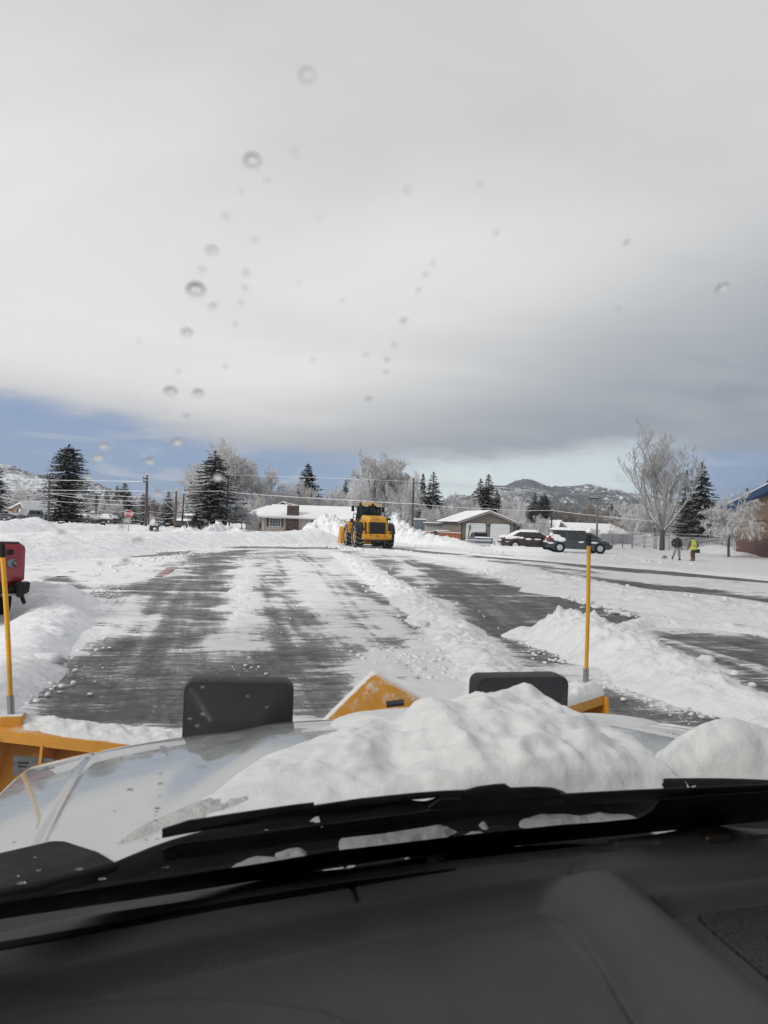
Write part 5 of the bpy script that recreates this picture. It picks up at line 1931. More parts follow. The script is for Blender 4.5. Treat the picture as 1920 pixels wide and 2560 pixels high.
M_RAIL = snowy_mat('blue_grey_rail', (0.10, 0.12, 0.15), .5, .25, .75, 6, 1.0)
def rail_fence(name, label, A, B, z0, z1, n, npost, rr=.035, mr=None, wire=None):
    f = thing(name, label, 'fence')
    d = B - A
    for k in range(n):
        z = z0 + (z1 - z0) * k / (n - 1)
        mb = MB()
        mb.tube([A + Vector((0, 0, z)), A + d * .5 + Vector((0, 0, z - .01)), B + Vector((0, 0, z))], rr, 6)
        r = mb.build('rail', mr or M_RAIL, f)
        mb = MB()
        mb.tube([A + Vector((0, 0, z + rr)), B + Vector((0, 0, z + rr))], rr * .8, 5)
        mb.build('snow_line', M_SNOWF, r)
    for k in range(npost):
        mb = MB()
        mb.box(A + d * (k / (npost - 1)) + Vector((0, .05, (z1 + .05) / 2 - .1)), (.08, .08, z1 + .35))
        mb.build('post', M_RAIL, f)
    return f


A_, B_ = Vector((xat(1505, 80), 80, 0)), Vector((xat(1580, 86), 86, 0))
rail_fence('rail_fence', 'short white topped rail fence panel just right of the minivan', A_, B_, .55, 1.52, 9, 4, .03)
A_, B_ = Vector((xat(1581, 88), 88, 0)), Vector((xat(1842, 79.5), 79.5, 0))
f_ = rail_fence('rail_fence', 'long blue grey rail fence with snowy rails behind the two walkers', A_, B_, .30, 1.42, 9, 9, .03)
mb = MB(); mb.tube([A_ + Vector((0, 0, 1.75)), B_ + Vector((0, 0, 1.85))], .02, 5); mb.build('top_wire', M_SNOWF, f_)
A_, B_ = Vector((xat(1284, 99), 99, 0)), Vector((xat(1345, 96), 96, 0))
rail_fence('plank_fence', 'dark plank fence with snow along its planks right of the garage', A_, B_, .3, 1.05, 3, 4, .07, M_DTRIM)
A_, B_ = Vector((xat(-30, 104), 104, .3)), Vector((xat(31, 106), 106, .3))
rail_fence('yard_fence', 'grey yard fence in front of the tan cottage at far left', A_, B_, .1, 1.0, 4, 5, .02)

# ================================================================== POLES, LAMP, WIRES
M_POLE = snowy_mat('pole_wood', (0.085, 0.066, 0.054), .8, .5, 1.0, 8, .5)
M_POLED = snowy_mat('pole_wood_dark', (0.045, 0.038, 0.034), .8, .5, 1.0, 8, .5)
M_POLEB = snowy_mat('pole_wood_brown', (0.15, 0.092, 0.055), .8, .6, 1.0, 8, .4)
PG = 'utility poles along the street'
def pole(label, px, Y, pxt, rowt, r=.15, m=None, arm=None, base=-.2, can=None):
    x = xat(px, Y)
    o = thing('utility_pole', label, 'utility pole', (x, Y, 0), 0, PG)
    T = at(pxt, rowt, Y) - Vector((x, Y, 0))
    mb = MB()
    mb.tube([(0, 0, base), T * .5, T], [r, r * .9, r * .75], 10)
    mb.build('shaft', m or M_POLE, o, True)
    for (a, w0, w1) in (arm or []):
        mb = MB()
        z = zat(pxt, a, Y)
        c = T * (z / T.z)
        mb.box(c + Vector(((w0 + w1) / 2, -.12, 0)), (w1 - w0, .10, .13))
        ca = mb.build('crossarm', m or M_POLE, o)
        for q in (w0 + .08, (w0 + w1) / 2 + .25, w1 - .08):
            mb = MB()
            mb.lathe([(.03, 0), (.06, .05), (.05, .12), (.06, .16), (.02, .2)], tuple(c + Vector((q, -.12, .065))), 'z', 8)
            mb.build('insulator', M_STEEL, ca, True)
    mb = MB()
    mb.lathe([(r * .8, 0), (r * .85, .04), (r * .5, .10), (.01, .12)], tuple(T), 'z', 10)
    mb.build('pole_snow', M_SNOWF, o, True)
    if can:
        mb = MB()
        z = zat(pxt, can, Y)
        c = T * (z / T.z)
        mb.lathe([(.02, -.42), (.24, -.42), (.25, .38), (.20, .44), (.02, .45)], tuple(c + Vector((.42, -.05, 0))), 'z', 14)
        mb.build('transformer', mat('transformer_grey', (.30, .31, .31), .5), o, True)
    return o


pole('brown utility pole with a crossarm in front of the tall round topped spruce', 121, 105, 124, 1184, .15, M_POLE, [(1192, -.7, .8), (1231, -.2, .5)])
pole('pale utility pole just right of the stop sign', 364, 86, 368, 1187, .17, M_POLE, [(1196, -.45, .1), (1205, -.4, .1)])
pole('reddish brown utility pole near the mailboxes', 437, 88, 441, 1226, .14, M_POLEB)
pole('thin dark utility pole to the right of the reddish brown pole', 454, 95, 460, 1234, .12, M_POLED)
pole('dark utility pole in front of the big spruce left of the ranch house', 566, 108, 571, 1187, .14, M_POLED, [(1228, -.2, .25)])
pole('weathered utility pole with transformer between loader and garage', 1030, 100, 1034, 1195, .16, M_POLE, [(1207, -.1, .5), (1228, -.1, .35)], can=1234)
pole('slim dark utility pole behind the parked minivan', 1377, 108, 1380, 1275, .11, M_POLED)
pole('distant dark utility pole with crossarm left of the stop sign', 240, 132, 240, 1233, .12, M_POLED, [(1235, -.7, .9)])
pole('distant thin utility pole right of the pale pole', 372, 150, 373, 1262, .10, M_POLED)
pole('short distant utility pole left of the reddish brown pole', 396, 155, 397, 1276, .10, M_POLED)
pole('stubby grey utility post at the rail fence behind the bare tree', 1636, 90, 1637, 1318, .12, M_POLE)

lamp = thing('street_lamp', 'grey parking lot lamp on a square pole behind the minivan', 'street lamp', (xat(1491, 78), 78, 0))
lz = zat(1492, 1245, 78)
mb = MB(); mb.box((0, 0, lz / 2), (.17, .17, lz + .2)); mb.build('lamp_post', mat('lamp_bronze', (.14, .125, .11), .55), lamp, False, .01)
mb = MB(); mb.box((-.42, 0, lz - .04), (.85, .32, .16)); lh = mb.build('lamp_head', M_DARKMETAL, lamp, False, .03)
mb = MB(); mb.box((-.46, 0, lz - .135), (.5, .24, .03)); mb.build('lamp_lens', M_WINGLASS, lh)
mb = MB(); mb.box((-.42, 0, lz + .06), (.8, .28, .05)); mb.build('lamp_snow', M_SNOWF, lh, False, .02)

M_WIRE = snow_mat('snowy_wire', 2, .1, .01)
WRG = 'snow covered overhead wires'
def wire(label, pts, r=.03, sag=0.0):
    P3 = [at(x, y, Y) for x, y, Y in pts]
    out_ = []
    for a, c in zip(P3[:-1], P3[1:]):
        for k in range(8):
            t = k / 8
            out_.append(a.lerp(c, t) - Vector((0, 0, sag * 4 * t * (1 - t))))
    out_.append(P3[-1])
    mb = MB()
    mb.tube(out_, r * .72, 5)
    tag(mb.build('overhead_wire', M_WIRE, None, 'all'), label, 'wire', WRG)


wire('upper snowy wire running from far left to the pale pole', [(-40, 1195, 105), (123, 1200, 105), (366, 1204, 86)], .04)
wire('long snowy wire from far left past the pale pole to the dark spruce pole', [(-40, 1221, 105), (124, 1225, 105), (367, 1228, 86), (440, 1228, 88), (570, 1228, 107.8)], .04)
wire('thick snowy wire above the ranch house and loader to the transformer pole', [(570, 1228, 107.8), (600, 1233, 107), (920, 1253, 102), (1033, 1259, 99.8)], .045, .05)
wire('thick snowy wire over the garage roof to the slim pole', [(1033, 1259, 99.8), (1207, 1271, 104), (1380, 1276, 107.9)], .045, .1)
wire('snowy wire from the slim pole to the right behind the bare tree', [(1380, 1276, 107.9), (1540, 1294, 104), (1753, 1313, 98), (1850, 1320, 94)], .04, .05)
wire('thin upper wire over the ranch house between the tall poles', [(506, 1185, 108), (570, 1187, 107.8), (880, 1197, 102), (1034, 1204, 99.8)], .022)
wire('thin upper wire from the transformer pole toward the mountains', [(1034, 1204, 99.8), (1180, 1213, 108), (1394, 1232, 120), (1540, 1242, 128), (1790, 1256, 140)], .022)
wire('drooping cable from the left edge to the brown crossarm pole', [(-30, 1232, 104), (43, 1252, 104), (72, 1254, 104), (123, 1251, 104.8)], .04)
wire('faint service wire from tan cottage to the brown crossarm pole', [(18, 1243, 112), (123, 1234, 104.8)], .025)
wire('low service wire from grey house to the brown crossarm pole', [(64, 1253, 120), (123, 1234, 104.8)], .025)
wire('sagging cable from the brown crossarm pole toward the distant pole', [(123, 1251, 104.8), (150, 1265, 112), (181, 1272, 118), (205, 1272, 124), (240, 1267, 131)], .04)
wire('top of three wires between the brown crossarm pole and the pale pole', [(123, 1233, 104.8), (240, 1238, 96), (365, 1243, 86)], .028)
wire('middle of three wires between the brown crossarm pole and the pale pole', [(123, 1233, 104.8), (240, 1248, 96), (365, 1252, 86)], .03, .1)
wire('lowest of three wires between the brown crossarm pole and the pale pole', [(123, 1251, 104.8), (240, 1258, 96), (365, 1263, 86)], .03, .1)
wire('sagging cable right of the distant crossarm pole ending at the pale pole', [(240, 1268, 131), (275, 1276, 118), (320, 1274, 100), (364, 1280, 86)], .03, .3)
wire('guy wire slanting down from the brown crossarm pole', [(118, 1254, 104.5), (103, 1316, 103)], .025)
wire('thick loose cable drooping from the pale pole to the reddish brown pole', [(369, 1206, 86), (390, 1229, 86.5), (412, 1246, 87), (428, 1245, 87.6), (440, 1234, 88)], .05)
wire('slanting guy wire from the drooping cable to the reddish brown pole', [(398, 1240, 87), (437, 1280, 88)], .025)
wire('guy wire slanting right to the ground beyond the thin dark pole', [(441, 1240, 88), (458, 1262, 95), (473, 1323, 94)], .03)
wire('upper low wire between pale pole and reddish brown pole', [(372, 1259, 86), (440, 1252, 88)], .022)
wire('middle low wire between pale pole and reddish brown pole', [(372, 1278, 86), (439, 1283, 88)], .022, .1)
wire('bottom low wire between pale pole and reddish brown pole', [(372, 1292, 86), (439, 1296, 88)], .022, .1)

# ================================================================== STREET FURNITURE
def stop_sign():
    Y = 73.0
    c = at(322, 1285, Y)
    o = thing('stop_sign', 'red octagonal STOP sign on a thin post at the far left', 'stop sign', (c.x, Y, 0))
    rr = .39
    octo = [(rr / cos(pi / 8) * cos(pi / 8 + k * pi / 4), rr / cos(pi / 8) * sin(pi / 8 + k * pi / 4)) for k in range(8)]
    mb = MB()
    mb.prism([(x, z + c.z) for x, z in octo], 'y', 0, .012)
    pl = mb.build('sign_plate', M_TRIM, o)
    mb = MB()
    mb.prism([(x * .93, z * .93 + c.z) for x, z in octo], 'y', -.006, -.002)
    mb.build('sign_face', mat('sign_red', (.34, .018, .02), .45, vary=.06), pl)
    fc = bpy.data.curves.new('lettering', 'FONT')
    fc.body = 'STOP'
    fc.size = .36
    fc.align_x = 'CENTER'
    fc.align_y = 'CENTER'
    fc.extrude = .003
    fc.offset = .010
    tmp = bpy.data.objects.new('lettering', fc)
    COL.objects.link(tmp)
    me = bpy.data.meshes.new_from_object(tmp.evaluated_get(bpy.context.evaluated_depsgraph_get()))
    bpy.data.objects.remove(tmp)
    lt = link('lettering', me, pl, M_TRIM)
    lt.rotation_euler = (pi / 2, 0, 0)
    lt.location = (0, -.011, c.z)
    mb = MB(); mb.box((0, .035, (c.z - .1) / 2), (.07, .04, c.z + .5)); mb.build('sign_post', M_STEEL, o)


stop_sign()
M_BIN = mat('bin_black', (.016, .016, .018), .5)
for px, row, w_, hgt, lab, Y in ((155, 1314, .75, .98, 'black wheelie bin standing in snow right of the brown crossarm pole', 101), (258, 1313, .62, .8, 'black wheelie bin left of the stop sign', 112),
                                 (355, 1311, .5, .8, 'small dark bin just left of the pale pole', 112), (418, 1317, .62, .8, 'black wheelie bin between mailboxes and reddish brown pole', 105),
                                 (446, 1317, .62, .8, 'black wheelie bin between reddish brown pole and thin dark pole', 106)):
    c = at(px, row, Y)
    o = thing('wheelie_bin', lab, 'bin', (c.x, Y, c.z - hgt / 2), R(random.uniform(-20, 20)), 'wheelie bins put out along the street')
    mb = MB(); mb.box((0, 0, hgt * .46), (w_ * .78, w_ * .78, hgt * .92), None, (1.25, 1.25)); mb.build('bin_body', M_BIN, o, False, .02)
    mb = MB(); mb.box((0, -.02, hgt * .95), (w_ * 1.06, w_ * 1.1, .07), None, (.92, .92)); mb.build('lid', M_BIN, o, False, .02)
    mb = MB(); mb.box((0, 0, hgt * 1.0 + .02), (w_ * .9, w_ * .9, .08), None, (.7, .7)); mb.build('bin_snow', M_SNOWF, o, False, .02)
for px, row, Y, s, lab in ((384, 1320, 84, 1.0, 'larger black mailbox on a grey post near the reddish brown pole'), (393, 1315, 90, .7, 'smaller dark mailbox behind the larger black one')):
    c = at(px, row, Y)
    o = thing('mailbox', lab, 'mailbox', (c.x, Y, 0))
    mb = MB()
    mb.prism([(-.46 * s, c.z - .26 * s), (.46 * s, c.z - .26 * s), (.46 * s, c.z + .12 * s), (.40 * s, c.z + .24 * s), (.2 * s, c.z + .28 * s), (-.46 * s, c.z + .28 * s)], 'y', 0, .4 * s)
    mb.build('mailbox_body', M_BIN, o)
    mb = MB(); mb.box((.14 * s, .2 * s, (c.z - .3 * s) / 2), (.14, .14, c.z + .2)); mb.build('mailbox_post', M_POLE, o)
    mb = MB(); mb.box((0, .2 * s, c.z + .31 * s), (.8 * s, .36 * s, .08 * s)); mb.build('mailbox_snow', M_SNOWF, o, False, .02)
c = at(388, 1330, 80)
o = thing('marker_post', 'short grey bollard post in the snow below the mailboxes', 'bollard', (c.x, 80, 0))
mb = MB(); mb.tube([(0, 0, -.1), (-.05, 0, c.z + .32)], .16, 10); mb.build('post_tube', mat('post_grey', (.33, .33, .32), .7), o, True)
mb = MB(); mb.lathe([(.16, 0), (.17, .05), (.1, .12), (.01, .14)], (-.05, 0, c.z + .32), 'z', 10); mb.build('post_snow', M_SNOWF, o, True)

# bike rack and hoop
br_ = thing('bike_rack', 'half buried tubular steel bike rack in front of the garage', 'bike rack', (xat(1199, 68), 68, 0))
def rk(px, row): return at(px, row, 68) - Vector((xat(1199, 68), 68, 0))
mb = MB()
mb.tube([rk(1160, 1366), rk(1160, 1360), rk(1162, 1354), rk(1167, 1351), rk(1175, 1350.5), rk(1200, 1352), rk(1225, 1352), rk(1232, 1353), rk(1236, 1357), rk(1237, 1364)], .055, 8)
mb.build('frame_tube', M_STEEL, br_, True)
mb = MB()
mb.tube([rk(1162, 1353.2), rk(1168, 1349.6), rk(1200, 1350.6), rk(1228, 1351)], .05, 6)
mb.build('rack_snow', M_SNOWF, br_, True)
for k in range(12):
    px = 1181 + k * 4.0
    mb = MB(); mb.tube([rk(px, 1353), rk(px, 1372)], .028, 6); mb.build('bar', M_STEEL, br_, True)
mb = MB(); mb.tube([rk(1178, 1364), rk(1230, 1366)], .03, 6); mb.build('lower_rail', M_STEEL, br_, True)

hp = thing('basketball_hoop', 'portable basketball hoop in front of the left garage door', 'basketball hoop', (xat(1169, 92), 92, 0))
def hk(px, row, dy=0): return at(px, row, 92) - Vector((xat(1169, 92), 92 - dy, 0))
mb = MB(); mb.tube([hk(1168, 1362), hk(1172, 1335), hk(1174, 1322)], .06, 8); mb.build('hoop_pole', M_BLACK, hp, True)
mb = MB(); c = hk(1175, 1318); mb.box(c, (.10, .9, .62)); mb.build('backboard', M_DARKMETAL, hp, False, .02)
mb = MB(); mb.box(c + Vector((0, 0, .33)), (.14, .9, .06)); mb.build('backboard_snow', M_SNOWF, hp)
mb = MB()
mb.tube([c + Vector((.32 + .25 * cos(a), .25 * sin(a), -.2)) for a in np.linspace(0, 2 * pi, 17)], .02, 6, False)
mb.build('rim', M_SNOWF, hp, True)
mb = MB()
for k in range(8):
    a = k * pi / 4
    mb.tube([c + Vector((.32 + .25 * cos(a), .25 * sin(a), -.21)), c + Vector((.32 + .13 * cos(a + .4), .13 * sin(a + .4), -.55))], .01, 4)
mb.build('net', M_TRIM, hp)

# ================================================================== VEHICLES
def car_paint(name, col, rough=.28, dirt=.25):
    m, g, b, out = new_mat(name)
    co = g.tc('Object')
    n1 = g.noise(co, 2.5, 6, .7)
    x, y, z = g.xyz(co)
    low = g.ss(z, .15, .8, 1.0, .3)
    f = g.mul(g.ss(n1, .42, .75, 0, dirt), low)
    g.put(b.inputs['Base Color'], g.mix(f, col, (.30, .30, .30)))
    g.put(b.inputs['Roughness'], g.add(rough, g.mul(f, .5)))
    b.inputs['Coat Weight'].default_value = .6
    b.inputs['Coat Roughness'].default_value = .06
    return m


M_TEAL = car_paint('teal_paint', (.022, .036, .044))
M_MAROON = car_paint('maroon_paint', (.022, .005, .008))
M_REDP = car_paint('red_paint', (.26, .018, .026), .30, .35)
M_BLUEP2 = car_paint('blue_paint', (.035, .055, .10), .3, .5)
M_GREYP = car_paint('grey_paint', (.18, .19, .20), .3, .4)
M_DARKP = car_paint('dark_paint', (.025, .026, .03), .3, .4)
M_TAIL = mat('tail_lens', (.30, .012, .012), .2, vary=.2)
M_ALLOY = mat('alloy', (.55, .56, .58), .35, .7)


def blob(parent, name, c, d, m, seed=1, rot=None):
    V, F = lump_mesh(seed, 3)
    nz = np.array([fbm(np.array([v[0] * 1.7 + seed]), np.array([v[1] * 1.7 + v[2]]), 3, seed)[0] for v in V])
    V = V / np.linalg.norm(V, axis=1)[:, None] * (.75 + .5 * nz)[:, None] * np.array(d) / 2
    o = link(name, npmesh(name, V, F, True), parent, m)
    o.location = c
    if rot:
        o.rotation_euler = rot
    return o


def wheel(parent, c, r, w, spokes=9, rimr=.66, rim_m=None, tyre_m=None, lug=0):
    e = bpy.data.objects.new('wheel', None)
    COL.objects.link(e)
    e.parent = parent
    e.location = c
    mb = MB()
    mb.lathe([(r * .60, -w * .42), (r * .88, -w * .5), (r * .98, -w * .40), (r, 0), (r * .98, w * .40), (r * .88, w * .5), (r * .60, w * .42)], (0, 0, 0), 'x', 36)
    for k in range(lug):
        a = 2 * pi * k / lug
        for s in (-1, 1):
            a2 = a + (pi / lug if s > 0 else 0)
            rot = Matrix.Rotation(a2, 3, 'X') @ Matrix.Rotation(s * .5, 3, 'Z')
            mb.box(Matrix.Rotation(a2, 3, 'X') @ Vector((s * w * .25, 0, r * 1.0)), (w * .5, r * .09, r * .07), rot)
    mb.build('tyre', tyre_m or M_RUBBER, e, True)
    mb = MB()
    mb.lathe([(.02, -w * .30), (r * rimr, -w * .46), (r * rimr, w * .46), (r * rimr * .92, w * .30), (.02, w * .26)], (0, 0, 0), 'x', 28)
    rim = mb.build('rim', M_DARKMETAL if spokes else (rim_m or M_ALLOY), e, True)
    if spokes:
        mb = MB()
        for sd in (-1, 1):
            for k in range(spokes):
                a = 2 * pi * k / spokes
                rot = Matrix.Rotation(a, 3, 'X')
                mb.box(rot @ Vector((sd * w * .40, 0, r * rimr * .52)), (w * .12, r * .11, r * rimr * .85), rot, (1, 1.5))
            mb.lathe([(.01, 0), (r * .17, 0), (r * .15, .03), (.01, .04)], (sd * w * .40, 0, 0), 'x', 12)
            mb.lathe([(r * rimr * .90, 0), (r * rimr * 1.0, 0), (r * rimr * 1.0, .03), (r * rimr * .90, .03)], (sd * w * .44 - .015, 0, 0), 'x', 28)
        mb.build('spokes', rim_m or M_ALLOY, rim)
    return e


def car(name, label, cat, loc, rz, st, gh, paint, wheels, wins, roof_snow=.12, group=None, wr=.33):
    """st: stations (y, half width, z low, z high); gh: (y0, y1, z0, hw0, y0t, y1t, z1, hw1)"""
    o = thing(name, label, cat, loc, rz, group)
    rings = []
    for y, hw, a, c in st:
        h = c - a
        q = [(hw * .90, a), (hw * .97, a + h * .12), (hw, a + h * .45), (hw * .985, a + h * .72), (hw * .93, a + h * .93), (hw * .80, c)]
        rings.append([(x, y, z) for x, z in q] + [(-x, y, z) for x, z in q[::-1]])
    mb = MB().loft(rings)
    body = mb.build('body', paint, o, True)
    y0, y1, z0, hw0, y0t, y1t, z1, hw1 = gh
    mb = MB()
    zm = z0 + (z1 - z0) * .93
    def mixr(t):
        return (y0 + (y0t - y0) * t, y1 + (y1t - y1) * t, hw0 + (hw1 - hw0) * t)
    rg = []
    for t, ins in ((0, 0), (.5, -.01), (.88, 0), (1.0, .10)):
        a, c, w = mixr(min(t, .94))
        z = z0 + (z1 - z0) * t
        a, c, w = a + ins * 1.5, c - ins * 1.5, w - ins
        rg.append([(-w, a, z), (w, a, z), (w, c, z), (-w, c, z)])
    cabin = mb.loft(rg).build('cabin', paint, o, False, .05, 3)
    def side(sx, s, t, off=.006):
        a, c, w = mixr(t)
        return Vector((sx * (w + off), a + (c - a) * s, z0 + (z1 - z0) * t))
    for sx in (-1, 1):
        for quad in wins:
            mb = MB()
            p = [side(sx, s, t, .010) for s, t in quad]
            q = [side(sx, s, t, -.02) for s, t in quad]
            n_ = len(p)
            mb.raw(p + q, [tuple(range(n_)), tuple(range(n_, 2 * n_))[::-1]] + [(k, (k + 1) % n_, n_ + (k + 1) % n_, n_ + k) for k in range(n_)])
            mb.build('side_window', M_CARGLASS, cabin)
        mb = MB()
        mb.box((sx * (hw0 + .10), y1 - .55, z0 + .10), (.16, .10, .15))
        mb.build('mirror', paint, o, False, .03)
        for yw in wheels:
            mb = MB()
            hw = np.interp(yw, [s_[0] for s_ in st], [s_[1] for s_ in st])
            mb.lathe([(.01, 0), (wr * 1.22, 0), (wr * 1.20, .012), (.01, .012)], (sx * (hw + .004) - .006, yw, wr), 'x', 28)
            mb.build('wheel_arch', M_BLACK, body)
    for yw in wheels:
        for sx in (-1, 1):
            hw = np.interp(yw, [s_[0] for s_ in st], [s_[1] for s_ in st])
            wheel(o, (sx * (hw - .085), yw, wr), wr, .22)
    # windscreen and rear glass
    for yy0, yyt, nm, sg in ((y1, y1t, 'windscreen', 1), (y0, y0t, 'rear_window', -1)):
        mb = MB()
        pts = []
        for t, u in ((.12, .90), (.12, -.90), (.86, -.88), (.86, .88)):
            w = hw0 + (hw1 - hw0) * t
            pts.append(Vector((u * w, yy0 + (yyt - yy0) * t + sg * .012, z0 + (z1 - z0) * t + .006)))
        mb.raw(pts + [p - Vector((0, sg * .03, .01)) for p in pts], [(0, 1, 2, 3), (7, 6, 5, 4), (0, 4, 5, 1), (1, 5, 6, 2), (2, 6, 7, 3), (3, 7, 4, 0)])
        mb.build(nm, M_CARGLASS, cabin)
    return o, body, cabin, side


def snow_sheet(parent, name, pts_fn, nu, nv, th, seed, m=None):
    """snow slab over a surface: pts_fn(u, v) -> point; lumpy top, thin rounded edges"""
    U, Vv = np.meshgrid(np.linspace(0, 1, nu), np.linspace(0, 1, nv))
    P = np.array([[pts_fn(u, v) for u in np.linspace(0, 1, nu)] for v in np.linspace(0, 1, nv)])
    e = np.minimum(np.minimum(U, 1 - U) * 6, np.minimum(Vv, 1 - Vv) * 6)
    h = th * np.clip(e, 0, 1) ** .5 * (.7 + .6 * fbm(U * 6, Vv * 6, 4, seed)) + np.where(e < .01, -.03, 0)
    P[..., 2] += h
    return link(name, npmesh(name, P.reshape(-1, 3), gridfaces(nu, nv), True), parent, m or M_SNOWF)


# ---- dark teal minivan
van, vb, vc, vs = car('minivan', 'dark teal minivan with snow on its roof and patches on its flank', 'minivan', (15.25, 60.2, .10), -pi / 2,
    [(-2.50, .80, .38, .98), (-2.44, .93, .32, 1.04), (-2.0, .97, .26, 1.08), (0, .98, .24, 1.06), (1.4, .965, .24, 1.00), (1.95, .94, .25, .93), (2.3, .87, .28, .80), (2.50, .70, .34, .64)],
    (-2.44, 1.72, 1.04, .90, -2.02, .55, 1.73, .69), M_TEAL, (-1.62, 1.50),
    [[(.05, .14), (.34, .14), (.33, .84), (.10, .82)], [(.37, .14), (.63, .14), (.61, .85), (.37, .85)], [(.655, .14), (.93, .13), (.955, .22), (.80, .84), (.655, .85)]], wr=.345)
snow_sheet(vc, 'roof_snow', lambda u, v: (-.74 + 1.48 * u, -2.12 + 2.75 * v, 1.735 - .25 * max(0, abs(u - .5) - .42) - .3 * max(0, v - .88)), 24, 40, .16, 3)
for sx, y, z, d, sd in ((.93, -1.95, 1.17, (.16, .85, .34), 5), (.97, -1.5, .96, (.10, .7, .34), 6), (.97, -1.85, .98, (.10, .5, .3), 7), (.985, .05, .80, (.06, .45, .14), 8), (.985, .55, .98, (.06, .3, .16), 9),
                        (.975, 1.05, .78, (.06, .55, .13), 10), (.93, -2.25, 1.30, (.2, .35, .36), 11), (.95, -2.3, .66, (.14, .5, .14), 12)):
    blob(vb, 'snow_patch', (sx, y, z), d, M_SNOWF, sd)
blob(vb, 'snow_patch', (0, -2.48, .74), (1.8, .26, .14), M_SNOWF, 13)
blob(vb, 'snow_patch', (.35, -2.42, 1.12), (.9, .2, .20), M_SNOWF, 14)
for sx in (-1, 1):
    mb = MB()
    mb.box((sx * .90, -2.40, 1.02), (.17, .16, .36))
    mb.build('tail_light', M_TAIL, vb, False, .03)
    mb = MB()
    mb.box((sx * .74, 2.36, .70), (.28, .14, .14))
    mb.build('headlight', mat('lamp_clear', (.5, .52, .54), .15, vary=.1) if sx < 0 else MATS['lamp_clear'], vb, False, .03)
    mb = MB()
    for k, yk in enumerate((-.05, .95)):
        mb.box((sx * .985, yk, .93), (.03, .2, .035))
    mb.build('door_handle', M_TEAL, vb, False, .008)
mb = MB()
for yk in (-.62, .38, 1.30):
    mb.box((.972, yk, .66), (.012, .014, .74))
mb.build('door_seam', M_BLACK, vb)
mb = MB(); mb.box((0, -2.50, .60), (1.72, .16, .22)); mb.build('rear_bumper', M_TEAL, vb, False, .05, 3)
mb = MB(); mb.box((0, -2.505, .90), (.34, .02, .16)); mb.build('number_plate', M_TRIM, vb)

# ---- maroon sedan
sed, sb, sc, ss_ = car('sedan', 'maroon sedan with a snowed over trunk parked behind the teal minivan', 'car', (12.05, 62.3, .10), -pi / 2,
    [(-2.58, .74, .40, .90), (-2.50, .88, .32, .98), (-1.9, .93, .26, 1.03), (0, .94, .24, 1.00), (1.3, .93, .24, .97), (2.2, .88, .27, .86), (2.55, .72, .34, .70)],
    (-1.85, 1.25, .99, .86, -1.02, .38, 1.47, .64), M_MAROON, (-1.48, 1.45),
    [[(.24, .15), (.47, .15), (.48, .84), (.34, .80)], [(.51, .15), (.87, .14), (.72, .84), (.52, .84)]], wr=.33)
snow_sheet(sc, 'roof_snow', lambda u, v: (-.70 + 1.40 * u, -1.05 + 1.5 * v, 1.475 - .3 * max(0, abs(u - .5) - .42)), 20, 26, .14, 23)
snow_sheet(sc, 'rear_window_snow', lambda u, v: (-.82 + 1.64 * u - .20 * (u - .5) * 2 * v, -1.95 + .95 * v, 1.0 + .48 * v), 20, 18, .12, 24)
snow_sheet(sb, 'trunk_snow', lambda u, v: (-.84 + 1.68 * u, -2.54 + .85 * v, .965 + .045 * v - .5 * max(0, abs(u - .5) - .42)), 20, 16, .14, 25)
for sx, y, z, d, sd in ((.93, -.4, .87, (.06, .5, .16), 31), (.93, .3, .86, (.06, .6, .12), 32), (.93, -1.0, .95, (.06, .45, .16), 33), (.92, -1.95, .90, (.09, .8, .20), 34), (.93, -1.55, .98, (.10, .9, .22), 39), (.90, -2.1, .62, (.1, .4, .06), 35)):
    blob(sb, 'snow_patch', (sx, y, z), d, M_SNOWF, sd)
blob(sb, 'snow_patch', (0, -2.58, .70), (1.8, .22, .12), M_SNOWF, 36)
blob(sb, 'snow_patch', (-.3, -2.56, .93), (.9, .14, .13), M_SNOWF, 37)
for sx in (-1, 1):
    mb = MB(); mb.box((sx * .70, -2.545, .84), (.32, .10, .18)); mb.build('tail_light', mat('tail_frosted', (.25, .16, .15), .4) if sx < 0 else MATS['tail_frosted'], sb, False, .03)
mb = MB(); mb.box((0, -2.57, .83), (.42, .05, .13)); mb.build('number_plate', M_TRIM, sb)
mb = MB(); mb.box((0, -2.57, .55), (1.76, .16, .22)); mb.build('rear_bumper', M_MAROON, sb, False, .05, 3)

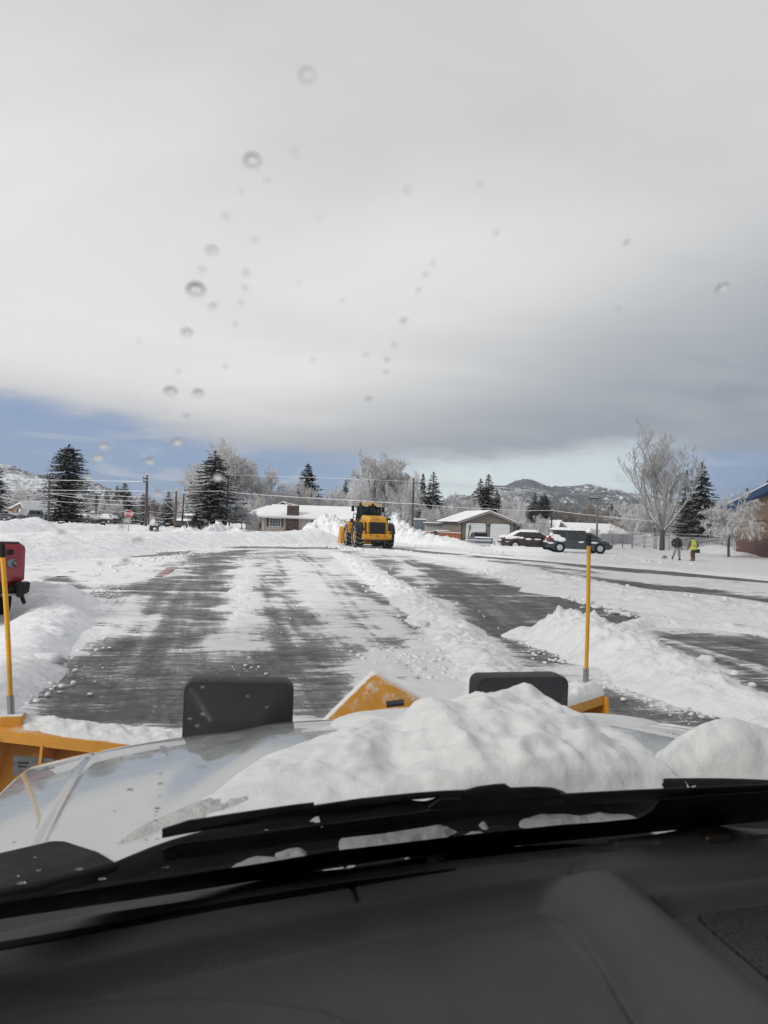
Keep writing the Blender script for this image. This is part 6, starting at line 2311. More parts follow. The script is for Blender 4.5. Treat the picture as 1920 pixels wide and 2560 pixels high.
# ---- pickups
def pickup(name, label, loc, rz, paint, group=None, red=False):
    o = thing(name, label, 'pickup truck', loc, rz, group)
    mb = MB()
    st = [(-2.90, .88, .62, 1.28), (-2.86, .94, .58, 1.31), (-2.7, .97, .55, 1.33), (-.9, .98, .52, 1.34), (-.8, .98, .5, 1.28), (1.2, .98, .5, 1.26), (1.4, .97, .5, 1.22), (2.5, .94, .5, 1.15), (2.75, .86, .55, 1.0)]
    rings = []
    for y, hw, a, c in st:
        h = c - a
        q = [(hw * .93, a), (hw * .98, a + h * .12), (hw, a + h * .5), (hw * .985, a + h * .88), (hw * .96, a + h * .97), (hw * .90, c)]
        rings.append([(x, y, z) for x, z in q] + [(-x, y, z) for x, z in q[::-1]])
    body = mb.loft(rings).build('body', paint, o, True)
    mb = MB()
    rg = []
    for t, a, c, w in ((0, -.82, 1.25, .93), (.9, -.68, .45, .76), (1.0, -.55, .3, .66)):
        z = 1.24 + t * .68
        rg.append([(-w, a, z), (w, a, z), (w, c, z), (-w, c, z)])
    cab = mb.loft(rg).build('cabin', paint, o, False, .05, 3)
    mb = MB(); mb.box((0, -.765, 1.56), (1.42, .02, .40), None, (.92, 1), (0, .04)); mb.build('rear_window', M_CARGLASS, cab)
    for sx in (-1, 1):
        mb = MB(); mb.box((sx * .868, -.05, 1.56), (.02, .95, .38)); mb.build('side_window', M_CARGLASS, cab)
    for yw in (-1.75, 1.75):
        for sx in (-1, 1):
            wheel(o, (sx * .86, yw, .40), .40, .26, 6)
    return o, body, cab


# red pickup, only its right rear corner is in view
ang = R(40)
ex, ey = xat(61, 12.5), 12.5
ux, uy = cos(ang), sin(ang)
rp_o, rp_b, rp_c = pickup('red_pickup', 'red pickup with black rear bumper parked nose away at far left', (0, 0, 0), ang, M_REDP)
rp_o.location = (ex - ux * .985 + uy * 2.92 * -1, ey - uy * .985 + ux * 2.92, -.08)
mb = MB()
def rr2(w, h, r, y):
    return [(x, y, 1.05 + (z if z > 0 else (z if abs(x) < w / 2 - r else -h / 2 + (z + h / 2) * .35))) for x, _, z in rrect(w, h, 0, 0, 0, r)]
mb.loft([rr2(1.90, .62, .10, -2.93), rr2(1.88, .60, .10, -2.975), rr2(1.80, .52, .08, -2.985)])
tg = mb.build('tailgate', M_REDP, rp_o, True)
mb = MB()
mb.box((0, -2.90, 1.362), (1.72, .12, .03)); mb.build('tailgate_cap', M_BLACK, tg, False, .012)
mb = MB()
mb.box((0, -2.90, 1.385), (1.66, .10, .025)); mb.build('tailgate_snow', M_SNOWF, tg, False, .012)
ox = .98 - .29
mb = MB(); mb.box((ox + .02, -2.99, 1.215), (.10, .03, .085)); mb.build('tailgate_handle', M_BLACK, tg, False, .01)
mb = MB(); mb.lathe([(.001, 0), (.068, 0), (.074, .012), (.066, .024), (.052, .020), (.001, .020)], (ox + .05, -3.012, 1.04), 'y', 26)
em = mb.build('emblem', mat('emblem_grey', (.22, .22, .23), .35, .6), tg, True)
mb = MB()   # curled horn shape inside the round emblem
mb.tube([(ox + .085 + .032 * cos(a), -3.016, 1.04 + .040 * sin(a)) for a in np.linspace(.6, 5.4, 14)], [.005 + .010 * k / 13 for k in range(14)], 6)
mb.build('emblem_relief', M_DARKMETAL, em, True)
mb = MB()
mb.prism([(-3.06, .50), (-3.22, .52), (-3.24, .70), (-3.10, .73), (-2.9, .73), (-2.9, .5)], 'x', -.99, .55)
mb.prism([(-3.02, .55), (-3.06, .60), (-3.06, .66), (-2.9, .66), (-2.9, .55)], 'x', .55, .80)
mb.raw([(.80, -2.9, .52), (1.02, -2.85, .58), (1.03, -2.85, .74), (.80, -2.9, .74), (.80, -3.2, .50), (.99, -3.10, .58), (1.0, -3.12, .74), (.80, -3.22, .74)],
       [(3, 2, 1, 0), (4, 5, 6, 7), (0, 1, 5, 4), (1, 2, 6, 5), (2, 3, 7, 6), (3, 0, 4, 7)])
mb.build('rear_bumper', M_BLACK, rp_o, False, .015)
mb = MB(); mb.box((.67, -3.07, .545), (.30, .05, .035)); mb.build('bumper_step', M_STEEL, rp_o, False, .006)
mb = MB(); mb.tube([(.93, -2.85, .55), (.95, -2.95, .42), (.95, -2.98, .40)], .035, 8); mb.build('tow_hook', M_DARKMETAL, rp_o, True)
mb = MB(); mb.tube([(.45, -2.8, .40), (.45, -3.05, .36)], .045, 10); mb.build('exhaust', M_DARKMETAL, rp_o, True)

bp_o, bp_b, bp_c = pickup('blue_pickup', 'blue pickup parked tail first behind the bike rack, snow on its cab', (xat(1206, 83), 86, -.70), R(4), M_BLUEP2)
mb = MB(); mb.box((0, -2.93, .95), (1.72, .05, .58)); tgb = mb.build('tailgate', M_BLUEP2, bp_o, False, .02)
mb = MB()
for k in range(5):
    mb.box((-.5 + k * .3, -2.97, .95), (.16, .02, .42))
mb.build('tailgate_rib', M_BLUEP2, tgb, False, .01)
mb = MB()
for sx in (-.68, .68):
    mb.tube([(sx, -.85, 1.25), (sx * .95, -.80, 2.0)], .04, 6)
for z in (1.5, 1.64, 1.78, 1.98):
    mb.tube([(-.66, -.84, z), (.66, -.84, z)], .03, 6)
mb.build('headache_rack', M_DARKMETAL, bp_o, True)
snow_sheet(bp_c, 'roof_snow', lambda u, v: (-.66 + 1.32 * u, -.58 + .95 * v, 1.92), 14, 12, .12, 43)
snow_sheet(bp_b, 'bed_snow', lambda u, v: (-.9 + 1.8 * u, -2.85 + 1.95 * v, 1.30), 14, 14, .12, 44)
snow_sheet(bp_b, 'hood_snow', lambda u, v: (-.85 + 1.7 * u, 1.3 + 1.2 * v, 1.18), 14, 10, .12, 45)

CG = 'snowed in cars across the street'
def far_car(name, label, px, Y, rz, paint, kind, zoff=0.0):
    loc = (xat(px, Y), Y, zoff)
    if kind == 'pickup':
        o, b_, c_ = pickup(name, label, loc, rz, paint, CG)
        snow_sheet(c_, 'roof_snow', lambda u, v: (-.7 + 1.4 * u, -.62 + 1.05 * v, 1.92), 10, 8, .2, 50)
        snow_sheet(b_, 'hood_snow', lambda u, v: (-.9 + 1.8 * u, .9 + 1.75 * v, 1.26 - .08 * v), 12, 10, .2, 51)
        snow_sheet(b_, 'bed_snow', lambda u, v: (-.9 + 1.8 * u, -2.85 + 1.95 * v, 1.30), 12, 10, .2, 52)
    else:
        tall = kind == 'suv'
        o, b_, c_, s_ = car(name, label, 'car', loc, rz,
            [(-2.3, .78, .4, .95), (-2.2, .9, .3, 1.02), (0, .93, .25, 1.02), (1.3, .92, .25, .98), (2.1, .85, .3, .82), (2.3, .7, .36, .68)],
            (-2.1, 1.2, 1.0, .84, -1.9 if tall else -1.2, .3, 1.75 if tall else 1.45, .64), paint, (-1.4, 1.4), [[(.1, .2), (.48, .2), (.48, .8), (.15, .8)], [(.52, .2), (.9, .2), (.75, .8), (.52, .8)]], group=CG)
        zt = 1.75 if tall else 1.45
        snow_sheet(c_, 'roof_snow', lambda u, v: (-.74 + 1.48 * u, -1.98 + 2.4 * v if tall else -1.3 + 1.7 * v, zt), 14, 16, .25, 53)
        snow_sheet(b_, 'rear_snow', lambda u, v: (-.9 + 1.8 * u, -2.3 + .5 * v, .95 + (.8 if tall else .45) * v), 12, 10, .18, 54)
        snow_sheet(b_, 'hood_snow', lambda u, v: (-.88 + 1.76 * u, .6 + 1.6 * v, 1.32 - .5 * v), 12, 12, .2, 55)
    return o


far_car('parked_car', 'snow buried suv beside the guy wire of the brown crossarm pole', 88, 112, R(-25), M_GREYP, 'suv', .25)
far_car('parked_car', 'dark car under thick snow at the far left edge behind the yard fence', 2, 116, R(-80), M_DARKP, 'sedan', .3)
far_car('parked_pickup', 'snowed over pickup below the drooping cable left of the distant crossarm pole', 233, 140, R(70), M_GREYP, 'pickup', .1)
far_car('parked_car', 'snowed over car between the distant crossarm pole and the stop sign', 262, 138, R(75), M_DARKP, 'sedan', .1)
far_car('parked_car', 'dark car in the shade under the tall round topped spruce', 205, 136, R(80), M_DARKP, 'sedan', .1)
far_car('parked_pickup', 'dark pickup facing the street between the thin dark pole and the brown bush', 472, 104, R(172), M_DARKP, 'pickup', .1)

# ================================================================== WHEEL LOADER
M_CAT = mat('loader_yellow', (.60, .295, .022), .42, vary=.10, scale=3, dirt=(.22, .12, .04), dscale=2.2)
M_CATD = mat('loader_black', (.012, .012, .014), .5, vary=.2)
M_LGLASS = glass_mat('loader_glass', (.42, .50, .50), 1.45, .8)
yaw = R(13.5)
LX, LY = xat(943, 54.2), 54.2
ld = thing('wheel_loader', 'yellow articulated wheel loader with chained tyres pushing snow at the far end', 'wheel loader', (LX - sin(yaw) * 3.15, LY + cos(yaw) * 3.15, 0), yaw)
# engine hood
mb = MB()
rings = []
for y, wl_, wt_, zt in ((-3.02, .68, .60, 2.10), (-2.95, .70, .62, 2.24), (-1.6, .78, .66, 2.36), (-.95, .82, .70, 2.36)):
    rings.append([(-wl_, y, .95), (wl_, y, .95), (wl_ + .01, y, 1.7), (wl_ * .97, y, zt - .20), (wt_, y, zt), (-wt_, y, zt), (-wl_ * .97, y, zt - .20), (-wl_ - .01, y, 1.7)])
hoodl = mb.loft(rings).build('engine_hood', M_CAT, ld, False, .03, 2)
mb = MB(); mb.box((0, -3.03, 1.46), (1.16, .05, .84)); gl_ = mb.build('radiator_grille', M_CATD, hoodl, False, .02)
mb = MB()
for k in range(11):
    mb.box((0, -3.062, 1.10 + k * .072), (1.08, .02, .022))
mb.build('grille_slat', M_CATD, gl_)
mb = MB()
for sx in (-1, 1):
    mb.prism([(-2.75, 1.15), (-2.0, 1.15), (-1.9, 1.9), (-2.7, 1.85)], 'x', sx * .80 - .012, sx * .80 + .012)
mb.build('side_vent', M_CATD, hoodl)
# counterweight
mb = MB()
mb.prism([(-3.22, .72), (-3.26, .80), (-3.26, 1.00), (-3.12, 1.05), (-2.5, 1.05), (-2.5, .66), (-2.9, .62)], 'x', -1.02, 1.02)
for sx in (-1, 1):
    mb.box((sx * .88, -3.08, 1.14), (.28, .34, .22))
cwt = mb.build('counterweight', M_CAT, ld, False, .03, 2)
for sx in (-1, 1):
    mb = MB(); mb.box((sx * .90, -3.262, 1.16), (.19, .03, .13)); mb.build('tail_light', mat('loader_tail', (.06, .006, .006), .3) if sx < 0 else MATS['loader_tail'], cwt, False, .01)
    mb = MB(); mb.lathe([(.001, -.02), (.045, -.02), (.045, .01), (.001, .01)], (sx * .50, -3.262, .93), 'y', 12); mb.build('tie_hole', M_CATD, cwt)
mb = MB(); mb.box((0, -3.264, .91), (.30, .02, .06)); mb.build('hitch_slot', M_CATD, cwt)
mb = MB()
mb.box((0, -1.8, .78), (1.0, 2.0, .55))
mb.box((0, 0, .80), (.55, 1.8, .5))
mb.box((0, 1.9, .82), (.9, 1.9, .6))
mb.build('chassis', M_CATD, ld, False, .03)
# wheels
M_TYRE = mat('loader_tyre', (.014, .014, .015), .85)
for sx in (-1, 1):
    for yw, fr in ((-1.62, 0), (1.78, 1)):
        w = wheel(ld, (sx * 1.10, yw, .80), .80, .62, 0, .52, M_CAT, M_TYRE, 18)
        for ch_ in w.children:
            if ch_.name.startswith('rim'):
                mb = MB()
                mb.lathe([(.01, 0), (.20, 0), (.18, .10), (.01, .11)], (sx * .20 - (.11 if sx < 0 else 0), 0, 0), 'x', 16)
                mb.build('hub', M_CAT, ch_, True)
        mb = MB()
        for k in range(16):
            a, a2 = 2 * pi * k / 16, 2 * pi * (k + .5) / 16
            mb.tube([(-.32, .70 * cos(a), .70 * sin(a)), (-.30, .84 * cos(a), .84 * sin(a)), (0, .865 * cos(a2), .865 * sin(a2)), (.30, .84 * cos(a), .84 * sin(a)), (.32, .70 * cos(a), .70 * sin(a))], .016, 4)
        mb.tube([(-.325, .69 * cos(a), .69 * sin(a)) for a in np.linspace(0, 2 * pi, 33)], .018, 4, False)
        mb.tube([(.325, .69 * cos(a), .69 * sin(a)) for a in np.linspace(0, 2 * pi, 33)], .018, 4, False)
        mb.build('tyre_chain', mat('chain_snowy', (.50, .50, .50), .5, .3) if 'chain_snowy' not in MATS else MATS['chain_snowy'], w)
    # rear fender
    mb = MB()
    rg = []
    for a in np.linspace(R(-5), R(165), 12):
        c2, s2 = cos(a), sin(a)
        r0, r1 = .98, 1.06
        yy, zz_ = -1.62, .80
        x0, x1 = sx * .80, sx * 1.42
        rg.append([(x0, yy + r0 * c2, zz_ + r0 * s2), (x1, yy + r0 * c2, zz_ + r0 * s2), (x1, yy + r1 * c2, zz_ + r1 * s2), (x0, yy + r1 * c2, zz_ + r1 * s2)])
    mb.loft(rg).build('rear_fender', M_CATD, ld, True)
    mb = MB()
    mb.prism([(-1.0, 1.15), (-.62, 1.2), (-.62, 1.95), (-1.75, 2.02), (-2.4, 1.9), (-2.55, 1.2), (-2.35, 1.2), (-2.2, 1.75), (-1.62, 1.9), (-1.1, 1.75)], 'x', sx * .82 - .03, sx * .82 + .03)
    mb.build('side_panel', M_CAT, ld)
    # front fender
    mb = MB()
    mb.prism([(.75, 1.05), (.95, 1.75), (1.5, 1.86), (2.3, 1.84), (2.3, 1.78), (1.5, 1.78), (1.05, 1.68), (.85, 1.05)], 'x', sx * 1.08 - .30, sx * 1.08 + .30)
    mb.build('front_fender', M_CAT, ld, False, .02)
    blob(ld, 'fender_snow', (sx * 1.08, 1.7, 1.90), (.6, 1.0, .16), M_SNOWF, 60 + sx)
    # lift arm
    mb = MB()
    mb.prism([(1.2, 1.9), (1.5, 2.1), (2.6, 1.9), (3.5, .7), (3.6, .4), (3.3, .4), (2.5, 1.5), (1.3, 1.6)], 'x', sx * .58 - .09, sx * .58 + .09)
    mb.build('lift_arm', M_CAT, ld, False, .02)
# bucket
mb = MB()
prof_ = [(3.45, .20), (3.35, .55), (3.40, 1.05), (3.62, 1.38), (3.95, 1.48), (3.95, 1.44), (3.66, 1.33), (3.46, 1.02), (3.42, .56), (3.52, .25), (4.75, .14), (4.75, .10), (3.55, .12)]
mb.prism(prof_, 'x', -1.42, 1.42)
bk = mb.build('bucket', M_CAT, ld, False, .01)
for sx in (-1, 1):
    mb = MB()
    mb.prism([(3.42, .16), (3.36, .55), (3.42, 1.05), (3.64, 1.38), (3.95, 1.46), (4.3, .95), (4.75, .14)], 'x', sx * 1.43 - .03, sx * 1.43 + .03)
    mb.build('bucket_side', M_CAT, bk)
mb = MB(); mb.box((0, 4.15, .85), (2.66, 1.0, .9), None, (.85, .6)); mb.build('bucket_load', M_SNOWD, bk, False, .12, 3)
# cab
cabl = bpy.data.objects.new('cab', None)
COL.objects.link(cabl)
cabl.parent = ld
CY0, CY1, CZ0, CZ1 = -.75, .75, 2.0, 3.08
mb = MB()
mb.box((0, 0, 1.78), (1.5, 1.5, .5))
mb.build('cab_base', M_CATD, cabl, False, .02)
mb = MB()
for sx in (-1, 1):
    for y, yt in ((CY0, CY0 + .10), (CY1, CY1 - .12), (-.05, -.05)):
        mb.tube([(sx * .76, y, CZ0), (sx * .70, yt, CZ1)], .055, 6)
for z, w, e in ((CZ0 + .02, .76, 0), (CZ1 - .03, .70, .1)):
    mb.tube([(-w, CY0 + e, z), (w, CY0 + e, z), (w, CY1 - e, z), (-w, CY1 - e, z), (-w, CY0 + e, z)], .06, 6)
mb.tube([(.25, CY0, CZ0), (.25, CY0 + .1, CZ1)], .045, 6)
mb.build('cab_frame', M_CATD, cabl, True)
def pane3(name, p4):
    mb = MB()
    c3 = sum(p4, Vector()) / 4
    nrm_ = (p4[1] - p4[0]).cross(p4[3] - p4[0]).normalized() * .006
    mb.hexa([p - nrm_ for p in p4], [p + nrm_ for p in p4])
    mb.build(name, M_LGLASS, cabl)
pane3('rear_pane', [Vector((-.74, CY0, CZ0)), Vector((.74, CY0, CZ0)), Vector((.69, CY0 + .10, CZ1)), Vector((-.69, CY0 + .10, CZ1))])
pane3('front_pane', [Vector((-.74, CY1, CZ0)), Vector((.74, CY1, CZ0)), Vector((.69, CY1 - .10, CZ1)), Vector((-.69, CY1 - .10, CZ1))])
for sx in (-1, 1):
    pane3('side_pane', [Vector((sx * .76, CY0, CZ0)), Vector((sx * .76, CY1, CZ0)), Vector((sx * .70, CY1 - .12, CZ1)), Vector((sx * .70, CY0 + .1, CZ1))])
mb = MB()
mb.box((0, 0, CZ1 + .06), (1.50, 1.52, .12))
mb.box((0, 0, CZ1 + .15), (1.30, 1.30, .10), None, (.85, .85))
mb.box((.1, -.1, CZ1 + .22), (.55, .55, .08), None, (.8, .8))
cr = mb.build('cab_roof', mat('roof_yellow', (.50, .31, .10), .5, vary=.1, dirt=(.6, .58, .55), dscale=3), cabl, False, .03)
for x, r in ((-.58, .05), (-.40, .065), (-.28, .045), (.42, .045), (.56, .065), (.68, .04)):
    mb = MB(); mb.lathe([(.001, -.04), (r, -.04), (r * .9, .05), (.001, .05)], (x, -.78, CZ1 - .02), 'y', 12); mb.build('work_lamp', mat('lamp_white', (.62, .62, .62), .3) if 'lamp_white' not in MATS else MATS['lamp_white'], cr, True)
mb = MB()
for x in (-.82, .12):
    mb.box((x, -.72, CZ1 + .07), (.2, .12, .22))
mb.build('roof_lamp_housing', M_CATD, cr, False, .03)
mb = MB()
mb.box((-.05, -.15, 2.15), (.55, .5, .3))
mb.prism([(-.36, 2.1), (.26, 2.1), (.24, 2.55), (.10, 2.66), (-.20, 2.66), (-.34, 2.55)], 'y', -.45, -.32)
mb.box((-.05, -.36, 2.74), (.30, .10, .16))
mb.build('operator_seat', M_CATD, cabl, False, .04)
# mirrors, rails, ladder
mb = MB()
for sx in (-1, 1):
    mb.tube([(sx * .74, .55, 2.75), (sx * 1.14, .35, 2.72)], .022, 6)
    mb.tube([(sx * .74, .55, 3.0), (sx * 1.14, .35, 2.98)], .022, 6)
mb.build('mirror_arm', M_CATD, cabl, True)
for sx in (-1, 1):
    mb = MB(); mb.box((sx * 1.16, .33, 2.84), (.22, .08, .42)); mb.build('mirror', M_CATD, cabl, False, .03)
mb = MB()
r_ = .024
mb.tube([(-1.36, -.95, 1.75), (-1.36, -.95, 2.42), (-1.30, -.90, 2.50), (-1.16, -.8, 2.5), (-1.10, -.7, 2.42), (-1.06, -.5, 1.7)], r_, 6)
mb.tube([(-1.22, -.2, 1.7), (-1.22, -.2, 2.40), (-.82, -.1, 2.46)], r_, 6)
mb.tube([(-1.36, -.95, 2.15), (-.82, -.4, 2.2)], r_, 6)
mb.tube([(-1.40, -1.0, 1.95), (-1.1, -.9, 1.6)], r_ * 1.4, 6)
mb.box((-1.48, -1.02, 1.93), (.20, .16, .30))
mb.build('handrail', M_CATD, ld, True)
mb = MB()
mb.tube([(.95, -1.1, 1.9), (.95, -1.1, 2.66), (1.36, -1.1, 2.68), (1.36, -1.1, 1.75)], r_, 6)
mb.tube([(.85, -1.25, 1.95), (.85, -1.25, 2.32), (.92, -1.25, 2.38), (1.10, -1.25, 2.38), (1.16, -1.25, 2.3), (1.16, -1.25, 1.9)], r_, 6)
mb.tube([(1.36, -1.1, 2.2), (1.36, -.3, 2.2), (1.36, -.3, 1.7)], r_, 6)
mb.box((1.2, -1.0, 2.12), (.4, .5, .12))
mb.build('guard_rail', M_CATD, ld, True)
mb = MB()
for k in range(4):
    mb.box((-1.30, -.35, .62 + k * .33), (.34, .5, .05))
mb.box((-1.15, -.62, 1.2), (.05, .05, 1.4))
mb.box((-1.15, -.08, 1.2), (.05, .05, 1.4))
mb.build('ladder', M_CATD, ld)
mb = MB(); mb.tube([(.35, -1.5, 2.3), (.35, -1.5, 2.85)], .07, 10); mb.build('exhaust_stack', M_CATD, ld, True)
mb = MB()
for sx in (-1, 1):
    mb.tube([(sx * .73, -3.05, 1.15), (sx * .73, -3.05, 1.9)], .02, 6)
mb.build('grille_trim', M_CAT, hoodl)
# dark lettering down the hood's left rear corner
mb = MB()
for k in range(4):
    z = 1.78 - k * .15
    mb.box((-.66, -3.035, z), (.035, .012, .09))
    mb.box((-.635, -3.035, z + .03 * (-1) ** k), (.03, .012, .022))
mb.build('corner_lettering', M_CATD, hoodl)

# ================================================================== PEOPLE
def skin_mesh(name, verts, edges, rad, m, parent, root=0, sub=2):
    me = bpy.data.meshes.new(name)
    me.from_pydata(verts, edges, [])
    o = link(name, me, parent, m)
    md = o.modifiers.new('skin', 'SKIN')
    md.use_smooth_shade = True
    md.branch_smoothing = .6
    for i, r in enumerate(rad):
        sv = me.skin_vertices[0].data[i]
        sv.radius = (r, r) if not isinstance(r, tuple) else r
        sv.use_root = (i == root)
    sd = o.modifiers.new('sub', 'SUBSURF')
    sd.levels = sd.render_levels = sub
    return o


M_SKIN = mat('skin', (.42, .25, .19), .6, vary=.08)
def person(label, loc, rz, scale, legs, arms, lean, cols, hands):
    """legs: per side (knee, ankle, toe); arms: per side (shoulder, elbow, wrist, finger tip direction)"""
    p = thing('person', label, 'person', loc, rz)
    p.scale = (scale,) * 3
    pel, che, nek, hed = Vector((0, 0, .94)), Vector((0, lean, 1.30)), Vector((0, lean * 1.25, 1.50)), Vector((0, lean * 1.4 + .02, 1.64))
    V, E, Rr = [pel, (pel + che) / 2, che, nek, hed, hed + Vector((0, .01, .10))], [(0, 1), (1, 2), (2, 3), (3, 4), (4, 5)], [.125, .125, .135, .055, .085, .075]
    def add(v, r, frm):
        V.append(Vector(v)); Rr.append(r); E.append((frm, len(V) - 1)); return len(V) - 1
    for sx, (k, a, t) in legs.items():
        h = add((sx * .095, 0, .88), .095, 0)
        kk = add(k, .062, h)
        aa = add(a, .042, kk)
        add(t, .035, aa)
    for sx, (s, e, w, fd_) in arms.items():
        si = add(s, .058, 2)
        ei = add(e, .045, si)
        wi = add(w, .030, ei)
        fd_ = Vector(fd_).normalized()
        lat = fd_.cross(Vector((0, 1, .2))).normalized()
        pm = add(Vector(w) + fd_ * .08, .034, wi)
        for q, ln in ((-.030, .065), (-.010, .08), (.010, .075), (.030, .06)):
            b0 = add(Vector(w) + fd_ * .10 + lat * q, .010, pm)
            b1 = add(Vector(V[b0]) + fd_ * ln * .6, .009, b0)
            add(Vector(V[b1]) + (fd_ + Vector((0, .6, 0))).normalized() * ln * .5, .008, b1)
        th = add(Vector(w) + fd_ * .04 + lat * .045, .011, wi)
        add(Vector(V[th]) + (fd_ + lat * .5).normalized() * .05, .009, th)
    skin_mesh('body', V, E, Rr, M_SKIN, p)
    # face features on the far side of the head, ears
    mb = MB()
    for sx in (-1, 1):
        mb.box(hed + Vector((sx * .085, 0, .03)), (.02, .045, .065))
    mb.box(hed + Vector((0, .10, .02)), (.025, .03, .05))
    mb.build('ears_and_nose', M_SKIN, p, True, .01)
    # trousers
    V2, E2, R2 = [pel + Vector((0, 0, .04)), pel - Vector((0, 0, .02))], [(0, 1)], [.165, .165]
    for sx, (k, a, t) in legs.items():
        V2.append(Vector((sx * .10, 0, .84))); R2.append(.118); E2.append((1, len(V2) - 1))
        V2.append(Vector(k)); R2.append(.088); E2.append((len(V2) - 2, len(V2) - 1))
        V2.append(Vector(a) + Vector((0, 0, .02))); R2.append(.078); E2.append((len(V2) - 2, len(V2) - 1))
    skin_mesh('trousers', V2, E2, R2, cols['trousers'], p)
    for sx, (k, a, t) in legs.items():
        mb = MB()
        a_, t_ = Vector(a), Vector(t)
        f = (t_ - a_); f.z = 0
        f = f.normalized() if f.length > .01 else Vector((0, 1, 0))
        heel = a_ - f * .07 - Vector((0, 0, .04))
        mb.tube([heel, a_ - Vector((0, 0, .01)), a_.lerp(t_, .6), t_ + f * .05], [.045, .062, .055, .035], 8)
        mb.build('shoe', cols['shoe'], p, True)
    # coat: elliptical rings
    def torso(name, zs, m, grow=0.0):
        mb = MB()
        rg = []
        for z, a, b_, yo in zs:
            rg.append([((a + grow) * cos(q), (b_ + grow) * sin(q) + yo, z) for q in np.linspace(0, 2 * pi, 20, endpoint=False)])
        return mb.loft(rg).build(name, m, p, 'all')
    L_ = lean
    coat = torso('jacket', [(.86, .195, .150, 0), (.90, .205, .158, 0), (1.02, .205, .16, L_ * .2), (1.18, .215, .165, L_ * .6), (1.32, .225, .165, L_), (1.42, .205, .14, L_ * 1.1), (1.48, .13, .105, L_ * 1.2), (1.525, .078, .078, L_ * 1.25)], cols['jacket'])
    for sx, (s, e, w, fd_) in arms.items():
        s2 = Vector(s) * 1.0
        skin_mesh('sleeve', [Vector((sx * .12, L_, 1.38)), s2, Vector(e), Vector(w)], [(0, 1), (1, 2), (2, 3)], [.085, .088, .072, .055], cols.get('sleeve', cols['jacket']), p)
    return p, torso, hed


man, tor, hed = person('man in black jacket and light grey trousers walking with hands in pockets', (xat(1692, 51.6, .5), 51.6, .03), R(-38), 1.0,
    {-1: ((-.10, -.12, .50), (-.14, -.46, .16), (-.15, -.36, .07)), 1: ((.10, .17, .50), (.12, .20, .09), (.13, .36, .035))},
    {-1: ((-.20, .01, 1.40), (-.31, -.10, 1.13), (-.24, .07, .93), (.25, .35, -.8)), 1: ((.20, .01, 1.40), (.31, -.10, 1.13), (.24, .07, .93), (-.25, .35, -.8))}, .03,
    {'trousers': mat('grey_trousers', (.27, .26, .245), .85), 'shoe': M_BLACK, 'jacket': mat('black_jacket', (.010, .010, .013), .7)}, None)
mb = MB()
mb.lathe([(.098, -.03), (.103, .04), (.092, .09), (.055, .125), (.001, .135)], tuple(hed + Vector((0, -.005, .02))), 'z', 16)
mb.build('hair', mat('brown_hair', (.11, .055, .032), .8), man, 'all')
hv = {'trousers': mat('brown_trousers', (.13, .065, .033), .9), 'shoe': mat('brown_boots', (.07, .035, .02), .8), 'jacket': mat('brown_coat', (.15, .085, .055), .9)}
wrk, tor, hed = person('worker in a yellow green safety vest and brown trousers carrying a black box', (xat(1733, 51.4, .5), 51.4, .03), R(12), .93,
    {-1: ((-.11, .04, .48), (-.10, -.04, .09), (-.12, .12, .035)), 1: ((.10, .08, .48), (.11, .02, .09), (.13, .18, .035))},
    {-1: ((-.22, .02, 1.39), (-.37, -.04, 1.12), (-.40, .06, .88), (-.05, .2, -1)), 1: ((.22, .02, 1.39), (.36, -.02, 1.13), (.36, .16, .92), (0, .4, -1))}, .08, hv, None)
M_VEST = mat('vest_lime', (.56, .72, .02), .6, vary=.08)
v_ = tor('safety_vest', [(.80, .235, .195, 0), (.84, .240, .20, 0), (1.0, .235, .19, .02), (1.18, .235, .185, .05), (1.32, .235, .18, .08), (1.43, .20, .15, .09), (1.50, .12, .11, .10)], M_VEST, .012)
tor('orange_band', [(1.045, .236, .19, .025), (1.05, .246, .20, .025), (1.13, .246, .20, .04), (1.135, .236, .19, .04)], mat('vest_orange', (.60, .12, .02), .6), .010)
tor('silver_band', [(1.072, .25, .203, .03), (1.075, .254, .207, .03), (1.10, .254, .207, .035), (1.103, .25, .203, .035)], mat('vest_silver', (.45, .40, .30), .4), .010)
mb = MB()
for sx in (-1, 1):
    mb.tube([(sx * .15, -.165, .84), (sx * .155, -.15, 1.1), (sx * .15, -.11, 1.32), (sx * .12, -.05, 1.46)], .024, 6)
mb.build('vest_stripe', MATS['vest_silver'], wrk, True)
mb = MB()
mb.lathe([(.105, -.02), (.108, .05), (.09, .11), (.04, .14), (.001, .145)], tuple(hed + Vector((0, -.005, .0))), 'z', 16)
mb.box(hed + Vector((0, .13, .02)), (.15, .12, .02))
mb.build('cap', mat('olive_cap', (.07, .085, .045), .8), wrk, True)
bxw = wrk.location
bx = thing('carry_box', 'small black box held at the right side of the worker in the vest', 'box', (0, 0, 0), R(12))
bx.location = bxw + Matrix.Rotation(R(12), 3, 'Z') @ Vector((.43, .20, .66))
mb = MB(); mb.box((0, 0, 0), (.26, .20, .26), None, (1.12, 1.1)); mb.build('box_body', M_BLACK, bx, False, .015)
mb = MB(); mb.tube([(0, -.09, .12), (0, -.06, .19), (0, .06, .19), (0, .09, .12)], .012, 6); mb.build('handle', M_STEEL, bx, True)

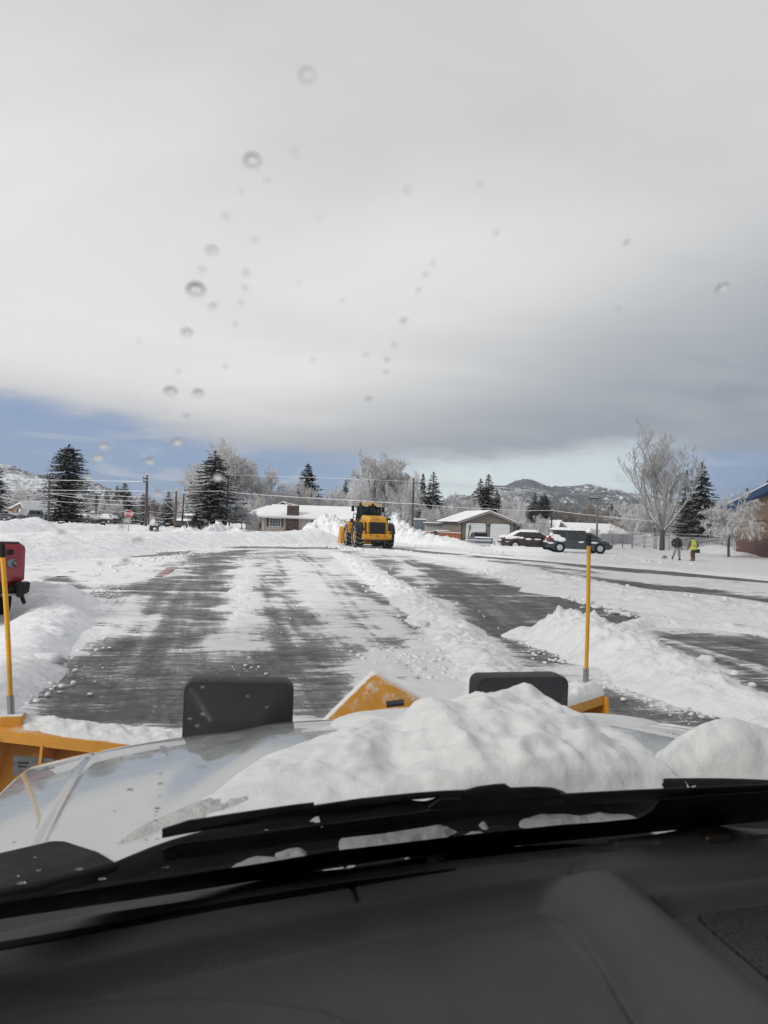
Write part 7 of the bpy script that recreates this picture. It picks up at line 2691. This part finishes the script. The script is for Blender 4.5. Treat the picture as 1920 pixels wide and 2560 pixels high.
# ================================================================== TREES
def segs_mesh(name, P0, P1, R0, R1, n=3):
    P0, P1 = np.array(P0), np.array(P1)
    R0, R1 = np.array(R0)[:, None], np.array(R1)[:, None]
    d = P1 - P0
    d /= np.linalg.norm(d, axis=1)[:, None] + 1e-9
    ref = np.where(np.abs(d[:, 2:3]) < .9, [[0, 0, 1.]], [[1., 0, 0]])
    u = np.cross(d, ref)
    u /= np.linalg.norm(u, axis=1)[:, None] + 1e-9
    w = np.cross(d, u)
    V = []
    for k in range(n):
        a = 2 * pi * k / n + pi / 2
        o = u * cos(a) + w * sin(a)
        V.append(P0 + o * R0)
        V.append(P1 + o * R1)
    V = np.stack(V, 1).reshape(-1, 3)
    base = np.arange(len(P0))[:, None] * (2 * n)
    F = []
    for k in range(n):
        k2 = (k + 1) % n
        F.append(base + np.array([[2 * k, 2 * k2, 2 * k2 + 1, 2 * k + 1]]))
    F = np.concatenate(F)
    return npmesh(name, V, F, True)


def broadleaf(seed, H, spread, trunk_h, trunk_r, levels, nch, upright=.3, droop=0.0, rmin=.014, wig=.18, fork=5, lenf=.62, env=None):
    """bare branching tree; returns (trunk segments, crown segments)"""
    rr = random.Random(seed)
    T, Cr = [], []
    top = Vector((0, 0, trunk_h))
    T.append((Vector((0, 0, -.4)), Vector((rr.uniform(-.05, .05), rr.uniform(-.05, .05), trunk_h * .5)), trunk_r * 1.15, trunk_r))
    T.append((T[0][1], top, trunk_r, trunk_r * .85))
    stack = []
    for k in range(fork):
        a = 2 * pi * (k + rr.random() * .5) / fork
        tilt = rr.uniform(.25, .95) * spread if k else .06
        d = Vector((cos(a) * sin(tilt), sin(a) * sin(tilt), cos(tilt)))
        stack.append((top - Vector((0, 0, rr.uniform(0, trunk_h * .15))), d, (H - trunk_h) * rr.uniform(.62, .85), trunk_r * .55, 1))
    while stack:
        p, d, L, r, lv = stack.pop()
        ns = 4 if lv < 3 else (3 if lv < levels else 2)
        r1 = max(rmin, r * (.35 if lv < 3 else .5))
        pts = [p]
        dd = d.copy()
        for s in range(ns):
            dd = (dd + Vector((rr.gauss(0, wig), rr.gauss(0, wig), rr.gauss(0, wig * .6) + upright * .35 - droop * (lv / levels) * (s + 1) * .4))).normalized()
            q = pts[-1] + dd * (L / ns)
            ra, rb = r + (r1 - r) * s / ns, r + (r1 - r) * (s + 1) / ns
            Cr.append((pts[-1], q, max(ra, rmin), max(rb, rmin * .8)))
            pts.append(q)
        if lv >= levels:
            continue
        m_ = nch[lv - 1]
        for k in range(m_):
            t = .22 + .78 * (k + rr.random()) / m_
            f = t * ns
            i = min(int(f), ns - 1)
            q = pts[i].lerp(pts[i + 1], f - i)
            ax = (pts[i + 1] - pts[i]).normalized()
            side = ax.orthogonal().normalized()
            side.rotate(Matrix.Rotation(rr.random() * 2 * pi, 3, ax))
            ang = rr.uniform(.45, 1.0)
            nd = (ax * cos(ang) + side * sin(ang)).normalized()
            stack.append((q, nd, L * lenf * rr.uniform(.6, 1.1) * (1.1 - .45 * t), max(rmin, r * .5 * (1 - .4 * t)), lv + 1))
    return T, Cr


def seg_arrays(S_):
    return [tuple(s[0]) for s in S_], [tuple(s[1]) for s in S_], [s[2] for s in S_], [s[3] for s in S_]


def bark_mat(name, bark, snow_amt, lo=-.35, hi=.45, sc=1.2, snowc=(.72, .72, .735)):
    m, g, b, out = new_mat(name)
    co = g.tc('Object')
    base = g.mix(g.ss(g.noise(co, 3, 4, .6), .3, .7), tuple(q * .7 for q in bark), tuple(q * 1.3 for q in bark))
    c, f = snow_on(g, base, lo, hi, sc, snow_amt, snowc)
    g.put(b.inputs['Base Color'], c)
    b.inputs['Roughness'].default_value = .85
    return m


M_FROST = bark_mat('frosted_bark', (.27, .25, .24), .97, -.85, .42, 1.2, (.88, .88, .885))
M_FROST2 = bark_mat('frosted_bark_heavy', (.24, .225, .215), 1.0, -1.05, .05, 1.2, (.88, .88, .89))
M_BROWNTW = bark_mat('brown_twigs', (.20, .155, .138), .75, -.4, .9)
M_REDTW = bark_mat('reddish_twigs', (.19, .12, .112), .7, -.4, .9)
M_TRUNK = bark_mat('trunk_bark', (.075, .062, .052), .6, .25, .8)
M_TRUNKD = bark_mat('trunk_bark_dark', (.035, .026, .022), .4, .4, .9)

M_VASE = bark_mat('thin_frost_bark', (.18, .172, .168), .88, -.5, .6, 1.2, (.78, .785, .80))
BROAD = {
    'round': broadleaf(3, 14, 1.25, 2.6, .40, 5, (9, 8, 7, 6), .26, 0, .022, .16, 11),
    'round2': broadleaf(11, 13, 1.2, 2.2, .38, 5, (9, 8, 7, 5), .30, 0, .022, .18, 11),
    'mass': broadleaf(23, 8, 1.2, 1.0, .22, 4, (10, 9, 8), .25, .05, .016, .22, 9),
    'mass2': broadleaf(37, 8, 1.25, .8, .2, 4, (10, 9, 8), .20, .10, .016, .26, 9),
    'vase': broadleaf(5, 13, .95, 2.3, .25, 5, (8, 6, 5, 4), .80, 0, .0105, .09, 9, .56),
    'droop': broadleaf(8, 5.4, 1.45, 1.9, .09, 4, (9, 7, 6), .02, .20, .018, .12, 10, .62),
    'shrub': broadleaf(51, 3.0, 1.4, .25, .09, 4, (8, 7, 6), .25, .0, .012, .24, 9),
}
BMESH = {}
for k, (T, Cr) in BROAD.items():
    BMESH[k] = (segs_mesh('trunk', *seg_arrays(T), n=8), segs_mesh('crown', *seg_arrays(Cr)))


def extent(me):
    v = np.empty(len(me.vertices) * 3, dtype=np.float32)
    me.vertices.foreach_get('co', v)
    v = v.reshape(-1, 3)
    return np.percentile(v[:, 2], 99.7), (np.percentile(v[:, 0], 99) - np.percentile(v[:, 0], 1))


EXT = {k: extent(v[1]) for k, v in BMESH.items()}
TREE_M = {}


def tree(name, label, cat, kind, px, Y, toprow, wpx, m, trunk_m=None, rz=None, group=None, base=0.0):
    """a tree whose crown tops out at photo row toprow and spans wpx photo pixels"""
    x = xat(px, Y)
    H = zat(px, toprow, Y) - base
    eh, ew = EXT[kind]
    sz, sx = H / eh, (wpx / FPX * Y) / ew
    o = thing(name, label, cat, (x, Y, base), random.uniform(0, 6.28) if rz is None else rz, group)
    o.scale = (sx, sx, sz)
    tm, cm = BMESH[kind]
    for part, me, mm in (('trunk', tm, trunk_m or M_TRUNK), ('crown', cm, m)):
        key = (kind, part, mm.name)
        if key not in TREE_M:
            c = me.copy()
            c.materials.clear()
            c.materials.append(mm)
            TREE_M[key] = c
        link(part, TREE_M[key], o)
    return o


def conifer(seed, H, Rm, prof, base=.6, dz=.34, nb=8, droop=.35, dens=1.4, fl=.44):
    """spruce: whorls of drooping boughs carrying needle sprays (flat leaf-sized faces)"""
    rr = np.random.default_rng(seed)
    Vs, Fs, o = [], [], 0
    z = base
    while z < H * .985:
        t = z / H
        Rz = Rm * np.interp(t, *prof)
        n = max(4, int(nb * (0.6 + 0.5 * Rz / Rm)))
        a0 = rr.random() * 6.28
        for k in range(n):
            a = a0 + 2 * pi * k / n + rr.normal() * .18
            L = max(.18, Rz * (0.80 + .30 * rr.random()))
            zz_ = z + rr.normal() * dz * .35
            dirh = np.array([cos(a), sin(a), 0])
            side = np.array([-sin(a), cos(a), 0])
            m_ = max(3, int(L / .16 * dens))
            for i in range(m_):
                u = (i + .3 + .5 * rr.random()) / m_
                if u < .12:
                    continue
                r_ = L * u
                hz = zz_ - droop * L * (u - .62 * u * u) * 1.25 + .04 * rr.normal()
                c = dirh * r_ + np.array([0, 0, hz])
                w = fl * (.55 + .75 * min(1, L)) * (1.12 - .62 * u) * (.7 + .6 * rr.random())
                for s in (-1, 1):
                    f = dirh * (.55 + .2 * rr.random()) + side * s * (.85 + .3 * rr.random()) + np.array([0, 0, -.30 - .35 * rr.random() + .25 * u])
                    f /= np.linalg.norm(f)
                    up = np.array([0, 0, 1.0]) + .5 * rr.normal(size=3)
                    q = np.cross(f, up)
                    q /= np.linalg.norm(q)
                    hw = w * .32
                    Vs += [c, c + f * w * .45 + q * hw, c + f * w, c + f * w * .45 - q * hw]
                    Fs.append((o, o + 1, o + 2, o + 3))
                    o += 4
        z += dz * (.75 + .5 * rr.random()) * (1.0 if t < .8 else .7)
    # leader
    for k in range(14):
        a = rr.random() * 6.28
        zb = H * (.955 + .035 * rr.random())
        c = np.array([0, 0, zb])
        f = np.array([cos(a) * .4, sin(a) * .4, .7])
        q = np.array([-sin(a), cos(a), 0])
        w = .035 * H
        Vs += [c, c + f * w * .5 + q * w * .18, c + f * w, c + f * w * .5 - q * w * .18]
        Fs.append((o, o + 1, o + 2, o + 3))
        o += 4
    return npmesh('crown', np.array(Vs), np.array(Fs), False)


CONE = ([0, .06, .2, .5, .8, 1.0], [.80, 1.0, .96, .68, .33, .04])
EGG = ([0, .06, .22, .45, .65, .82, .93, 1.0], [.80, .97, 1.0, .99, .92, .74, .48, .18])
OPEN = ([0, .1, .2, .45, .7, .9, 1.0], [.80, 1.0, 1.0, .88, .62, .30, .06])
CON = {
    'cone': conifer(1, 12, 2.4, CONE),
    'cone2': conifer(2, 12, 2.6, CONE, .4, .38, 8, .45),
    'egg': conifer(3, 12, 2.8, EGG, .9, .30, 10, .30, 1.1, .36),
    'open': conifer(4, 12, 3.4, OPEN, 2.2, .42, 8, .55, 1.1, .42),
    'droopy': conifer(5, 12, 2.9, CONE, .7, .50, 9, .70, 1.0, .46),
}


def needle_mat(name, col, amt, lo, hi):
    m, g, b, out = new_mat(name)
    co = g.tc('Object')
    base = g.mix(g.ss(g.noise(co, 2.2, 4, .6), .35, .7), tuple(q * .65 for q in col), tuple(q * 1.35 for q in col))
    c, f = snow_on(g, base, lo, hi, 1.1, amt, (.66, .67, .69))
    g.put(b.inputs['Base Color'], c)
    b.inputs['Roughness'].default_value = .8
    b.inputs['Specular IOR Level'].default_value = .2
    return m


M_NEEDLE = needle_mat('spruce_needles', (.022, .027, .024), .8, .68, 1.25)
M_NEEDLES = needle_mat('spruce_needles_snowy', (.028, .032, .029), .9, .35, 1.0)
CEXT = {k: extent(v) for k, v in CON.items()}
mbt = MB()
mbt.tube([(0, 0, -.5), (0, 0, 4), (0, 0, 9), (0, 0, 11.6)], [.26, .20, .10, .03], 8)
_t = mbt.build('trunk', M_TRUNKD, None, True)
CTRUNK = _t.data
bpy.data.objects.remove(_t)


def spruce(label, kind, px, Y, toprow, wpx, m=None, base=0.0, group=None, cat='spruce tree'):
    x = xat(px, Y)
    H = zat(px, toprow, Y) - base
    eh, ew = CEXT[kind]
    o = thing('spruce_tree', label, cat, (x, Y, base), random.uniform(0, 6.28), group)
    s = (wpx / FPX * Y) / ew * (1.5 if group else 1.03)
    o.scale = (s, s, H / 12.0)
    link('trunk', CTRUNK, o)
    mm = m or M_NEEDLE
    key = ('con', kind, mm.name)
    if key not in TREE_M:
        c = CON[kind].copy()
        c.materials.clear()
        c.materials.append(mm)
        TREE_M[key] = c
    link('crown', TREE_M[key], o)
    return o


SG = 'snowy spruces behind the houses'
spruce('tall round topped spruce behind the brown crossarm pole', 'egg', 165, 116, 1112, 104)
spruce('dark spruce cut by the left edge of the view', 'droopy', -16, 108, 1140, 84, M_NEEDLES)
spruce('dark spruce behind the roofs of the tan cottage and grey house', 'cone2', 92, 165, 1222, 44, M_NEEDLES, group=SG)
spruce('broader of the two spruces above the stop sign', 'cone2', 308, 152, 1208, 60, M_NEEDLES, group=SG)
spruce('narrow spruce just left of the broader one above the stop sign', 'cone', 290, 156, 1214, 36, M_NEEDLES, group=SG)
spruce('pale frosted spruce above the buried cars left of the stop sign', 'cone', 264, 150, 1228, 34, M_NEEDLES, group=SG)
spruce('bushy dark spruce left of the distant crossarm pole', 'egg', 234, 158, 1234, 36, M_NEEDLES, group=SG)
spruce('narrow dark spruce right behind the pale pole', 'egg', 357, 150, 1233, 22, M_NEEDLES, group=SG)
spruce('small snowy spruce between the pale pole and the reddish brown pole', 'cone2', 418, 142, 1229, 38, M_NEEDLES, group=SG)
spruce('big dark spruce with bare lower trunk left of the ranch house', 'open', 531, 109, 1128, 152)
spruce('dark pointed spruce rising behind the middle of the ranch house', 'cone', 765, 152, 1160, 74, group=SG)
spruce('small pointed spruce top just left of the frosted tree behind the loader', 'cone', 861, 160, 1199, 34, group=SG)
spruce('thin spruce directly right of the transformer pole', 'cone', 1053, 138, 1184, 32, group=SG)
spruce('snow laden wide spruce right of the transformer pole', 'droopy', 1079, 130, 1181, 66, M_NEEDLES, group=SG)
spruce('left twin of the tall spruces behind the garage roof', 'droopy', 1197, 140, 1197, 56, group=SG)
spruce('taller right twin of the spruces behind the garage roof', 'cone2', 1217, 138, 1186, 56, group=SG)
spruce('shorter spruce at the right foot of the twin spruces', 'cone2', 1240, 134, 1226, 44, group=SG)
spruce('left of the two dark spruces above the sedan', 'droopy', 1334, 132, 1234, 50, group=SG)
spruce('right of the two dark spruces above the sedan', 'egg', 1357, 130, 1235, 34, group=SG)
spruce('rounded dark spruce right of the street lamp', 'egg', 1537, 135, 1252, 44, M_NEEDLES, group=SG)
spruce('big snow streaked spruce between the bare tree and the brick building', 'droopy', 1749, 98, 1155, 122)
spruce('smaller spruce leaning on the left flank of the big snow streaked spruce', 'cone2', 1712, 101, 1176, 58)
spruce('far spruce tip just above the blue roof edge', 'cone', 1864, 125, 1221, 36, M_NEEDLES, group=SG)
spruce('far spruce top cut by the right edge above the blue roof', 'cone2', 1916, 118, 1198, 52, M_NEEDLES, group=SG)
spruce('dark evergreen bush at the right corner of the garage', 'egg', 1292, 106, 1302, 34, M_NEEDLES, cat='bush')

FG = 'frosted bare trees behind the houses'
tree('frosted_tree', 'huge frosted bare tree behind the big dark spruce left of the ranch house', 'tree', 'round', 560, 138, 1108, 225, M_FROST)
tree('frosted_tree', 'large frosted round tree behind the yellow loader', 'tree', 'round2', 952, 132, 1137, 165, M_FROST)
tree('frosted_tree', 'frosted tree filling the right shoulder of the large tree behind the loader', 'tree', 'mass', 1008, 126, 1178, 90, M_FROST, group=FG)
tree('frosted_tree', 'frosted tree at the left foot of the large tree behind the loader', 'tree', 'mass2', 905, 124, 1190, 80, M_FROST, group=FG)
for i, (px, Y, top, w, kind, mm, lab) in enumerate([
    (690, 150, 1212, 74, 'mass', M_FROST, 'frosted tree above the left gable of the ranch house'),
    (735, 146, 1208, 80, 'mass2', M_FROST, 'frosted tree above the ranch house just left of the chimney'),
    (778, 148, 1204, 84, 'mass', M_FROST, 'frosted tree around the foot of the pointed spruce behind the ranch house'),
    (820, 150, 1210, 70, 'mass2', M_FROST, 'frosted tree above the right half of the ranch roof'),
    (856, 148, 1222, 70, 'mass', M_FROST, 'frosted tree above the right end of the ranch roof'),
    (645, 140, 1190, 60, 'mass2', M_FROST, 'frosted tree right of the huge tree over the ranch garage'),
    (632, 130, 1232, 60, 'mass', M_FROST, 'low frosted tree behind the left end of the ranch house'),
    (1062, 122, 1262, 66, 'mass2', M_FROST, 'frosted tree over the blue grey shed'),
    (1106, 126, 1258, 84, 'mass', M_FROST, 'frosted tree over the carport'),
    (1150, 132, 1236, 90, 'mass2', M_FROST, 'frosted tree left of the twin spruces behind the garage'),
    (1176, 128, 1262, 60, 'mass', M_FROST, 'low frosted tree just above the left garage roof'),
    (1284, 126, 1232, 76, 'mass', M_FROST, 'tall frosted tree above the right garage door'),
    (1306, 118, 1266, 70, 'mass2', M_FROST, 'frosted tree above the gap between garage and sedan'),
    (1350, 116, 1290, 90, 'mass2', M_FROST2, 'white frosted thicket behind the sedan'),
    (1300, 112, 1300, 70, 'mass', M_FROST2, 'white frosted thicket at the right wall of the garage'),
    (1400, 142, 1254, 80, 'mass', M_BROWNTW, 'brownish bare trees left of the street lamp'),
    (1450, 146, 1250, 90, 'mass2', M_BROWNTW, 'brownish bare trees behind the street lamp'),
    (1505, 140, 1256, 70, 'mass', M_BROWNTW, 'brownish bare trees just right of the street lamp'),
    (1585, 112, 1236, 110, 'mass', M_FROST, 'frosted trees behind the left side of the tall bare tree'),
    (1640, 116, 1230, 110, 'mass2', M_FROST, 'frosted trees behind the trunk of the tall bare tree'),
    (1700, 112, 1232, 100, 'mass', M_FROST, 'frosted trees behind the right side of the tall bare tree'),
    (1800, 104, 1262, 80, 'mass2', M_FROST, 'frosted tree behind the small drooping tree'),
    (20, 140, 1216, 80, 'mass', M_FROST, 'frosted tree behind the tan cottage'),
    (66, 150, 1212, 70, 'mass2', M_FROST, 'frosted tree behind the grey house'),
    (212, 148, 1240, 54, 'mass', M_FROST, 'frosted tree right of the tall round topped spruce'),
    (250, 142, 1244, 50, 'mass2', M_FROST, 'frosted tree behind the snowed over pickup'),
    (285, 140, 1250, 50, 'mass', M_FROST, 'frosted tree just left of the stop sign'),
    (338, 158, 1240, 50, 'mass', M_FROST, 'frosted tree behind the pale pole'),
    (390, 165, 1244, 60, 'mass2', M_REDTW, 'reddish bare tree right of the pale pole'),
    (440, 150, 1226, 50, 'mass', M_FROST, 'frosted tree behind the reddish brown pole'),
    (470, 140, 1200, 70, 'mass2', M_FROST, 'frosted tree behind the thin dark pole'),
]):
    tree('frosted_tree', lab, 'tree', kind, px, Y, top, w, mm, group=FG)
tree('small_frosted_tree', 'low spreading frosted tree beside the big spruce trunk left of the ranch house', 'tree', 'droop', 572, 110, 1250, 104, M_FROST2)
tree('small_frosted_tree', 'low frosted tree at the left corner of the ranch house', 'tree', 'droop', 604, 111.5, 1268, 60, M_FROST2)
tree('brown_bush', 'reddish brown bush at the foot of the big spruce', 'bush', 'shrub', 500, 108, 1288, 58, M_REDTW)
tree('frosted_bush', 'little frosted tree in front of the ranch house side wall', 'bush', 'shrub', 634, 113, 1276, 28, M_FROST2)
tree('bare_tree', 'tall bare upright tree with thin frosted twigs right of the minivan', 'tree', 'vase', 1655, 80, 1058, 172, M_VASE, M_TRUNK, 0.6)
tree('drooping_tree', 'small tree with snow laden drooping twigs in front of the brick building', 'tree', 'droop', 1822, 64, 1232, 146, M_FROST2, M_TRUNK, 0.3)
tree('frosted_hedge', 'frosted shrub in front of the low house left of the lamp post', 'bush', 'shrub', 1452, 100, 1318, 46, M_FROST2)
tree('frosted_hedge', 'frosted shrub in front of the low house just behind the lamp post', 'bush', 'shrub', 1484, 101, 1320, 44, M_FROST2)
tree('frosted_hedge', 'frosted shrub showing above the short rail fence panel', 'bush', 'shrub', 1530, 101, 1324, 50, M_FROST2)
tree('frosted_hedge', 'frosted shrub above the left end of the long rail fence', 'bush', 'shrub', 1590, 100, 1326, 60, M_FROST2)
for px, py, lab in ((202, 1348, 'weed stalks poking from the snow bank left of the stop sign'), (282, 1362, 'dry twigs on the snow bank below the stop sign'), (1662, 1394, 'dry weeds in the snow left of the walkers')):
    p = hitz(px, py + 12, 0)
    o = tree('weed', lab, 'weeds', 'shrub', px, p.y, py - 6, 14, M_BROWNTW, base=.2)

# ================================================================== HILLS
def hill(name, ridge, Y, depth, seed, bumps, m):
    px = np.array([q[0] for q in ridge], float)
    row = np.array([q[1] for q in ridge], float)
    az_ = np.array([xat(a, Y) for a in px])
    zr = np.array([zat(a, r_, Y) for a, r_ in zip(px, row)])
    nx_ = 700
    xs = np.linspace(az_[0], az_[-1], nx_)
    zc = np.interp(xs, az_, zr)
    ker = np.hanning(15); ker /= ker.sum()
    zc = np.convolve(np.pad(zc, 7, mode='edge'), ker, 'valid')
    tv = np.concatenate([np.linspace(0, 1, 90), np.linspace(1.06, 1.6, 8)])
    XX_, TT = np.meshgrid(xs, tv)
    ZC = np.tile(zc, (len(tv), 1))
    yy = Y - depth * (1 - TT)
    Xp = XX_ * (yy / Y) ** .5
    prof_ = np.where(TT <= 1, TT ** 1.25, 1 - (TT - 1) * .9)
    s = bumps
    sp = 1 - np.abs(2 * fbm(XX_ / s, yy / (s * 1.8), 5, seed) - 1)
    z = ZC * prof_ + (sp - .6) * ZC * .40 * np.sin(np.clip(TT, 0, 1) * pi) + (fbm(XX_ / (s * .12), yy / (s * .12), 3, seed + 4) - .5) * ZC.max() * .05 * np.clip(TT * 4, 0, 1)
    z += np.maximum(0, vnoise(XX_ / 7.0, yy / 7.0, seed + 9) - .45) * 16 * np.clip(TT * 2, 0, 1) * sstep(fbm(XX_ / (s * .3), yy / (s * .3), 4, seed + 6), .40, .55)
    V = np.stack([Xp.ravel(), yy.ravel(), z.ravel() - 1.0], 1)
    tag(link(name, npmesh(name, V, gridfaces(nx_, len(tv)), True), None, m), kind='structure')


def hill_mat(name, forest, sparse, sc):
    m, g, b, out = new_mat(name)
    P = g.geo('Position')
    n1 = g.noise(g.map(P, (1, .55, 1)), 1 / sc, 6, .62)
    n2 = g.noise(g.map(P, (1, .4, .5)), 1 / (sc * .075), 4, .75)
    n3 = g.noise(g.map(P, (1, .35, .3)), 1 / (sc * .03), 3, .7)
    h = g.add(g.mul(g.sub(n1, .5), 1.5), g.add(g.mul(g.sub(n2, .5), 1.4), g.mul(g.sub(n3, .5), .8)))
    f = g.ss(g.add(h, forest), -.10, .16)
    c = g.mix(f, (.76, .78, .81), g.mix(g.ss(n3, .3, .7), (.040, .052, .062), (.10, .115, .13)))
    g.put(b.inputs['Base Color'], c)
    b.inputs['Roughness'].default_value = .9
    b.inputs['Specular IOR Level'].default_value = .1
    return m


hill('mountain_ridge', [(960, 1300), (1040, 1278), (1072, 1268), (1092, 1258), (1112, 1246), (1130, 1239), (1150, 1236), (1166, 1241), (1186, 1228), (1215, 1214), (1240, 1212), (1262, 1213), (1282, 1204), (1312, 1196), (1336, 1203),
                     (1366, 1217), (1400, 1216), (1430, 1213), (1455, 1209), (1466, 1208), (1490, 1213), (1520, 1224), (1560, 1231), (1600, 1238), (1680, 1252), (1800, 1268), (1950, 1284), (2200, 1300)], 3600, 2000, 5, 620, hill_mat('forested_snow', .18, 0, 300))
hill('mountain_ridge', [(-420, 1120), (-200, 1148), (0, 1165), (20, 1166), (45, 1174), (70, 1184), (92, 1187), (125, 1194), (160, 1199), (200, 1199), (240, 1207), (265, 1219), (290, 1231), (330, 1241), (380, 1254), (450, 1268), (540, 1284), (700, 1298)],
     2300, 1400, 15, 420, hill_mat('forested_snow_left', .02, 0, 260))

# ---- thin winter air, one closed box round everything but the sky
mb = MB()
mb.box((0, 1900, 240), (9000, 5200, 486))
hz = mb.build('haze', None)
hm = bpy.data.materials.new('thin_air')
hm.use_nodes = True
hm.node_tree.nodes.clear()
ho = hm.node_tree.nodes.new('ShaderNodeOutputMaterial')
hv_ = hm.node_tree.nodes.new('ShaderNodeVolumePrincipled')
hv_.inputs['Color'].default_value = (.86, .91, 1.0, 1)
hv_.inputs['Density'].default_value = .00012
hv_.inputs['Anisotropy'].default_value = .2
hm.node_tree.links.new(hv_.outputs[0], ho.inputs['Volume'])
hz.data.materials.append(hm)
tag(hz, kind='stuff')
